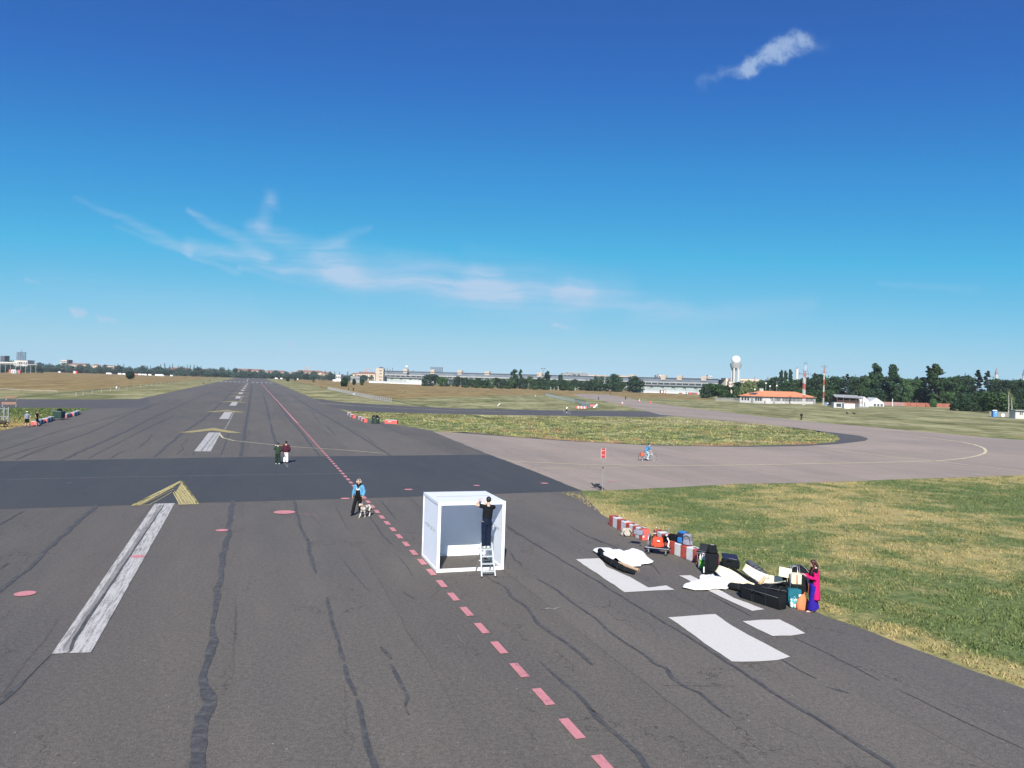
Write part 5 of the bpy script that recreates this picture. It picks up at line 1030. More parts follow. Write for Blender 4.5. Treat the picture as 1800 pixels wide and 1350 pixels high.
# low far fence or apron edge: thin grey kerb line behind the meadows
a, b = G(-100, 649.5), G(600, 667)

# ------------------------------------------------------------------ the display cube and everything on the near tarmac
w_pan = M('white_panel', (.82, .88, .985), .55, .03, 1.); w_pan = bpy.data.materials.new('translucent_white_panel'); w_pan.use_nodes = True; _n = w_pan.node_tree; _n.nodes.clear()
_o = N(_n, 'ShaderNodeOutputMaterial'); _v = N(_n, 'ShaderNodeTexCoord').outputs['Object']; _c = VM(_n, 'SCALE', MIX(_n, 0., (.9, .94, 1.), (.9, .94, 1.)), s=MR(_n, NOISE(_n, _v, 1.3, 4, .6), .3, .7, .95, 1.0, False))
_d = N(_n, 'ShaderNodeBsdfDiffuse', inp={0: _c}); _t = N(_n, 'ShaderNodeBsdfTranslucent', inp={0: (.82, .89, 1.0, 1)}); _m = N(_n, 'ShaderNodeMixShader', inp={0: .06, 1: _d.outputs[0], 2: _t.outputs[0]}); _n.links.new(_m.outputs[0], _o.inputs[0])
w_roof = bpy.data.materials.new('translucent_roof_panel'); w_roof.use_nodes = True; _n = w_roof.node_tree; _n.nodes.clear()
_o = N(_n, 'ShaderNodeOutputMaterial'); _d = N(_n, 'ShaderNodeBsdfDiffuse', inp={0: (.95, .95, .93, 1)}); _t = N(_n, 'ShaderNodeBsdfTranslucent', inp={0: (.74, .82, 1.0, 1)}); _m = N(_n, 'ShaderNodeMixShader', inp={0: .45, 1: _d.outputs[0], 2: _t.outputs[0]}); _n.links.new(_m.outputs[0], _o.inputs[0])  # bluish translucency added to lighten the inside of the cube
w_frame = M('white_frame', (.84, .84, .84), .5, .03, 2.); c_letter = M('grey_lettering', (.30, .33, .36), .7, .05)
Fp, Rp, Bp = G(767, 1007), G(885.5, 1001), G(738, 977)
wd = (Rp - Fp); wl = wd.length; wd.normalize(); dd = Vector((-wd.y, wd.x, 0)); DPT = 2.66; HB = 2.55
cube = thing('display_cube', 'large open-fronted white cube of panels standing on the tarmac', 'pavilion', Fp, math.atan2(wd.y, wd.x))
t_ = .11
m = MB()     # front frame: four members; others behind
for (c, s) in [((wl / 2, t_ / 2, HB - t_ / 2), (wl, t_, t_)), ((wl / 2, t_ / 2, t_ / 2), (wl - .0, t_, t_)), ((t_ / 2, t_ / 2, HB / 2), (t_, t_ - .004, HB - 2 * t_)), ((wl - t_ / 2, t_ / 2, HB / 2), (t_, t_ - .004, HB - 2 * t_))]: m.box(c, s)
m.build('front_frame', w_frame, cube)
m = MB(); m.box((wl / 2, DPT / 2 + t_ / 2 + .01, HB - .02), (wl - .004, DPT - t_ - .02, .03)); m.build('roof_panel', w_roof, cube)
m = MB(); m.box((wl / 2, DPT / 2 + t_ / 2, HB + .004), (wl - .5, .02, .008)); m.build('roof_seam', c_letter, cube)
m = MB(); m.box((wl / 2, DPT - .03, (HB - .06) / 2 + .004), (wl - .1, .05, HB - .07)); m.build('back_panel', w_pan, cube)
for nm, x in (('side_panel', .05), ('side_panel', wl - .05)):
    m = MB(); m.box((x, DPT / 2 + t_ / 2 - .01, (HB - .06) / 2 + .02), (.05, DPT - t_ - .1, HB - .12)); m.build(nm, w_pan, cube)
for x in (t_ / 2, wl - t_ / 2):
    m = MB(); m.box((x, DPT / 2 + t_ / 2, t_ / 2 - .002), (t_ - .006, DPT - t_, t_ - .004)); m.build('bottom_rail', w_frame, cube)
    m = MB(); m.box((x, DPT - t_ / 2 + .03, HB / 2 - .04), (t_ - .01, t_, HB - .1)); m.build('corner_post', w_frame, cube)
    m = MB(); m.box((x, DPT / 2 + t_ / 2, HB - .085), (t_ - .008, DPT - t_ - .01, .05)); m.build('top_rail', w_frame, cube)
m = MB(); m.box((wl / 2, DPT - t_ / 2 - .06, .05), (wl - .24, .08, .1)); m.build('back_rail', w_frame, cube)
# small grey lettering across the side panels (strokes only: the words are too small to read in the photo)
def letters(parent, x, nrm, z, y0, y1, n, hh, seed):
    r = random.Random(seed); m = MB(); w = (y1 - y0) / n; th_ = .014
    for k in range(n):
        if k in (n // 2 - 1,): continue
        yc = y0 + (k + .5) * w; ww = w * .6; xx = x + nrm * .004
        typ = r.choice('EFTHNLAOIR')
        seg = {'E': [0, 1, 2, 3], 'F': [0, 1, 2], 'T': [1, 4], 'H': [0, 5, 2], 'N': [0, 5, 6], 'L': [0, 3], 'A': [0, 5, 1, 2], 'O': [0, 5, 1, 3], 'I': [4], 'R': [0, 1, 2, 5]}[typ]
        for g_ in seg:
            if g_ == 0: m.box((xx, yc + ww / 2, z), (.006, th_, hh))
            elif g_ == 5: m.box((xx, yc - ww / 2, z), (.006, th_, hh))
            elif g_ == 4: m.box((xx, yc, z), (.006, th_, hh))
            elif g_ == 1: m.box((xx, yc, z + hh / 2), (.006, ww, th_))
            elif g_ == 2: m.box((xx, yc, z), (.006, ww, th_))
            elif g_ == 3: m.box((xx, yc, z - hh / 2), (.006, ww, th_))
            elif g_ == 6: m.box((xx, yc, z), (.006, ww * .9, th_))
    return m.build('lettering', c_letter, parent)
letters(cube, .025, -1, 1.42, .55, DPT - .35, 17, .11, 3)
letters(cube, wl - .075, -1, 1.42, .45, DPT - .4, 15, .10, 5)
m = MB()
for k in range(6): m.box((wl - .079, 1.35 + .02 * (k % 3), .95 - k * .07), (.006, .26 - .05 * (k % 2), .022))
m.build('caption_lines', c_letter, cube)

# step ladder
c_alu = M('aluminium', (.62, .66, .66), .35, .05, 3., metal=.35); c_rub = M('dark_rubber', (.03, .03, .03), .8)
La, Lb = G(848.5, 1015.5), G(869.5, 1014.7); lx = (Lb - La); lw = .50; lx.normalize()
lad = thing('step_ladder', 'aluminium step ladder standing before the open white cube', 'ladder', (La + Lb) / 2, math.atan2(lx.y, lx.x)); LH = .90; LD = .46; BK = .50
for s in (-1, 1):
    m = MB(); m.loft([(s * lw / 2, 0, 0), (s * lw / 2 * .86, LD, LH), (s * lw / 2 * .8, LD + .05, LH + .24)], [.028] * 3, n=6, dome=False); m.build('front_rail', c_alu, lad)
    m = MB(); m.loft([(s * lw / 2 * .84, LD + .02, LH - .02), (s * lw / 2 * 1.05, LD + BK, 0)], [.02] * 2, n=6, dome=False); m.build('rear_leg', M('dark_aluminium', (.22, .23, .23), .5, metal=.3), lad)
    m = MB(); m.box((s * lw / 2, 0, .025), (.07, .07, .05)); m.build('rubber_foot', c_rub, lad)
for k in range(3):
    z = .19 + k * .24; f = z / LH; m = MB(); m.box((0, LD * f + .04, z), (lw * (1 - .14 * f), .12, .035)); m.build('step', c_alu, lad)
m = MB(); m.box((0, LD + .12, LH), (lw * .9, .34, .035)); m.build('platform', c_alu, lad)
m = MB(); m.box((0, LD + BK * .5, .45), (lw * .9, .03, .04)); m.build('rear_brace', c_alu, lad)
LADTOP = lad.matrix_basis.copy(); LADPOS = (La + Lb) / 2; LADR = math.atan2(lx.y, lx.x)

# striped barrier blocks
c_bred = M('barrier_red', (.47, .085, .055), .7, .18, 6., .3, 30, coord='obj', col2=(.36, .07, .05), c2scale=5.); c_bwht = M('barrier_white', (.62, .63, .64), .7, .12, 5., .3, 30, col2=(.45, .45, .44), c2scale=7., c2lo=.55, c2hi=.75); c_bpink = M('barrier_bright_red', (.60, .10, .09), .65, .1, 5.); c_bshade = M('barrier_shaded_red', (.045, .05, .07), .7, .1, 4.)  # last one: stripes on a shaded side, the shade put into the colour
GB = 'red and white barrier blocks beside the runway'
def barrier(a, b, w, h, n, label, cols=None, first=0, pal=(0, 1), ends=(2, 2), side=1, end_named=None):
    a = Vector(a); b = Vector(b); L = (b - a).length; t = thing('barrier_block', label, 'barrier', a, math.atan2(b.y - a.y, b.x - a.x), GB)
    m = MB()
    for k in range(n):
        m.box((L * (k + .5) / n, side * w / 2, h / 2), (L / n, w, h), m=pal[(k + first) % 2], taper=1.)
    # one shell: drop inner faces
    o = m.build('body', [c_bred, c_bwht, c_bpink, c_bshade], t)
    bm = bmesh.new(); bm.from_mesh(o.data)
    dele = [f for f in bm.faces if abs(f.normal.x) > .9 and .001 < f.calc_center_median().x < L - .001]
    bmesh.ops.delete(bm, geom=dele, context='FACES_ONLY'); bmesh.ops.remove_doubles(bm, verts=bm.verts, dist=.0005)
    for f in bm.faces:
        if f.normal.x < -.9: f.material_index = ends[0]
        if f.normal.x > .9: f.material_index = ends[1]
    bm.to_mesh(o.data); bm.free(); o.modifiers.new('bevel', 'BEVEL').width = .02
    for k in (0, 1):
        m = MB(); m.box((L * (.25 + .5 * k), side * w / 2, h + .006), (.16, .10, .016)); m.build('lifting_recess', c_rub, t)
    return t
barrier(G(1070, 923), G(1099, 937), .38, .50, 4, 'first barrier block, nearest the grass tip, beige bag at its end')
barrier(G(1100, 937.4), G(1129, 950.5), .38, .50, 5, 'barrier block with a grey bag on top and a bright red end face', pal=(0, 1), ends=(0, 2))
barrier(G(1148, 948), G(1170, 960), .38, .46, 3, 'short barrier block mostly hidden behind the luggage trolley', pal=(0, 1))
barrier(G(1175.5, 972), G(1228, 991.5), .40, .52, 5, 'barrier block carrying the blue and grey backpacks', pal=(0, 1), ends=(0, 0))
# (white stripe then the black luggage)
barrier(G(1229, 992), G(1243, 999), .40, .52, 2, 'end of barrier row behind the green bag and black case', pal=(1, 0), ends=(1, 0))
lb = [((64.5, 748), (78, 743.2), 'nearest barrier block at left, behind the two men'), ((82.8, 743), (95, 738.3), 'second barrier block at left, before the dark bin'), ((117, 734.6), (125.6, 731.6), 'barrier block just right of the dark bin at left'), ((130, 731.8), (141, 727.2), 'farthest barrier block at left, at the tip of the grass')]
for a, b, l in lb: barrier(G(*a), G(*b), .62, .5, 5, l, pal=(1, 3), ends=(2, 2))
barrier(G(610.5, 729.5), G(620, 735.4), .55, .5, 4, 'small barrier block farthest from the round bin, right of the runway', pal=(1, 0), ends=(2, 2)); barrier(G(629.5, 737), G(639.6, 742.6), .55, .5, 4, 'small barrier block next to the round bin, right of the runway', pal=(1, 0), ends=(2, 2))
t = thing('barrier_block', 'single long red barrier block with a white top beside the dark bin', 'barrier', G(676, 744.5), rad(-3), GB); q = G(687, 745).y / F
m = MB(); m.box((22 * q / 2, .45, .27), (22 * q, .9, .54)); m.build('body', c_bpink, t); m = MB(); m.box((22 * q / 2, .45, .555), (22 * q - .06, .88, .03)); m.build('top_face', c_bwht, t); m = MB(); m.box((22 * q * .42, -.01, .32), (6 * q, .03, .14)); m.build('faded_sign', M('faded_pink', (.7, .4, .38), .7), t)

# ---------------- luggage helpers
def cloth_mat(name, c, **k): return M(name, c, .95, k.pop('var', .16), k.pop('vscale', 5.), k.pop('bump', .5), 12, spec=.08, **k)
f_blk = cloth_mat('black_fabric', (.012, .014, .016)); f_navy = cloth_mat('navy_fabric', (.018, .026, .06)); f_blue = cloth_mat('blue_fabric', (.03, .16, .42)); f_grey = cloth_mat('grey_fabric', (.17, .17, .19)); f_beige = cloth_mat('beige_fabric', (.42, .38, .33)); f_red = cloth_mat('red_fabric', (.62, .08, .04)); f_orange = cloth_mat('orange_plastic', (.80, .22, .10), bump=.9); f_teal = cloth_mat('teal_fabric', (.02, .13, .17)); f_white = cloth_mat('white_sheet', (.74, .74, .73), var=.05, bump=.5); f_cream = cloth_mat('cream_foam', (.74, .68, .47), var=.07, bump=.2, vscale=2.)
f_lil = cloth_mat('lilac_grey_fabric', (.24, .24, .30)); m_card = M('cardboard_tube', (.50, .34, .22), .8, .1, 4.); m_woodp = M('light_wood', (.58, .42, .24), .7, .15, 5.)
def rb(name, c, d, mat, parent, r=.35, R=None, rz=0.): m = MB(); m.rbox(c, d, r, rz=rz, R=R); return m.build(name, mat, parent, True)
def tb(name, pts, r, mat, parent, n=6): m = MB(); m.loft(pts, [r] * len(pts), n=n, dome=False); return m.build(name, mat, parent, True)
def backpack(label, loc, rz, w, d, h, mat, mat2, group=None, frame=False):
    t = thing('backpack', label, 'backpack', loc, rz, group)
    rb('body', (0, 0, h * .5), (w, d, h), mat, t, .38); rb('front_pocket', (0, -d * .48, h * .3), (w * .76, d * .4, h * .46), mat2, t, .4); rb('top_lid', (0, -d * .04, h * .93), (w * .86, d * .9, h * .2), mat2, t, .5)
    for s in (-1, 1):
        tb('strap', [(s * w * .28, d * .5, h * .88), (s * w * .32, d * .72, h * .6), (s * w * .3, d * .55, h * .15)], .022, f_blk, t); rb('side_pocket', (s * w * .5, 0, h * .25), (w * .18, d * .6, h * .36), mat2, t, .5)
    tb('haul_loop', [(-.04, d * .3, h * 1.0), (0, d * .32, h * 1.07), (.04, d * .3, h * 1.0)], .01, f_blk, t); return t
def up(px, py, z=0.): p = G(px, py); p.z = z; return p
GL_ = 'bags by the barrier blocks'
t = backpack('beige canvas backpack leaning on the first barrier block, on the tarmac', up(1101, 942), rad(10), .46, .26, .36, f_beige, f_beige, GL_)
tb('black_strap', [(.1, -.14, .3), (.16, -.2, .16), (.12, -.16, .02)], .02, f_blk, t); tb('black_strap', [(-.16, -.14, .26), (-.2, -.2, .14), (-.1, -.18, .02)], .018, f_blk, t)
t = thing('shoulder_bag', 'flat grey-lilac bag lying on top of a barrier block', 'bag', G(1123, 941, .5) + Vector((0, .1, 0)), rad(-25), GL_); rb('body', (0, 0, .1), (.44, .34, .2), f_lil, t, .5); rb('flap', (0, -.03, .17), (.4, .3, .1), f_lil, t, .5); tb('strap', [(-.2, -.1, .12), (-.28, -.14, .08), (-.24, -.2, .02)], .018, f_blk, t)
t = thing('white_cup', 'small white cup on the barrier block beside the lilac bag', 'cup', G(1132, 946, .5) + Vector((0, .15, 0)), 0); m = MB(); m.lathe([(.035, 0), (.045, .09)], n=10); m.build('body', c_wht, t); m = MB(); m.lathe([(.047, .09), (.03, .105)], n=10); m.build('lid', f_blk, t)
# luggage trolley
tp = up(1155, 976); trl = thing('luggage_trolley', 'flat black luggage trolley with a chrome push handle', 'trolley', tp, rad(-24)); c_chr = M('chrome_tube', (.6, .6, .6), .3, .03, metal=.7)
m = MB(); m.box((0, .22, .27), (.95, .52, .05)); m.build('deck', c_black, trl, bevel=.01); m = MB(); m.box((0, -.05, .3), (.97, .03, .03)); m.build('deck_edge', c_chr, trl)
tb('push_handle', [(-.42, .12, .28), (-.42, .16, .78), (-.42, .5, .80), (-.42, .54, .28)], .018, c_chr, trl); m = MB(); m.box((-.42, .33, .58), (.03, .36, .14)); m.build('handle_panel', c_black, trl)
tb('push_handle', [(-.44, .14, .80), (-.1, .2, .88), (.0, .2, .80), (.02, .2, .3)], .014, c_chr, trl)
for x in (-.36, .36):
    for y in (0, .44): m = MB(); m.loft([(x, y - .02, .07), (x, y + .02, .07)], .07, n=12, dome=False); wh = m.build('wheel', c_rub, trl); m = MB(); m.box((x, y, .17), (.04, .05, .14)); m.build('fork', c_steel, trl)
tb('under_frame', [(-.46, .22, .22), (.5, .22, .22)], .02, c_steel, trl)
t = backpack('bright red rucksack sitting on the luggage trolley', tp + Vector((.04, .18, .295)), rad(-8), .44, .26, .42, f_red, f_red); rb('logo_patch', (.02, -.2, .3), (.12, .03, .06), c_wht, t)
t = thing('strap_bundle', 'white strap bundle hanging between the red rucksack and barrier block', 'strap', tp + Vector((.45, .24, .295)), rad(30)); tb('band', [(0, 0, .4), (.06, -.05, .25), (-.02, -.08, .05), (.05, -.1, 0)], .03, c_wht, t); tb('cord', [(-.02, 0, .42), (-.1, .06, .48), (-.2, .1, .45)], .02, f_blk, t)
tt = thing('hand_cart', 'grey tubular handle of a folded cart behind the barrier blocks', 'cart', up(1163, 953), rad(-20)); tb('handle', [(-.3, 0, 0), (-.3, 0, .62), (-.2, 0, .70), (-.1, 0, .68)], .014, c_chr, tt); tb('handle', [(.1, .1, .62), (.22, .1, .7), (.28, .1, .6), (.28, .1, 0)], .014, c_steel, tt); m = MB(); m.box((0, .05, .12), (.62, .2, .05)); m.build('deck', c_black, tt)
# on the second barrier row
q0 = G(1175.5, 972); q1 = G(1228, 991.5); qd = (q1 - q0).normalized(); qn = Vector((-qd.y, qd.x, 0))
def onrow(k, off=.2, z=.52): p = q0 + qd * k + qn * off; p.z = z; return p
rzq = math.atan2(qd.y, qd.x)
t = thing('duffel_bag', 'black duffel bag on the left end of the barrier row', 'bag', onrow(.02, .28, .35), rzq + .1, GL_); rb('body', (0, 0, .22), (.62, .34, .40), f_blk, t, .45); rb('end_pocket', (-.3, -.02, .2), (.14, .26, .28), f_blk, t, .5); tb('carry_strap', [(-.14, -.15, .34), (-.08, -.18, .46), (.1, -.18, .46), (.16, -.15, .34)], .014, f_blk, t); m = MB(); m.loft([(-.34, -.16, .34), (-.34, -.19, .34)], .055, n=12, dome=False); m.build('white_disc', c_wht, t)
t = thing('camera_bag', 'small black bag with a dangling strap left of the duffel bag', 'bag', onrow(-.5, .25, .30), rzq, GL_); rb('body', (0, 0, .16), (.34, .24, .26), f_blk, t, .4); tb('strap', [(.1, -.1, .2), (.2, -.16, .02), (.12, -.1, -.25)], .016, f_blk, t); m = MB(); m.lathe([(.05, 0), (.05, .1)], (-.1, 0, .26), 10); m.build('lens_cap', f_blk, t)
backpack('blue hiking rucksack with bright blue lid on the barrier row', onrow(.62, .22), rzq + .35, .38, .27, .50, f_navy, f_blue, GL_)
t = backpack('grey rucksack with black trim, right of the blue rucksack', onrow(1.0, .2), rzq + .55, .36, .26, .46, f_grey, f_lil, GL_); tb('zip_arc', [(-.13, -.14, .1), (-.14, -.15, .34), (0, -.15, .42), (.14, -.15, .34), (.13, -.14, .1)], .01, f_blk, t)
# tall black rolling case with things on it
cp = up(1250, 1013); t = thing('rolling_case', 'tall black upright rolling case with a white tag', 'suitcase', cp, rad(-18)); rb('body', (0, .2, .42), (.50, .34, .80), f_blk, t, .16); rb('front_pocket', (.04, .03, .42), (.36, .1, .5), f_blk, t, .3)
for s in (-1, 1): m = MB(); m.loft([(s * .2, .1, .045), (s * .2, .16, .045)], .045, n=10, dome=False); m.build('wheel', c_rub, t); tb('corner_piping', [(s * .24, .04, .08), (s * .25, .03, .78)], .012, c_black, t)
rb('white_tag', (-.27, .05, .2), (.05, .05, .24), c_wht, t, .5); rb('red_trim', (.265, .2, .6), (.02, .1, .34), M('crimson', (.5, .02, .06), .6), t)
t = backpack('black backpack standing on top of the tall rolling case', cp + Vector((.06, .2, .82)), rad(-14), .34, .22, .30, f_blk, f_blk); rb('grey_handle', (0, 0, .31), (.14, .05, .03), c_steel, t)
t = thing('folding_table', 'small black folding stand under the open laptop', 'stand', up(1231, 996), rad(-20)); m = MB(); m.box((.06, .05, .56), (.46, .34, .03)); m.build('top', c_black, t, bevel=.008); tb('top_edge', [(-.17, -.12, .555), (.29, -.12, .555)], .011, c_chr, t)
for x in (-.12, .24): tb('leg', [(x, -.08, 0), (x, .18, .54)], .012, c_steel, t); tb('leg', [(x, .18, 0), (x, -.08, .54)], .012, c_steel, t)
t = thing('laptop', 'open black laptop with its screen tilted up, on the folding stand', 'laptop', up(1231, 996, .58) + Vector((.05, .04, 0)), rad(-40)); m = MB(); m.box((0, 0, .012), (.36, .25, .02)); m.build('base', c_black, t); m = MB(); m.box((0, .17, .15), (.36, .016, .28), R=Matrix.Rotation(rad(-22), 3, 'X')); sc = m.build('screen', c_black, t); m = MB(); m.box((0, .0, .024), (.3, .12, .006)); m.build('keyboard', c_dgrey, t)
t = thing('shopping_bag', 'green and grey shopping bag with bottles, against the rolling case', 'bag', up(1233, 1000.5), rad(-15)); rb('body', (0, .08, .19), (.24, .2, .36), cloth_mat('green_plastic', (.16, .46, .08)), t, .3); rb('grey_panel', (-.1, .07, .2), (.06, .2, .34), f_grey, t); 
for x in (-.06, .03, .09): m = MB(); m.lathe([(.035, .3), (.035, .46), (.014, .52), (.014, .56)], (x, .08, 0), 8); m.build('bottle', c_wht, t)
tb('handle', [(-.09, 0, .36), (0, -.04, .30), (.1, 0, .36)], .014, f_blk, t)
t = thing('flat_case', 'navy flat case lying on black bags right of the rolling case', 'case', up(1282, 1000, .0), rad(-18)); m = MB(); m.box((.0, .25, .42), (.58, .5, .09), R=Euler((rad(8), rad(4), rad(10))).to_matrix()); m.build('body', f_navy, t, bevel=.02); tb('piping', [(-.3, .02, .43), (.28, -.02, .38)], .012, f_grey, t)
t = thing('travel_bag', 'black travel bag underneath the navy flat case', 'bag', up(1282, 1001), rad(-14)); rb('body', (.02, .22, .19), (.66, .42, .36), f_blk, t, .4); rb('end_pocket', (.32, .2, .18), (.14, .3, .28), f_blk, t, .4); tb('carry_strap', [(-.1, 0, .3), (0, -.05, .36), (.12, 0, .3)], .012, f_blk, t)
# kite-like shells and sheets
def star_cloth(name, px, label, cat, mat, hfun, rings=26, n=150, thick=.012, z0=.03, centre=None):
    P = outline(gp(px), .12, .012, 3.); cen = centre or sum(P, Vector()) / len(P)
    m = MB(); vs = [(cen.x, cen.y, z0 + hfun(cen.x, cen.y, 0.))]; L = len(P)
    for r in range(1, rings + 1):
        f = r / rings
        for p in P: q = cen.lerp(p, f); vs.append((q.x, q.y, z0 + hfun(q.x, q.y, f)))
    fs = [(0, 1 + i, 1 + (i + 1) % L) for i in range(L)]
    for r in range(rings - 1):
        for i in range(L): a = 1 + r * L; fs.append((a + i, a + L + i, a + L + (i + 1) % L, a + (i + 1) % L))
    vs = [(x - cen.x, y - cen.y, z) for x, y, z in vs]
    m.add(vs, fs); o = m.build(name, mat, None, True, loc=(cen.x, cen.y, 0)); so = o.modifiers.new('solidify', 'SOLIDIFY'); so.thickness = thick; so.offset = 1
    return setp(o, label, cat)
def folds(a, k1, hgt, edge=.02, seed=0., ridge=None):
    def f(x, y, r):
        q = Vector((x * k1, y * k1, seed)); v = noise.noise(q) * .6 + (1 - abs(noise.noise(q * 2.1))) * .55 + noise.noise(q * 5.) * .12
        base = max(0, v) * a * (1 - r ** 6 * .7) + hgt * math.sqrt(max(0, 1 - r * r)) * .6
        if ridge:
            (ax, ay), (bx, by), rr, rh = ridge; A = Vector((ax, ay, 0)); B = Vector((bx, by, 0)); P_ = Vector((x, y, 0)); t = max(0, min(1, (P_ - A).dot(B - A) / (B - A).length_squared)); d = (P_ - A.lerp(B, t)).length; base += rh * math.exp(-(d / rr) ** 2)
        return base + edge
    return f
r1a, r1b = G(1060, 985), G(1106, 1004)
star_cloth('white_sheet', [(1041.5, 971), (1043, 968), (1062, 967.5), (1069, 971), (1086, 969.5), (1096, 973), (1122, 969.5), (1131, 973), (1139, 984), (1149, 990), (1147, 992.5), (1128, 995.5), (1126, 998.5), (1107, 998.5), (1088, 993), (1074, 994.5), (1060, 987), (1055, 976), (1049, 975)], 'crumpled white sheet draped over the curved black bag, beside the first paint block', 'cloth', f_white, folds(.15, 2.2, .12, .03, 1., ((r1a.x, r1a.y), (r1b.x, r1b.y), .22, .22)))
star_cloth('white_sheet', [(1200, 1036), (1201, 1031), (1229, 1022), (1230, 1014.5), (1242, 1015), (1253.5, 1012), (1262, 1015), (1281, 1026), (1297, 1031), (1286, 1034.5), (1276, 1039), (1255, 1038), (1249, 1040), (1222, 1040)], 'white sheet spread over the strip of paint, left of the cream shells', 'cloth', f_white, folds(.12, 2.4, .07, .03, 5.))
# curved black board bag under the first sheet
def longbag(name, label, pts, w, h, mat, ribs=0, strap=True, group=None, z=None, tip=.6):
    c = sum(pts, Vector()) / len(pts); t = thing(name, label, 'bag', c, 0, group); L = [p - c for p in pts]; n = len(L)
    m = MB(); P = []; W_ = []; Hh = []
    for i, p in enumerate(L):
        f = i / (n - 1); k = tip + (1 - tip) * math.sin(math.pi * min(1, max(0, f * .8 + .2))); P.append(p + Vector((0, 0, h / 2 * k + (z[i] if z else 0)))); W_.append(w / 2 * k); Hh.append(h / 2 * k)
    m.loft(P, W_, Hh, side=(0, 1, 0), n=16); m.build('body', mat, t, True)
    for k in range(ribs):
        i = 1 + k * (n - 2) / max(1, ribs); j = int(i); p = P[j].lerp(P[min(j + 1, n - 1)], i - j); d = (P[min(j + 1, n - 1)] - P[j - 1]).normalized(); m = MB(); m.loft([p - d * .012, p + d * .012], [W_[j] + .008] * 2, [Hh[j] + .008] * 2, side=(0, 1, 0), n=16, dome=False); m.build('strap_band', c_black, t)
    return t
GBAG = 'long black board bags'
longbag('board_bag', 'curved black board bag half under the crumpled white sheet', [G(1055, 978), G(1062, 985), G(1072, 992), G(1085, 1000), G(1098, 1006), G(1113, 1010)], .30, .26, f_blk, 5, group=GBAG, z=[.12, .06, 0, 0, 0, 0])
for i, (a, b, l) in enumerate([((1087, 994), (1122, 1006), 'brown cardboard tube sticking out from under the crumpled sheet')]):
    pa, pb = up(*a, .1), up(*b, .08); t = thing('cardboard_tube', l, 'tube', pa); m = MB(); m.loft([(0, 0, 0), pb - pa], .055, n=12, dome=False); m.build('tube', m_card, t); m = MB(); m.loft([(pb - pa) * 1.0, (pb - pa) * 1.006], .032, n=12, dome=False); m.build('dark_end_disc', c_black, t)  # black disc on the closed end: the tube's inner darkness as colour
# cream shells: long curved foam boards
def shell(label, cl, wid, sag, lean, group='cream curved shells', zr=None):
    # cl: centre line points with heights; a curved trough open upwards
    c = Vector((cl[0].x, cl[0].y, 0)); t = thing('cream_shell', label, 'shell', c, 0, group); n = len(cl); K = 10; vs = []
    for i, p in enumerate(cl):
        d = (cl[min(i + 1, n - 1)] - cl[max(i - 1, 0)]).normalized(); s = Vector((d.y, -d.x, 0)).normalized(); u_ = s.cross(d).normalized()
        if u_.z < 0: u_ = -u_
        for k in range(K + 1):
            a = (k / K - .5); vs.append(p - c + s * a * wid[i] * math.cos(lean) + Vector((0, 0, 1)) * (-a * wid[i] * math.sin(lean)) + u_ * (sag * 4 * a * a))
    fs = [(i * (K + 1) + k, i * (K + 1) + k + 1, (i + 1) * (K + 1) + k + 1, (i + 1) * (K + 1) + k) for i in range(n - 1) for k in range(K)]
    m = MB(); m.add(vs, fs); o = m.build('shell_skin', f_cream, t, True); so = o.modifiers.new('s', 'SOLIDIFY'); so.thickness = .035; so.offset = 0
    m = MB(); m.loft([Vector(vs[i * (K + 1) + K]) for i in range(n)], [.018] * n, n=6, dome=False); m.build('dark_edge', f_grey, t)
    return t
def lift(a, b, z0, z1, n, bow=0.):
    A = G(*a); B = G(*b); out = []
    for i in range(n + 1):
        f = i / n; p = A.lerp(B, f); p.z = z0 * (1 - f) ** 1.6 + z1 * f + bow * math.sin(math.pi * f); out.append(p)
    return out
n_ = 12
shell('large cream curved shell lying with its square end raised, left one', lift((1259, 1018), (1325, 1034.5), .34, .08, n_, -.02), [(.30 + .20 * math.sin(math.pi * min(1, i / n_ * 1.25))) * (1 - (i / n_) ** 3 * .8) for i in range(n_ + 1)], .07, rad(38))
shell('smaller cream curved shell raised at its left tip, right one', lift((1306, 1019), (1382, 1037), .42, .34, n_, -.14), [.22 + .16 * math.sin(math.pi * min(1, i / n_ * .7 + .2)) for i in range(n_ + 1)], .06, rad(42))
longbag('quilted_bag', 'grey quilted long bag behind the right cream shell', [G(1318, 1011), G(1330, 1018), G(1344, 1024), G(1360, 1030)], .42, .30, cloth_mat('quilted_grey', (.10, .105, .13)), 6, z=[.30, .2, .08, 0])
t = thing('cream_strip', 'thin cream batten between the two cream shells', 'batten', up(1313, 1021, .12)); tb('strip', [(0, 0, 0), G(1350, 1034) - G(1313, 1021) + Vector((0, 0, -.02))], .028, f_cream, t); tb('pale_core', [(0, .05, 0), (G(1340, 1032) - G(1313, 1021)) + Vector((0, .05, 0))], .02, c_grey, t)
pa = up(1335, 1035, .18); pb = up(1344, 1030, .30); t = thing('wooden_roller', 'short thick wooden roller lying on the black bags', 'roller', pa); m = MB(); m.loft([(0, 0, 0), pb - pa], .055, n=12, dome=False); m.build('body', m_woodp, t); m = MB(); m.loft([(pa - pb) * .004, (pa - pb) * .02], .03, n=10, dome=False); m.build('end_cap', m_card, t)
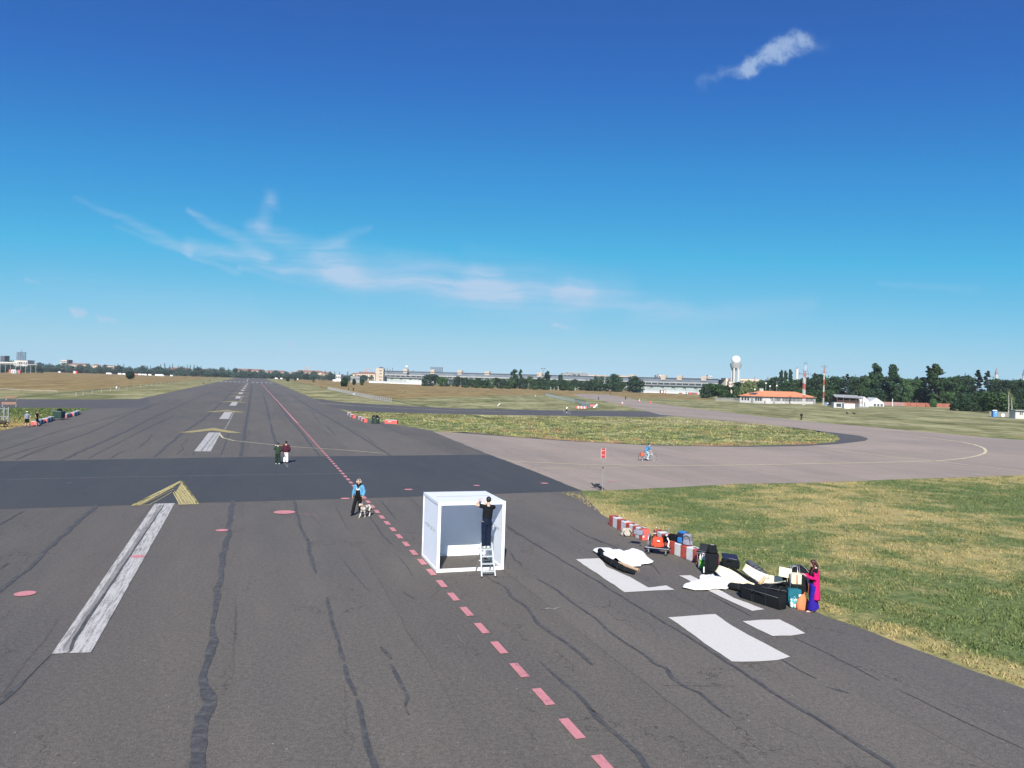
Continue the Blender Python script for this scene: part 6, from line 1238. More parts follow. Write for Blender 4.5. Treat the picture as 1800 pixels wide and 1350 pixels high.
# big black box bags
def boxbag(label, a, b, w, h, group=GBAG):
    A, B = G(*a), G(*b); L = (B - A).length; t = thing('board_bag', label, 'bag', A, math.atan2(B.y - A.y, B.x - A.x), group)
    rb('body', (L / 2, w / 2, h / 2), (L * 1.02, w * 1.04, h * 1.04), f_blk, t, .10)
    for f in (.3, .34, .66): m = MB(); m.box((L * f, w / 2, h / 2), (.04, w + .015, h + .015)); m.build('strap_band', c_black, t, bevel=.01)
    tb('carry_handle', [(L * .3, -.01, h * .6), (L * .36, -.06, h * .8), (L * .5, -.06, h * .84), (L * .66, -.01, h * .6)], .016, f_blk, t)
    tb('zip', [(.05, -.012, h * .84), (L - .05, -.012, h * .84)], .006, f_grey, t); m = MB(); m.box((L + .006, w * .3, h * .7), (.01, .05, .03)); m.build('tag', c_grey, t); return t
boxbag('largest black box bag, nearest the camera by the paint strip', (1301, 1051), (1370, 1073), .34, .46); boxbag('black box bag behind the largest one, ending at the teal suitcase', (1336, 1043), (1386, 1052), .34, .28)
longbag('board_bag', 'low black bag under the right end of the left cream shell', [G(1285, 1036), G(1300, 1040), G(1318, 1042), G(1336, 1044)], .34, .28, f_blk, 2, group=GBAG); longbag('board_bag', 'black bag in the shade between the two cream shells', [G(1290, 1012), G(1304, 1022), G(1322, 1030), G(1338, 1036)], .40, .26, f_blk, 2, group=GBAG)
# the pile at the right: dome, boards, box
t = thing('pop_up_tent', 'black half-open dome tent behind the teal suitcase', 'tent', up(1405, 1040), rad(-10)); m = MB(); nn = 18; R_x, R_y, R_z = .60, .42, .88; vs = []; fs = []
for j in range(10):
    ph = math.pi / 2 * j / 9
    for i in range(nn): th2 = math.pi * 2 * i / nn; vs.append((R_x * math.cos(ph) * math.cos(th2), .3 + R_y * math.cos(ph) * math.sin(th2), R_z * math.sin(ph) * (1 - .06 * abs(math.sin(th2 * 3)))))
for j in range(9):
    for i in range(nn): fs.append((j * nn + i, j * nn + (i + 1) % nn, (j + 1) * nn + (i + 1) % nn, (j + 1) * nn + i))
m.add(vs, fs); m.build('canopy', f_blk, t)
for a in (-.9, 0, .9): tb('rib', [(R_x * math.sin(a) * math.cos(p_) * 1.01, .3 - R_y * math.cos(a) * math.cos(p_) * 1.01, R_z * math.sin(p_) * 1.01) for p_ in np.linspace(0, 1.5, 8)], .01, c_steel, t)
m = MB(); m.box((.36, -.14, .34), (.3, .02, .36), R=Euler((rad(-20), 0, rad(20))).to_matrix()); m.build('navy_panel', f_navy, t)
t = thing('cream_board', 'tilted cream board on a wooden stick above the black pile', 'board', up(1380, 1040), rad(-12)); m = MB(); m.box((0, .1, .64), (.42, .03, .34), R=Euler((rad(-25), rad(8), 0)).to_matrix()); m.build('panel', f_cream, t, bevel=.01); tb('stick', [(.07, .06, 0), (.09, .08, .56)], .02, m_woodp, t)
t = thing('cream_box', 'cream carton box behind the suitcase handle', 'box', up(1399, 1045, .36) , rad(-8)); m = MB(); m.box((0, .12, .17), (.34, .28, .34)); m.build('carton', M('cream_carton', (.70, .62, .44), .8, .06), t, bevel=.01); m = MB(); m.box((0, -.024, .17), (.05, .006, .3)); m.build('tape', m_card, t)
t = thing('equipment_crate', 'black crate under the cream carton, behind the teal suitcase', 'crate', up(1399, 1046), rad(-8)); m = MB(); m.box((0, .18, .17), (.62, .36, .34)); m.build('body', f_blk, t, bevel=.02); m = MB(); m.box((0, .18, .345), (.6, .34, .02)); m.build('lid', c_black, t)
t = thing('cooler_bag', 'black bag leaning left of the teal suitcase', 'bag', up(1384, 1046), rad(-14)); rb('body', (0, .15, .2), (.34, .3, .4), f_blk, t, .3); tb('strap', [(-.12, 0, .3), (0, -.05, .42), (.12, 0, .3)], .014, f_blk, t)
sp_ = up(1397, 1067); t = thing('teal_suitcase', 'teal rolling suitcase with its silver handle pulled out', 'suitcase', sp_, rad(-6)); rb('body', (0, .14, .30), (.42, .24, .52), f_teal, t, .14); rb('front_pocket', (0, .01, .22), (.34, .06, .26), f_teal, t, .2)
for s in (-.11, .11): tb('handle_rod', [(s, .2, .55), (s, .22, 1.27)], .012, c_chr, t)
tb('handle_grip', [(-.12, .22, 1.27), (.12, .22, 1.27)], .018, c_steel, t)
for s in (-1, 1): m = MB(); m.loft([(s * .15, .1, .04), (s * .15, .15, .04)], .04, n=10, dome=False); m.build('wheel', c_rub, t)
m = MB(); m.box((.16, -.01, .38), (.1, .01, .07)); m.build('white_label', c_wht, t)
t = thing('patterned_bag', 'small teal and white patterned bag leaning on the teal suitcase', 'bag', up(1395, 1068), rad(-4)); m = MB(); m.rbox((0, -.03, .15), (.28, .18, .3), .55); m.build('body', M('teal_white_pattern', (.03, .32, .33), .7, .1, 3., col2=(.72, .78, .76), c2scale=14., c2lo=.5, c2hi=.53), t, True); tb('handle', [(-.05, -.05, .28), (0, -.06, .38), (.05, -.05, .28)], .01, c_wht, t)
t = thing('orange_bag', 'orange plastic carrier bag between the teal suitcase and the woman', 'bag', up(1411, 1071.5), rad(10)); m = MB(); m.loft([(0, .05, .05), (0, .06, .16), (.01, .06, .28), (.04, .06, .40), (.07, .06, .47)], [.19, .19, .16, .09, .03], [.13, .13, .10, .05, .02], n=14)
m.build('body', f_orange, t, True); tb('handle', [(.04, .06, .46), (.09, .05, .54), (.12, .06, .46)], .014, f_orange, t); rb('side_fold', (.12, -.0, .2), (.1, .1, .34), f_orange, t, .6)
# red sign on its pole, crow at the grass tip
t = thing('warning_sign', 'small red notice board on a thin pole at the grass tip', 'sign', up(1058.5, 863.5)); Ys = G(1058.5, 863.5).y; q = Ys / F; zt_ = HT(1061, 789, Ys); zb_ = HT(1061, 804.5, Ys)
m = MB(); m.loft([(0, 0, 0), (0, 0, zt_)], .022, n=6, dome=False); m.build('pole', c_chr, t); m = MB(); m.box((0, -.04, (zt_ + zb_) / 2), (7.4 * q, .02, zt_ - zb_)); bd_ = m.build('board', M('sign_red', (.36, .035, .04), .6, .08, 4.), t)
for s in (-1, 1): m = MB(); m.box((s * 3.9 * q, -.04, (zt_ + zb_) / 2), (.03, .03, zt_ - zb_ + .1)); m.build('side_edge', M('sign_pink', (.7, .35, .33), .6), bd_)
for z in (zt_ - .12, zb_ + .18): m = MB(); m.box((-.02, -.054, z), (5 * q, .008, .04)); m.build('text_line', M('sign_pink', (.7, .35, .33), .6), bd_)
m = MB(); m.ell((0, 0, HT(1061, 822, Ys)), (.05, .05, .06)); m.build('clamp', c_rub, t)
def bird(label, px, py, rz, s=1.): 
    t = thing('crow', label, 'bird', up(px, py), rz, scale=s); m = MB(); m.loft([(0, -.16, .12), (0, -.04, .15), (0, .08, .2), (0, .14, .27)], [.03, .07, .06, .03], n=8); m.ell((0, .17, .30), (.04, .05, .04)); m.loft([(0, .2, .3), (0, .27, .285)], [.016, .004], n=5); m.loft([(0, -.16, .12), (0, -.34, .07)], [.035, .02], n=6)
    for k in (-1, 1): m.loft([(k * .03, .02, .12), (k * .03, .03, 0)], [.01, .008], n=5)
    m.remesh('body', M('crow_black', (.012, .013, .016), .5), t, .018, 1)
    for k in (-1, 1): w = MB(); w.loft([(k * .06, .08, .2), (k * .10, -.05, .19), (k * .08, -.24, .12)], [.02, .03, .008], [.05, .05, .015], n=6); w.build('wing', MATS['crow_black'], t, True)
    return t
t = bird('black crow with raised wing at the foot of the red sign', 1054, 861.5, rad(60), 1.1)
bird('black crow walking left of the other one, by the sign', 1045, 858.5, rad(100), 1.15)['group'] = 'crows by the sign'; t['group'] = 'crows by the sign'
# bins
def bigbin(label, px, py, w, d, h, mat):
    t = thing('waste_bin', label, 'bin', up(px, py), rad(-3)); m = MB(); m.box((0, d / 2, h * .5 + .1), (w, d, h - .2), taper=1.06); m.build('body', mat, t, bevel=.05); m = MB(); m.box((-w * .1, d / 2, h + .02), (w * 1.1, d * 1.06, .07), R=Matrix.Rotation(rad(3), 3, 'Y')); m.build('lid', M('grey_lid', (.12, .14, .15), .5), t)
    for x in (-w * .38, w * .38): m = MB(); m.loft([(x, .05, .07), (x, .12, .07)], .08, n=10, dome=False); m.build('wheel', c_rub, t)
    m = MB(); m.box((0, -.02, h * .75), (w * .9, .04, .05)); m.build('rim', mat, t); return t
t = bigbin('big dark green waste bin with a bulging lid, at left', 100, 738, 1.15, .9, 1.15, M('bin_green', (.02, .045, .04), .5, .1))
t2 = thing('rubbish_bag', 'dark rubbish bag poking out on the left waste bin', 'bag', up(100, 738, 1.18) + Vector((.15, .3, 0)), 0); rb('body', (0, 0, .16), (.62, .5, .36), f_blk, t2, .7); rb('knot', (.02, 0, .36), (.12, .1, .12), f_blk, t2, .8)
Yb = G(660, 744).y; t = thing('waste_bin', 'round black litter bin overflowing with bags, right of the runway', 'bin', up(660, 744.4)); m = MB(); m.lathe([(.55, 0), (.6, .1), (.58, .95), (.62, 1.02)], n=18); m.build('body', M('bin_black', (.015, .03, .022), .5), t); m = MB()
for k in range(14): a = 2 * math.pi * k / 14; m.box((math.cos(a) * .6, math.sin(a) * .6, .55), (.03, .05, .8), rz=a)
m.build('slats', M('bin_slats', (.03, .07, .05), .5), t); m = MB(); m.lathe([(.7, 0), (.7, .06)], n=18); m.build('base', c_black, t)
for i, (x, y, z, c, l) in enumerate([(-.25, -.2, 1.1, f_blk, 'black bag bulging at the left of the round litter bin'), (.25, -.15, 1.12, f_blk, 'black bag bulging at the right of the round litter bin'), (-.12, -.45, .9, f_white, 'white bag hanging on the front of the round litter bin'), (.38, -.4, .75, c_grey, 'grey bag hanging low on the round litter bin')]):
    t2 = thing('rubbish_bag', l, 'bag', up(660, 744.4, z) + Vector((x, y, 0)), 0, None, group='bags on the round litter bin') if False else thing('rubbish_bag', l, 'bag', up(660, 744.4, z) + Vector((x, y, -.02)), 0, 'bags on the round litter bin'); s_ = .44 if i < 2 else .26; rb('body', (0, 0, .02), (s_, s_ * .8, s_ * .8), c, t2, .7); rb('knot', (0, 0, s_ * .44), (.07, .07, .1), c, t2, .8)
# benches, trestle, scaffold frame at left
def bench(label, px0, px1, py, h=.8, grp='wooden benches at the left edge'):
    a, b = G(px0, py), G(px1, py); L = (b - a).length; t = thing('park_bench', label, 'bench', a.lerp(b, .5), math.atan2(b.y - a.y, b.x - a.x), grp); mw = M('bench_wood', (.42, .24, .16), .75, .15, 3.)
    for k in range(3): m = MB(); m.box((0, k * .14, .46), (L, .11, .05)); m.build('seat_slat', mw, t)
    for k in range(2): m = MB(); m.box((0, .42 + k * .03, .62 + k * .16), (L * .96, .05, .12)); m.build('back_slat', mw, t)
    for s in (-1, 1): m = MB(); m.box((s * L * .44, .2, .22), (.1, .46, .44)); m.build('leg', c_grey, t); m = MB(); m.box((s * L * .44, .46, .6), (.06, .06, .4)); m.build('upright', c_grey, t)
    return t
bench('brown bench on the pale grass across the side strip', 10.5, 31, 703.5); bench('pinkish brown bench on the near side of the asphalt strip', 3, 29.5, 715.6)
t = thing('scaffold_frame', 'grey metal frame structure at the left edge on the green verge', 'frame', up(7, 744), rad(0)); q = G(7, 744).y / F
for x in (-8, 0, 7.6): m = MB(); m.box((x * q, 0, 29 * q / 2), (.12, .12, 28.5 * q)); m.build('upright', c_steel, t)
for z in (3, 12, 25.5): m = MB(); m.box((0, 0, z * q), (17 * q, .09, .09)); m.build('crossbar', c_steel, t)
for a, b in (((-8, 14), (0, 24)), ((0, 4), (7.6, 11)), ((1.5, 15), (7.6, 21)), ((-8, 4), (-2, 10))): tb('brace', [(a[0] * q, 0, a[1] * q), (b[0] * q, 0, b[1] * q)], .04, c_steel, t)
t = thing('rope_fence', 'long low white tape fence along the left meadow', 'fence', G(0, 692)); pts = [G(0, 688), G(20, 689), G(60, 691), G(100, 692)]; c0 = G(0, 692)
for k in range(10): p = pts[0].lerp(pts[3], k / 9) - c0; m = MB(); m.box((p.x, p.y, .45), (.06, .06, .9)); m.build('post', c_grey, t)
m = MB(); m.loft([p - c0 + Vector((0, 0, .75)) for p in pts], [.03] * 4, n=4, dome=False); m.build('tape', c_wht, t)
# post fences running away on both meadows
def postline(label, a, b, n, h=1.1, name='post_fence', mat=None):
    A, B = G(*a), G(*b); t = thing(name, label, 'fence', A)
    for k in range(n): p = A.lerp(B, (k / (n - 1)) ** 1.3) - A; m = MB(); m.box((p.x, p.y, h / 2), (.14, .14, h)); m.build('post', mat or M('grey_post', (.34, .31, .25), .85), t)
    d = B - A; m = MB(); m.tube([(0, 0, h * .8), d + Vector((0, 0, h * .8))], .03, 4); m.build('wire', c_steel, t); return t
postline('line of wooden posts with wire running along the left meadow edge', (134, 697), (330, 668.5), 22)
# mobile crowd fences on the middle meadow
def crowd(label, pts, panel, h, mat, grp):
    P = [G(*p) for p in pts]; t = thing('mobile_fence', label, 'fence', P[0], 0, grp); L = 0; cnt = 0
    for i in range(len(P) - 1):
        a, b = P[i] - P[0], P[i + 1] - P[0]; n = max(1, int((b - a).length / panel)); rz = math.atan2((b - a).y, (b - a).x)
        for k in range(n):
            if cnt > 95: break
            c = a.lerp(b, (k + .5) / n); w = (b - a).length / n - .15; m = MB(); R = Matrix.Rotation(rz, 3, 'Z')
            for z in (.15, h): m.box(c + Vector((0, 0, z)), (w, .04, .05), rz=rz)
            for s in (-1, 1): m.box(c + R @ Vector((s * w / 2, 0, 0)) + Vector((0, 0, h / 2)), (.08, .08, h), rz=rz)
            for j in range(int(w / .8)): m.box(c + R @ Vector((-w / 2 + (j + .5) * .8, 0, 0)) + Vector((0, 0, h / 2)), (.035, .035, h), rz=rz)
            m.build('fence_panel', mat, t); cnt += 1
    return t
c_galv = MATS.get('galvanised') or c_steel; c_galv2 = M('pale_galvanised', (.30, .29, .30), .6, .1, 2.)
crowd('pale crowd-barrier fence slanting across the meadow right of the runway', [(576, 684), (621, 694.5), (655, 702), (688, 708)], 3.2, 1.35, c_galv2, 'mobile fences on the meadow')
crowd('grey-green mesh fence slanting down to the banner on the meadow', [(959, 696), (985, 702.5), (1010, 708), (1030, 714.5)], 3., 1.7, M('grey_green_fence', (.20, .24, .24), .6), 'mobile fences on the meadow')
t = thing('information_board', 'small dark-framed board standing in the pale crowd barrier', 'sign', G(622, 694.5)); q = G(622, 694.5).y / F; m = MB(); m.box((0, 0, 2.2 * q), (4.6 * q, .15, 2.8 * q)); m.build('board', c_wht, t)
for s in (-1, 1): m = MB(); m.box((s * 2.4 * q, 0, 2.1 * q), (.9 * q, .2, 4.2 * q)); m.build('post', c_dgrey, t)
m = MB(); m.box((0, -.02, 3.8 * q), (5 * q, .2, .7 * q)); m.build('head_panel', c_dgrey, t)
t = thing('barrier_boards', 'low red and white boards lying before the mesh fence gate', 'barrier', G(1022, 718)); q = G(1022, 718).y / F
for k in range(7): m = MB(); m.box(((k - 3) * 2.7 * q, 0, .3), (2.7 * q, .3, .6)); m.build('board_segment', c_bwht if k % 2 else c_bpink, t)
t = thing('fence_gate', 'blue-grey gate frames at the low end of the mesh fence', 'gate', G(1029, 716.4)); q = G(1029, 716.4).y / F
for x in (-6, -2.4, 2.2, 6): m = MB(); m.box((x * q, 0, 4.2 * q), (.28, .15, 8.4 * q)); m.build('post', M('blue_grey_paint', (.10, .14, .18), .6), t)
for x in (-4.2, 4.1): m = MB(); m.box((x * q, 0, 7.6 * q), (3.6 * q, .1, .2)); m.box((x * q, 0, 1.2 * q), (3.6 * q, .1, .15)); m.tube([((x - 1.6) * q, 0, 1.4 * q), ((x + 1.6) * q, 0, 7.4 * q)], .08, 4); m.build('leaf', MATS['blue_grey_paint'], t)
t = thing('banner_board', 'red banner board with a slanted white prop beside the gate', 'sign', G(1042, 717)); q = G(1042, 717).y / F; m = MB(); m.box((-.4 * q, 0, 4 * q), (9 * q, .1, 3.2 * q)); m.build('banner', M('banner_red', (.60, .12, .12), .6), t); m = MB(); m.box((-.4 * q, -.06, 4.3 * q), (7 * q, .02, .5 * q)); m.build('text_band', MATS['sign_pink'], t); m = MB(); m.tube([(1.5 * q, -.3, 0), (8 * q, -.3, 6.4 * q)], .28, 4); m.build('white_prop', c_wht, t)
for x in (-4, 4.4, 8.4): m = MB(); m.box((x * q, .1, 2.8 * q), (.14, .14, 5.6 * q)); m.build('post', c_steel, t)
t = thing('white_stick', 'lone white slanted stick in the mown meadow', 'pole', G(874.5, 714)); q = G(874.5, 714).y / F; m = MB(); m.tube([(0, 0, 0), (4.5 * q, 0, 5.4 * q)], .12, 5); m.build('shaft', c_wht, t); m = MB(); m.box((0, 0, .04), (.4, .4, .08)); m.build('foot', c_grey, t)
for px, py, h, l in [(1124, 706.5, 6.5, 'red and white cone marker beside the taxiway, left of two'), (1143.5, 709.5, 5, 'red low cone marker beside the taxiway, right of two')]:
    t = thing('cone_marker', l, 'cone', G(px, py), 0, 'cone markers by the taxiway'); q = G(px, py).y / F; m = MB(); m.lathe([(1.9 * q, 0), (1.9 * q, .15), (1.2 * q, .2), (.4 * q, h * q)], n=10); m.build('cone', MATS['barrier_bright_red'], t); m = MB(); m.lathe([(1.02 * q, h * q * .36), (.78 * q, h * q * .6)], n=10); m.build('white_band', c_wht, t)
for k, (px, py, h) in enumerate([(968, 686, 6), (974, 686, 4), (981, 686, 7), (990, 686, 4), (1011, 687, 6), (1060, 686.5, 5), (1086, 687, 3.5), (1039, 686.6, 3)]):
    t = thing('marker_post', f'thin pale post at the foot of the tree row, {ordl(sorted([968, 974, 981, 990, 1011, 1060, 1086, 1039]).index(px), 8)} of eight', 'post', G(px, py), 0, 'pale posts before the tree row'); q = G(px, py).y / F; m = MB(); m.box((0, 0, h * q / 2), (.35, .35, h * q)); m.build('shaft', c_white, t); m = MB(); m.box((0, 0, .1), (.8, .8, .2)); m.build('foot', c_grey, t)
t = thing('info_marker', 'small black-topped white marker on the left meadow', 'sign', G(205, 683)); q = G(205, 683).y / F; m = MB(); m.box((0, 0, 1.9 * q), (2.2 * q, .3, 3.4 * q)); m.build('white_panel', c_wht, t)
for s in (-1, 1): m = MB(); m.box((s * 2.2 * q, 0, 4.6 * q), (2 * q, .4, 1.6 * q)); m.build('dark_head', c_dgrey, t)
for px, py, rz, l in [(1488.5, 728.6, 0, 'pale bird sitting on the meadow, left one of two'), (1500.5, 729, .4, 'dark bird sitting on the meadow, right one of two')]:
    t = bird(l, px, py, rz, 2.6); t['group'] = 'birds on the right meadow'

# ------------------------------------------------------------------ people, cyclists, dogs
s_skin = M('skin', (.56, .33, .24), .6, .06, 8.); s_eye = M('eye_dark', (.03, .02, .02), .4, 0.); s_lip = M('lips', (.42, .16, .14), .6, 0.)
V3 = Vector
STAND = dict(pel=(0, 0, .94), chest=(0, 0, 1.26), neck=(0, -.01, 1.46), head=(0, .02, 1.625), sh_l=(-.175, 0, 1.42), sh_r=(.175, 0, 1.42), el_l=(-.215, -.02, 1.13), el_r=(.215, -.02, 1.13), wr_l=(-.225, .05, .89), wr_r=(.225, .05, .89),
             hp_l=(-.092, 0, .91), hp_r=(.092, 0, .91), kn_l=(-.10, .02, .50), kn_r=(.10, .02, .50), an_l=(-.10, -.02, .085), an_r=(.10, -.02, .085))
def handm(m, w, d, n, right, r=.0085):
    d = d.normalized(); n = (n - d * n.dot(d)).normalized(); s = d.cross(n) * (1 if right else -1)
    m.loft([w - d * .01, w + d * .03, w + d * .088], [.026, .036, .042], [.02, .016, .013], side=s, n=10)
    for i, L in enumerate((.068, .078, .072, .056)):
        b = w + d * .085 + s * (-.033 + .022 * i); m.loft([b - d * .02, b + d * L * .5 + n * .006, b + d * L * .82 + n * L * .42], [r, r * .95, r * .8], n=7)
    b = w + d * .025 - s * .034; m.loft([b, b + d * .03 - s * .024 + n * .008, b + d * .062 - s * .03 + n * .02], [.012, .011, .009], n=7)
def person(label, loc, rz, Hh, top, bottom, shoes, hair, pose=None, vox=.012, sleeve=1., group=None, scale_w=1., coat=None, extra=None, feet=(0, 0), hat=None, palms=None, bwide=1., twide=1., look=0., pitch=0., topz=.93, name='person', hairlen=0., skin=None, footdirs=None):
    J = {k: V3(v) for k, v in STAND.items()}
    for k, v in (pose or {}).items(): J[k] = V3(v)
    sk = Hh / 1.75; t = thing(name, label, 'person', loc, rz, group, sk); fw = V3((0, 1, 0)); near = vox < .02
    sd = (J['sh_r'] - J['sh_l']).normalized()
    # --- body, one continuous surface
    m = MB(); P, C, Nk = J['pel'], J['chest'], J['neck']
    m.loft([P - V3((0, 0, .06)), P + (C - P) * .3, P + (C - P) * .6, C, C + (Nk - C) * .62, Nk - (Nk - C) * .08], [.155, .142, .130, .150, .160, .075], [.105, .098, .092, .108, .092, .06], side=sd, n=16)
    hd = J['head']; Rh = Euler((pitch, 0, look)).to_matrix(); m.loft([Nk - V3((0, 0, .04)), hd - Rh @ V3((0, .015, .07))], [.055, .05], n=10)
    m.ell(hd + Rh @ V3((0, 0, .02)), (.075, .094, .105), Rh); m.ell(hd + Rh @ V3((0, .035, -.055)), (.054, .056, .062), Rh)
    if near:
        m.loft([hd + Rh @ V3((0, .088, .02)), hd + Rh @ V3((0, .112, -.022))], [.008, .015], n=7)
        for s in (-1, 1): m.ell(hd + Rh @ V3((s * .078, -.005, -.005)), (.012, .02, .032), Rh)
    for s in 'lr':
        q = -1 if s == 'l' else 1
        m.loft([J['sh_' + s] - V3((q * .03, 0, .01)), J['sh_' + s].lerp(J['el_' + s], .3), J['el_' + s], J['el_' + s].lerp(J['wr_' + s], .3), J['wr_' + s]], [.052, .048, .038, .038, .025], n=10)
        d = J['wr_' + s] - J['el_' + s]; pn = V3((palms or {}).get(s, (-q * 1., .25, 0)))
        handm(m, J['wr_' + s], d, pn, s == 'r', .0085 if near else .011)
        m.loft([J['hp_' + s], J['hp_' + s].lerp(J['kn_' + s], .5), J['kn_' + s], J['kn_' + s].lerp(J['an_' + s], .35), J['an_' + s] - (J['an_' + s] - J['kn_' + s]).normalized() * .03], [.088, .074, .055, .056, .037], n=12)
        fd = V3((footdirs or {}).get(s, (q * .12, 1, 0))).normalized(); a = J['an_' + s]
        m.loft([a - fd * .035 + V3((0, 0, -.035)), a + fd * .05 + V3((0, 0, -.05)), a + fd * .15 + V3((0, 0, -.062))], [.036, .04, .034], [.032, .028, .018], side=(1, 0, 0), n=8)
    e = [hd + Rh @ V3((s * .031, .082, .012)) for s in (-1, 1)]; lp = hd + Rh @ V3((0, .09, -.062))
    def mf(c):
        idx = np.zeros(len(c))
        for q in e: idx[np.linalg.norm((c - np.array(q)) * np.array([1, 1, 1.4]), axis=1) < .017] = 1
        idx[(np.abs(c[:, 2] - lp.z) < .008) & (np.linalg.norm(c - np.array(lp), axis=1) < .032)] = 2
        return idx
    m.remesh('body', [skin or s_skin, s_eye, s_lip], t, vox, 1, mf)
    # --- clothing
    if top:
        m = MB(); o = .018 * twide; hem = topz
        m.loft([V3((P.x, P.y, hem)) if abs(P.z - .94) < .2 else P, P + (C - P) * .45, C, C + (Nk - C) * .62, Nk - (Nk - C) * .12], [.158 + o, .146 + o * 1.6, .158 + o, .166 + o * .8, .075], [.108 + o, .104 + o * 1.6, .116 + o, .098 + o, .066], side=sd, n=16, dome=False)
        for s in 'lr':
            q = -1 if s == 'l' else 1; S_, E_, Wr = J['sh_' + s], J['el_' + s], J['wr_' + s]
            pts = [S_ - V3((q * .04, 0, .012)), S_.lerp(E_, .35)]; rr = [.062 + o * .6, .056 + o * .9]
            if sleeve > .5: pts += [E_, E_.lerp(Wr, .3), E_.lerp(Wr, min(.96, sleeve))]; rr += [.046 + o * .9, .045 + o * .8, .034 + o * .6]
            else: pts += [S_.lerp(E_, .35 + sleeve * .7)]; rr += [.056 + o]
            m.ell(S_ + V3((0, 0, -.01)), (.078 + o * .5, .07 + o * .5, .066 + o * .5)); m.loft([Nk - V3((0, 0, .05)), S_], [.06, .07], n=10)
            m.loft(pts, rr, n=12, dome=False)
        m.remesh('jacket' if sleeve > .5 else 't_shirt', top, t, max(vox, .009), 1)
    if bottom:
        m = MB(); o = .014 * bwide; short = footdirs is not None and footdirs.get('short')
        m.loft([P + V3((0, 0, .10)) if abs(P.z - .94) < .2 else P + (C - P) * .25, P, P - V3((0, 0, .07))], [.148 + .01, .160 + o * .6, .150 + o], [.103 + .008, .112 + o * .6, .105 + o], side=sd, n=16)
        for s in 'lr':
            A, K, B = J['hp_' + s], J['kn_' + s], J['an_' + s]
            if short: m.loft([A, A.lerp(K, .5), A.lerp(K, .95)], [.094 + o, .086 + o, .082 + o], n=12, dome=False)
            else: m.loft([A, A.lerp(K, .5), K, K.lerp(B, .4), K.lerp(B, .97)], [.092 + o, .080 + o * 1.2, .062 + o * 1.6, .060 + o * 2, .046 + o * 2.6], n=12, dome=False)
        m.remesh('shorts' if short else 'trousers', bottom, t, max(vox, .009), 1)
    if shoes:
        for s in 'lr':
            q = -1 if s == 'l' else 1; fd = V3((footdirs or {}).get(s, (q * .12, 1, 0))).normalized(); a = J['an_' + s]; m = MB()
            m.loft([a - fd * .045 + V3((0, 0, -.03)), a + fd * .04 + V3((0, 0, -.04)), a + fd * .165 + V3((0, 0, -.056))], [.042, .047, .040], [.048, .042, .028], side=(1, 0, 0), n=10); m.loft([a + V3((0, 0, .0)), a + V3((0, 0, -.03))], [.044, .044], n=8)
            m.remesh('shoe', shoes, t, max(vox, .009), 1)
    if hair:
        m = MB(); m.ell(hd + Rh @ V3((0, -.018, .035)), (.088, .100, .105), Rh)
        if hairlen:
            m.loft([hd + Rh @ V3((0, -.07, .05)), hd + Rh @ V3((0, -.10, -.1)), hd + V3((0, -.09, -.12 - hairlen * .6)), hd + V3((0, -.07, -.1 - hairlen))], [.09, .10, .10, .06], [.05, .055, .05, .03], n=12)
            for q in (-1, 1): m.loft([hd + Rh @ V3((q * .075, .0, .05)), hd + Rh @ V3((q * .092, .01, -.08)), hd + V3((q * .105, .06, -.14 - hairlen * .5)), hd + V3((q * .09, .09, -.12 - hairlen))], [.03, .036, .038, .02], n=9)
        nm = 'hair'
        def cut(c): return np.zeros(len(c))
        m.remesh(nm, hair, t, max(vox * .9, .008), 1)
    if hat:
        m = MB(); m.ell(hd + Rh @ V3((0, -.005, .075)), (.098, .108, .075), Rh); m.loft([hd + Rh @ V3((0, .08, .07)), hd + Rh @ V3((0, .16, .055))], [.07, .045], [.014, .01], side=(1, 0, 0), n=10); m.remesh('cap', hat, t, max(vox, .01), 1)
    if extra: extra(t, J, Rh)
    return t
c_blackt = cloth_mat('black_cotton', (.010, .011, .013)); c_jean = cloth_mat('dark_denim', (.010, .016, .034), var=.3, vscale=9.); c_ljean = cloth_mat('light_denim', (.30, .42, .52), var=.15); c_hair = M('dark_hair', (.018, .013, .011), .5, .3, 30.); c_brown = M('brown_hair', (.045, .018, .012), .45, .35, 30., .5, 40.)
c_shoe = M('white_shoes', (.72, .72, .70), .6, .05); c_olive = cloth_mat('dark_green_cotton', (.030, .048, .032), var=.2); c_olive2 = cloth_mat('dark_green_trousers', (.022, .034, .026)); c_maroon = cloth_mat('maroon_jacket', (.065, .018, .030)); c_ecru = cloth_mat('ecru_trousers', (.72, .66, .62), var=.06)
c_denim = cloth_mat('light_blue_denim', (.10, .29, .46), var=.35, vscale=14.); c_pink = cloth_mat('magenta_wool', (.52, .012, .13), var=.16, vscale=12.); c_royal = cloth_mat('royal_blue_cloth', (.030, .018, .25), var=.14); c_bt = cloth_mat('blue_grey_shirt', (.16, .21, .28)); c_salmon = M('salmon_shoes', (.62, .38, .33), .6, .05)
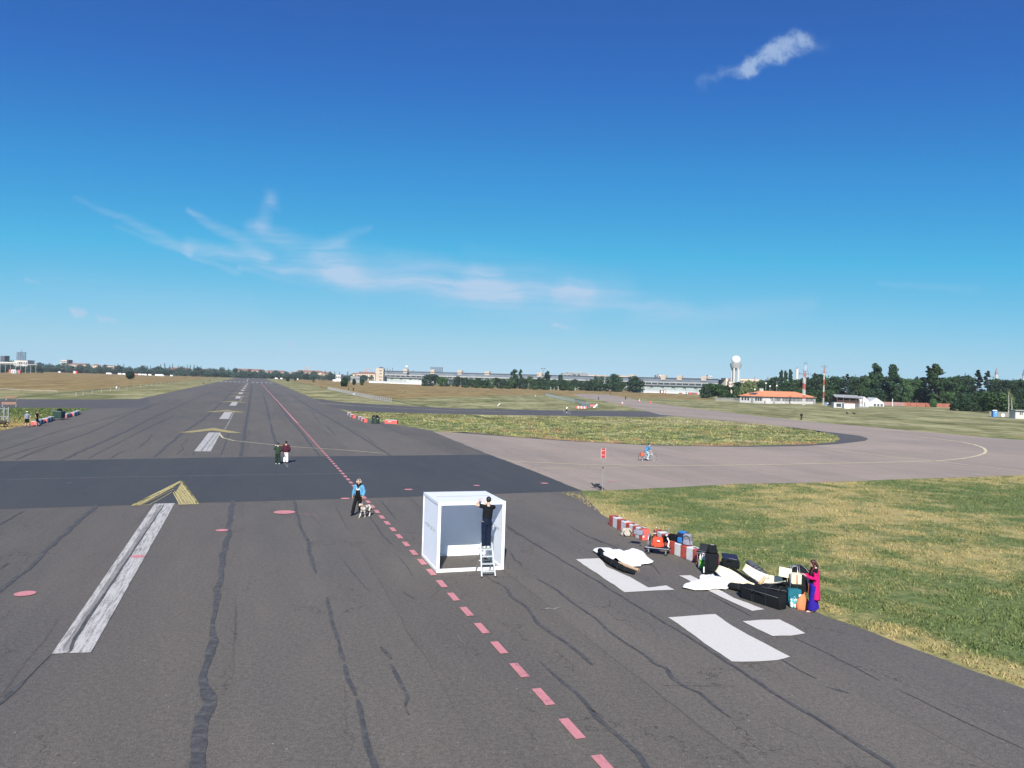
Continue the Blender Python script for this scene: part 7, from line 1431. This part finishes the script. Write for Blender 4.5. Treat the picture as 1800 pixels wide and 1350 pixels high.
# the man on the step ladder
R_ = Matrix.Rotation(LADR, 4, 'Z'); lp = LADPOS + (R_ @ V3((0.0, LD + .08, 0))); lp.z = LH + .02
def green_heel(t, J, Rh):
    m = MB(); a = J['an_l']; m.ell(a + V3((-.012, -.052, -.03)), (.035, .022, .032)); m.build('green_heel_patch', M('green_patch', (.02, .28, .14), .6), t, True)
person('man in black t-shirt and dark jeans on the step ladder, arms raised to the cube', lp, LADR + rad(4), 1.88, c_blackt, c_jean, c_shoe, c_hair,
       dict(pel=(0, 0, .93), chest=(.03, .02, 1.25), neck=(.05, .03, 1.45), head=(.06, .06, 1.615), sh_l=(-.13, .04, 1.43), sh_r=(.22, .03, 1.40), el_l=(-.37, .10, 1.46), wr_l=(-.20, .27, 1.585), el_r=(.24, .28, 1.28), wr_r=(.08, .42, 1.46),
            hp_l=(-.085, 0, .91), hp_r=(.085, 0, .91), kn_l=(-.085, .02, .49), kn_r=(.08, .02, .49), an_l=(-.085, -.01, .085), an_r=(.07, -.01, .085)), vox=.0075, sleeve=.25, palms=dict(l=(.4, .2, -1), r=(-.3, .2, -.8)), topz=1.02, extra=green_heel, pitch=rad(-8))
# couple walking away
person('person in a dark green hoodie and trousers with white shoes, walking away on the left', G(488, 816), rad(6), 1.70, c_olive, c_olive2, c_shoe, c_hair,
       dict(el_l=(-.30, .06, 1.16), wr_l=(-.27, .22, 1.30), el_r=(.25, .0, 1.14), wr_r=(.18, .18, 1.02), kn_l=(-.11, .05, .50), an_l=(-.13, .06, .085), kn_r=(.11, .0, .5), an_r=(.14, -.08, .09)), vox=.012, twide=2., bwide=1.6, topz=.80, group='couple walking away', look=rad(-4))
person('person in a puffy maroon jacket, white trousers and black cap, walking away on the right', G(502, 814.3), rad(2), 1.74, c_maroon, c_ecru, c_blackt, c_hair,
       dict(el_l=(-.29, -.02, 1.14), wr_l=(-.22, .10, .93), el_r=(.29, -.02, 1.14), wr_r=(.22, .12, .93), kn_l=(-.10, .02, .50), an_l=(-.09, -.03, .085), kn_r=(.11, .04, .5), an_r=(.11, .04, .085)), vox=.012, twide=3.2, bwide=1.3, topz=.90, group='couple walking away', hat=c_blackt, look=rad(14))
t = thing('mobile_phone', 'white phone held up by the person in the green hoodie', 'phone', G(488, 816) + V3((-.27, .3, 1.38)), 0); m = MB(); m.box((0, 0, 0), (.08, .02, .15)); m.build('body', c_wht, t); m = MB(); m.box((0, .012, 0), (.07, .004, .13)); m.build('screen', c_glass, t)
# woman in denim jacket with the dog
def dungaree(t, J, Rh):
    hd = J['head']
    m = MB(); m.loft([(0, .115, .86), (0, .15, 1.1), (0, .158, 1.24)], [.13, .12, .105], [.03, .03, .028], side=(1, 0, 0), n=12); m.build('dungaree_bib', c_blackt, t, True)
    m = MB(); m.loft([(0, .165, 1.25), (0, .15, 1.36)], [.085, .075], [.022, .02], side=(1, 0, 0), n=12); m.build('pale_top', M('pale_violet_cotton', (.55, .56, .70), .8), t, True)
    m = MB(); m.loft([(-.07, .05, 1.50), (-.02, .10, 1.45), (.05, .10, 1.46), (.08, .0, 1.50), (0, -.07, 1.52), (-.07, .03, 1.50)], [.04] * 6, n=9); m.loft([(0, .10, 1.46), (-.01, .165, 1.38), (.0, .18, 1.32)], [.05, .05, .03], [.03, .03, .02], n=8)
    for s in (-1, 1): m.loft([(s * .085, -.02, 1.64), (s * .095, .0, 1.54), (s * .08, .05, 1.46)], [.03, .036, .03], n=8)
    m.build('black_scarf', c_blackt, t, True)
    ph = M('cream_plastic', (.72, .64, .54), .4)
    m = MB(); m.loft([hd + V3((math.sin(a) * .105, -.01, .03 + math.cos(a) * .115)) for a in np.linspace(-1.6, 1.6, 12)], [.009] * 12, n=6); hb_ = m.build('headphone_band', ph, t, True)
    for s in (-1, 1): m = MB(); m.ell(hd + V3((s * .10, 0, 0)), (.025, .042, .05)); m.build('ear_cup', ph, hb_, True)
wz = face_rz((-.10, -1)); wl = G(629.5, 904.8)
person('woman in light blue denim jacket and black dungarees with headphones, walking the dog', wl, wz, 1.80, c_denim, c_blackt, c_blackt, c_hair,
       dict(pel=(0, 0, .93), sh_l=(-.18, 0, 1.42), sh_r=(.18, 0, 1.42), el_l=(-.27, -.03, 1.15), wr_l=(-.235, .06, .93), el_r=(.27, -.05, 1.15), wr_r=(.30, .0, .92), kn_r=(.14, .24, .51), an_r=(.20, .30, .10), kn_l=(-.06, .04, .49), an_l=(-.06, -.30, .13)), vox=.0075, sleeve=.92, twide=1.9, bwide=1.1, topz=.98, extra=dungaree, look=0., hat=None, footdirs=dict(l=(-.1, 1, .1), r=(.1, 1, 0)))
RWm = Matrix.Rotation(wz, 4, 'Z')
def dog(label, loc, rz, h, mat, mat2, group=None):
    t = thing('dog', label, 'dog', loc, rz, group, h / .6); m = MB()
    m.loft([(0, -.30, .47), (0, -.15, .46), (0, .05, .45), (0, .22, .46), (0, .30, .52)], [.12, .12, .135, .14, .10], [.13, .12, .15, .165, .11], side=(1, 0, 0), n=14)
    m.loft([(0, .26, .52), (0, .36, .60), (0, .42, .64)], [.085, .07, .065], n=10); m.ell((0, .45, .66), (.072, .085, .068)); m.loft([(0, .50, .645), (0, .60, .61)], [.042, .028], [.036, .024], side=(1, 0, 0), n=9)
    for s in (-1, 1):
        m.loft([(s * .06, .42, .71), (s * .085, .40, .65)], [.026, .018], [.012, .01], n=7)
        q = .10 if s > 0 else -.06     # front legs mid-stride
        m.loft([(s * .075, .22, .42), (s * .08, .22 + q * .4, .30), (s * .08, .22 + q, .16), (s * .08, .23 + q * 1.5, .03)], [.062, .045, .032, .030], n=9); m.loft([(s * .08, .22 + q * 1.5, .028), (s * .08, .28 + q * 1.5, .022)], [.034, .028], [.024, .02], side=(1, 0, 0), n=8)
        b = -.08 if s > 0 else .06     # hind legs: knee forward, hock back
        m.loft([(s * .075, -.28, .44), (s * .09, -.20 + b * .5, .32), (s * .085, -.36 + b, .19), (s * .085, -.33 + b * 1.3, .03)], [.085, .06, .032, .027], n=9); m.loft([(s * .085, -.34 + b * 1.3, .028), (s * .085, -.27 + b * 1.3, .022)], [.033, .027], [.023, .019], side=(1, 0, 0), n=8)
    m.loft([(0, -.38, .50), (0, -.50, .45), (0, -.58, .36), (0, -.60, .28)], [.035, .045, .045, .02], n=8)
    m.remesh('body', mat, t, .010, 1)
    m = MB(); m.ell((0, .615, .615), (.016, .012, .012)); 
    for s in (-1, 1): m.ell((s * .034, .515, .68), (.009, .009, .009))
    m.build('nose_and_eyes', c_black, t, True)
    m = MB(); m.loft([(0, .33, .55), (0, .345, .565)], [.086] * 2, n=14, dome=False); m.build('collar', M('collar_red', (.35, .06, .04), .6), t, True)
    for s in (-1, 1): m = MB(); m.loft([(s * .07, .42, .71), (s * .10, .43, .65), (s * .10, .45, .60)], [.03, .032, .016], [.01, .01, .008], n=7); m.build('ear', mat2, t, True)
    return t
m_merle = M('merle_coat', (.66, .60, .52), .9, .2, 6., .8, 30., col2=(.16, .12, .10), c2scale=7., c2lo=.47, c2hi=.55)
dz = face_rz((-.42, -1)); dl = G(642, 908.5)
dog('cream and grey spotted shaggy dog walking on a lead beside the woman', dl, dz, .60, m_merle, M('tan_ear', (.42, .24, .15), .9))
hw = wl + RWm @ V3((-.24, .11, .84)) * (1.8 / 1.75); RD_ = Matrix.Rotation(dz, 4, 'Z'); cl = dl + RD_ @ V3((0, .34, .66))
hw.z = .84 * 1.03
t = thing('dog_lead', 'dark red dog lead with a looped handle from hand to collar', 'lead', hw); d = cl - hw
m = MB(); m.loft([(0, 0, -.02), (.07, .0, -.05), (.09, 0, -.12), (.03, 0, -.17), (0, 0, -.10), (0, 0, -.02)], [.014] * 6, n=6); m.build('handle_loop', M('lead_red', (.20, .03, .02), .7), t, True)
m = MB(); m.loft([V3((.03, 0, -.17)), V3((.01, 0, -.17)).lerp(d, .4), d], [.011] * 3, n=6); m.build('strap', M('lead_pale', (.55, .5, .45), .7), t, True)
# woman in the magenta coat
def coat(t, J, Rh):
    m = MB()
    m.loft([(0, -.03, 1.44), (0, -.035, 1.25), (0, -.04, 1.02), (0, -.045, .78), (0, -.05, .42)], [.19, .205, .215, .235, .27], [.105, .13, .135, .15, .17], side=(1, 0, 0), n=24, dome=False)
    # open at the front: cut faces there
    o = m.build('coat', c_pink, t, True); bm = bmesh.new(); bm.from_mesh(o.data)
    dl_ = [f for f in bm.faces if (f.calc_center_median().y > .04 and abs(f.calc_center_median().x - .03) < .09) or abs(f.normal.z) > .95]; bmesh.ops.delete(bm, geom=dl_, context='FACES_ONLY'); bm.to_mesh(o.data); bm.free()
    so = o.modifiers.new('s', 'SOLIDIFY'); so.thickness = .012; so.offset = -1; so2 = o.modifiers.new('sub', 'SUBSURF'); so2.levels = 1; so2.render_levels = 1
    for s in (-1, 1):
        S_, E_, Wr = J['sh_l' if s < 0 else 'sh_r'], J['el_l' if s < 0 else 'el_r'], J['wr_l' if s < 0 else 'wr_r']; m = MB(); m.loft([S_ + V3((-s * .03, 0, .0)), S_.lerp(E_, .4), E_, E_.lerp(Wr, .5), E_.lerp(Wr, .92)], [.072, .075, .070, .064, .058], n=12, dome=True); m.remesh('sleeve', c_pink, t, .01, 1)
    m = MB(); m.loft([(-.08, -.03, 1.49), (0, -.075, 1.50), (.08, -.03, 1.49)], [.035] * 3, [.02] * 3, n=8); m.build('white_collar', c_wht, t, True)
    m = MB(); m.loft([(.06, .13, 1.2), (.05, .15, .95), (.04, .16, .55)], [.02, .035, .02], [.01, .012, .01], n=8); m.build('orange_lining', M('rust_lining', (.40, .10, .03), .8), t, True)
pz = face_rz((-1, .12)); pl_ = G(1429, 1075.5)
person('woman with long brown hair, magenta coat and wide blue trousers, looking at her phone', pl_, pz, 1.66, c_blackt, c_royal, c_salmon, c_brown,
       dict(head=(0, .05, 1.61), neck=(0, 0, 1.46), el_l=(-.22, .02, 1.14), wr_l=(-.12, .24, 1.19), el_r=(.22, .02, 1.14), wr_r=(.10, .25, 1.20), kn_l=(-.09, .03, .5), an_l=(-.09, .06, .085), an_r=(.10, -.08, .085), kn_r=(.10, .0, .5)), vox=.0075, sleeve=.3, bwide=3.0, extra=coat, hairlen=.30, pitch=rad(-22), palms=dict(l=(.6, 0, .6), r=(-.6, 0, .6)), topz=.9)
RP = Matrix.Rotation(pz, 4, 'Z'); t = thing('mobile_phone', 'phone held at chest height by the woman in magenta', 'phone', pl_ + (RP @ V3((0, .33, 1.20))) * 1., pz); t.location.z = 1.16; m = MB(); m.box((0, 0, 0), (.075, .15, .012), R=Euler((rad(35), 0, 0)).to_matrix()); m.build('body', c_wht, t); m = MB(); m.box((0, -.004, .008), (.066, .13, .004), R=Euler((rad(35), 0, 0)).to_matrix()); m.build('screen', c_glass, t)
# bicycles
def bicycle(label, loc, rz, s=1., col=None, bag=None, group=None):
    t = thing('bicycle', label, 'bicycle', loc, rz, group, s); fm = col or c_steel
    for y in (-.52, .54):
        w = MB(); pts = [(0, y + .34 * math.cos(a), .34 + .34 * math.sin(a)) for a in np.linspace(0, 2 * math.pi, 29)]; w.loft(pts, [.02] * 29, n=6, dome=False); wh = w.build('wheel', c_rub, t, True)
        w = MB()
        for k in range(14): a = 2 * math.pi * k / 14; w.tube([(0, y, .34), (0, y + .32 * math.cos(a), .34 + .32 * math.sin(a))], .004, 4)
        w.build('spokes', c_chr, wh); w = MB(); w.loft([(0, y + .315 * math.cos(a), .34 + .315 * math.sin(a)) for a in np.linspace(0, 2 * math.pi, 29)], [.012] * 29, n=5, dome=False); w.build('rim', c_chr, wh, True)
    m = MB(); m.tube([(0, -.52, .34), (0, -.08, .30)], .014); m.tube([(0, -.08, .30), (0, -.20, .86)], .017); m.tube([(0, -.52, .34), (0, -.18, .78)], .012); m.tube([(0, -.08, .30), (0, .40, .78)], .018); m.tube([(0, -.17, .74), (0, .38, .86)], .016); m.tube([(0, .37, .92), (0, .54, .34)], .016); m.build('frame', fm, t, True)
    m = MB(); m.loft([(0, -.30, .90), (0, -.16, .91), (0, -.06, .90)], [.07, .05, .02], [.025, .02, .015], side=(1, 0, 0), n=10); m.build('saddle', c_black, t, True)
    m = MB(); m.loft([(-.28, .26, 1.02), (-.2, .36, 1.03), (0, .38, 1.0), (.2, .36, 1.03), (.28, .26, 1.02)], [.014] * 5, n=6); m.build('handlebar', c_chr, t, True)
    m = MB(); m.tube([(-.10, -.08, .30), (.10, -.08, .30)], .012); m.tube([(.1, -.08, .30), (.1, -.02, .16)], .01); m.tube([(-.1, -.08, .30), (-.1, -.14, .44)], .01); m.build('crank', c_steel, t)
    if bag:
        m = MB(); m.box((0, -.50, .74), (.12, .40, .02)); m.build('rack', c_black, t); t2 = rb('pannier', (.14, -.52, .60), (.16, .34, .32), bag, t, .35); rb('pannier', (-.14, -.52, .60), (.16, .34, .32), bag, t, .35)
    return t
RIDE = dict(pel=(0, -.17, .98), chest=(0, -.02, 1.24), neck=(0, .10, 1.42), head=(0, .15, 1.58), sh_l=(-.17, .08, 1.38), sh_r=(.17, .08, 1.38), el_l=(-.24, .18, 1.17), el_r=(.24, .18, 1.17), wr_l=(-.25, .24, 1.07), wr_r=(.25, .24, 1.07),
            hp_l=(-.09, -.17, .95), hp_r=(.09, -.17, .95), kn_l=(-.11, .14, .74), kn_r=(.11, .10, .56), an_l=(-.11, -.10, .50), an_r=(.11, -.03, .25))
cz = face_rz((1, .03)); bc = G(1138, 810.3)
bicycle('city bicycle with red panniers ridden across the concrete taxiway', bc, cz, 1.0, M('white_bike_paint', (.6, .55, .5), .4), cloth_mat('red_pannier', (.60, .11, .06)))
person('cyclist in a blue top and light jeans with black hair, riding right on the taxiway', bc, cz, 1.72, cloth_mat('blue_top', (.05, .20, .38)), c_ljean, c_shoe, c_hair, RIDE, vox=.014, twide=1.8)
bc = G(996, 727.5); bicycle('dark road bicycle ridden along the far asphalt strip', bc, cz, 1.12, c_black); person('cyclist in a white shirt and black shorts, riding on the far asphalt strip', bc, cz, 1.95, cloth_mat('white_cotton', (.75, .75, .74), var=.05), c_blackt, c_shoe, c_hair, RIDE, vox=.02, sleeve=.3, footdirs=dict(short=True, l=(-.1, 1, 0), r=(.1, 1, 0)))
# two men by the left barrier blocks
person('man in a white cap, blue-grey shirt and black shorts with a hand on his hip', G(47, 751), rad(20), 1.84, c_bt, c_blackt, c_blackt, c_hair, dict(el_r=(.38, -.04, 1.16), wr_r=(.20, .02, 1.02), an_l=(-.16, 0, .085), an_r=(.16, 0, .085), kn_l=(-.13, .02, .5), kn_r=(.13, .02, .5)), vox=.018, sleeve=.3, hat=cloth_mat('white_cotton', (.75, .75, .74)), footdirs=dict(short=True, l=(-.2, 1, 0), r=(.2, 1, 0)), group='two men by the left blocks', bwide=2.)
person('man in black t-shirt and shorts stepping off beside the left barrier blocks', G(64.5, 749), face_rz((1, .4)), 1.86, c_blackt, c_blackt, c_blackt, c_brown, dict(el_l=(-.28, .08, 1.16), wr_l=(-.30, .30, 1.22), el_r=(.24, -.12, 1.16), wr_r=(.22, -.05, 1.02), kn_l=(-.10, .12, .5), an_l=(-.1, .24, .09), kn_r=(.1, .02, .5), an_r=(.1, -.26, .14)), vox=.018, sleeve=.3, footdirs=dict(short=True, l=(-.1, 1, 0), r=(.1, 1, 0)), group='two men by the left blocks', bwide=2., twide=1.8)
dog('dark brown dog on the verge at the left edge', G(3, 751.5), face_rz((-1, -.1)), .8, M('dark_dog_coat', (.04, .03, .025), .9, .2, 6.), M('dark_ear', (.03, .02, .02), .9))
# small figures out on the field
def walker(px, py, rz, Hh, top, bot, label, pose=None, grp='small figures far out on the field', hair=None, **k):
    person(label, G(px, py), rz, Hh, top, bot, c_blackt, hair or c_hair, pose or dict(kn_l=(-.10, .14, .5), an_l=(-.1, .22, .09), an_r=(.1, -.2, .1), kn_r=(.1, -.02, .5), wr_l=(-.24, -.12, .92), wr_r=(.24, .18, .95)), vox=.03, group=grp, **k)
c_whtc = cloth_mat('white_cotton', (.75, .75, .74)); c_rust = cloth_mat('salmon_cotton', (.5, .2, .15)); c_dkb = cloth_mat('dark_blue_cotton', (.03, .04, .08))
walker(1408.5, 738.6, rad(10), 1.86, c_blackt, c_olive2, 'person in dark clothes standing at the far edge of the taxiway', pose=dict(an_l=(-.13, 0, .085), an_r=(.13, 0, .085)), twide=1.8)
walker(1052, 703.4, rad(70), 1.9, c_blackt, c_dkb, 'dark figure jogging on the far taxiway'); walker(1072.4, 694, rad(20), 1.8, c_blackt, c_blackt, 'tiny dark figure at the far bend of the taxiway'); walker(1099.6, 702.6, rad(-20), 1.95, c_olive, c_blackt, 'dark figure walking right of the far taxiway')
walker(1093.6, 714.2, rad(-60), 1.75, c_whtc, c_rust, 'figure in a white shirt on the near side of the far taxiway'); walker(941.5, 699.6, rad(90), 1.6, c_whtc, c_steel if False else c_bt, 'figure in white and grey bending on the mown meadow', pose=dict(chest=(0, .12, 1.2), neck=(0, .26, 1.34), head=(0, .36, 1.42), sh_l=(-.17, .22, 1.32), sh_r=(.17, .22, 1.32), el_l=(-.2, .3, 1.05), el_r=(.2, .3, 1.05), wr_l=(-.2, .35, .82), wr_r=(.2, .35, .82)))
walker(564, 684.6, rad(80), 1.7, c_blackt, c_rust, 'dark figure with bare legs walking near the pale barrier fence'); walker(612.3, 686.5, rad(0), 1.5, c_dkb, c_blackt, 'small dark figure left behind the pale barrier fence'); walker(621, 687.5, rad(0), 1.9, c_blackt, c_blackt, 'dark figure standing behind the information board')
walker(368.5, 671.2, rad(0), 1.8, c_blackt, c_blackt, 'dark figure standing on the left edge of the runway'); walker(485.8, 678.8, rad(30), 1.6, c_dkb, c_bt, 'blue-grey figure on the runway before the threshold bars'); walker(412, 664, rad(0), 1.9, c_blackt, c_dkb, 'tiny figure at the far left end of the runway'); walker(420.3, 665.2, rad(20), 1.9, c_blackt, c_rust, 'tiny stocky figure at the far runway end', twide=3.); walker(477, 666.4, rad(0), 1.9, c_dkb, c_blackt, 'tiny figure at the right end of the far runway')
walker(1689, 719, rad(20), 1.9, c_blackt, c_whtc, 'figure in white trousers before the brick wall'); walker(711.5, 691.8, rad(80), 1.5, c_blackt, c_bt, 'dark figure on the mown strip before the meadow shrub line'); walker(732.3, 680.4, rad(0), 1.6, c_blackt, c_rust, 'tiny dark figure by the bush below the left clump')
SIT = dict(pel=(0, 0, .46), chest=(0, .08, .80), neck=(0, .12, 1.0), head=(0, .16, 1.16), sh_l=(-.17, .1, .95), sh_r=(.17, .1, .95), el_l=(-.22, .2, .72), el_r=(.22, .2, .72), wr_l=(-.16, .40, .62), wr_r=(.16, .40, .62), hp_l=(-.09, 0, .44), hp_r=(.09, 0, .44), kn_l=(-.12, .42, .50), kn_r=(.12, .42, .50), an_l=(-.12, .46, .085), an_r=(.12, .46, .085))
walker(357, 675, face_rz((1, 0)), 1.75, c_blackt, c_blackt, 'dark figure sitting on a seat at the left runway edge', pose=SIT, topz=.46)
t = thing('folding_chair', 'pale seat under the sitting figure at the left runway edge', 'chair', G(356.6, 675), face_rz((1, 0))); m = MB(); m.box((0, 0, .36), (.5, .5, .06)); m.build('seat', c_grey, t); m = MB(); m.box((0, -.26, .66), (.5, .05, .6)); m.build('backrest', c_grey, t)
for x in (-.2, .2):
    for y in (-.2, .2): m = MB(); m.box((x, y, .17), (.05, .05, .34)); m.build('leg', c_steel, t)

# ------------------------------------------------------------------ the thin summer air
hz = bpy.data.materials.new('haze'); hz.use_nodes = True; nt = hz.node_tree; nt.nodes.clear()
o_ = N(nt, 'ShaderNodeOutputMaterial'); v_ = N(nt, 'ShaderNodeVolumePrincipled'); v_.inputs['Color'].default_value = (.80, .88, 1., 1); v_.inputs['Density'].default_value = .00008; v_.inputs['Anisotropy'].default_value = .1
nt.links.new(v_.outputs[0], o_.inputs['Volume'])
m = MB(); m.box((0, 1100, 44.5), (5200, 3200, 91)); setp(m.build('haze', hz), kind='stuff', label='thin pale summer haze over the whole field');
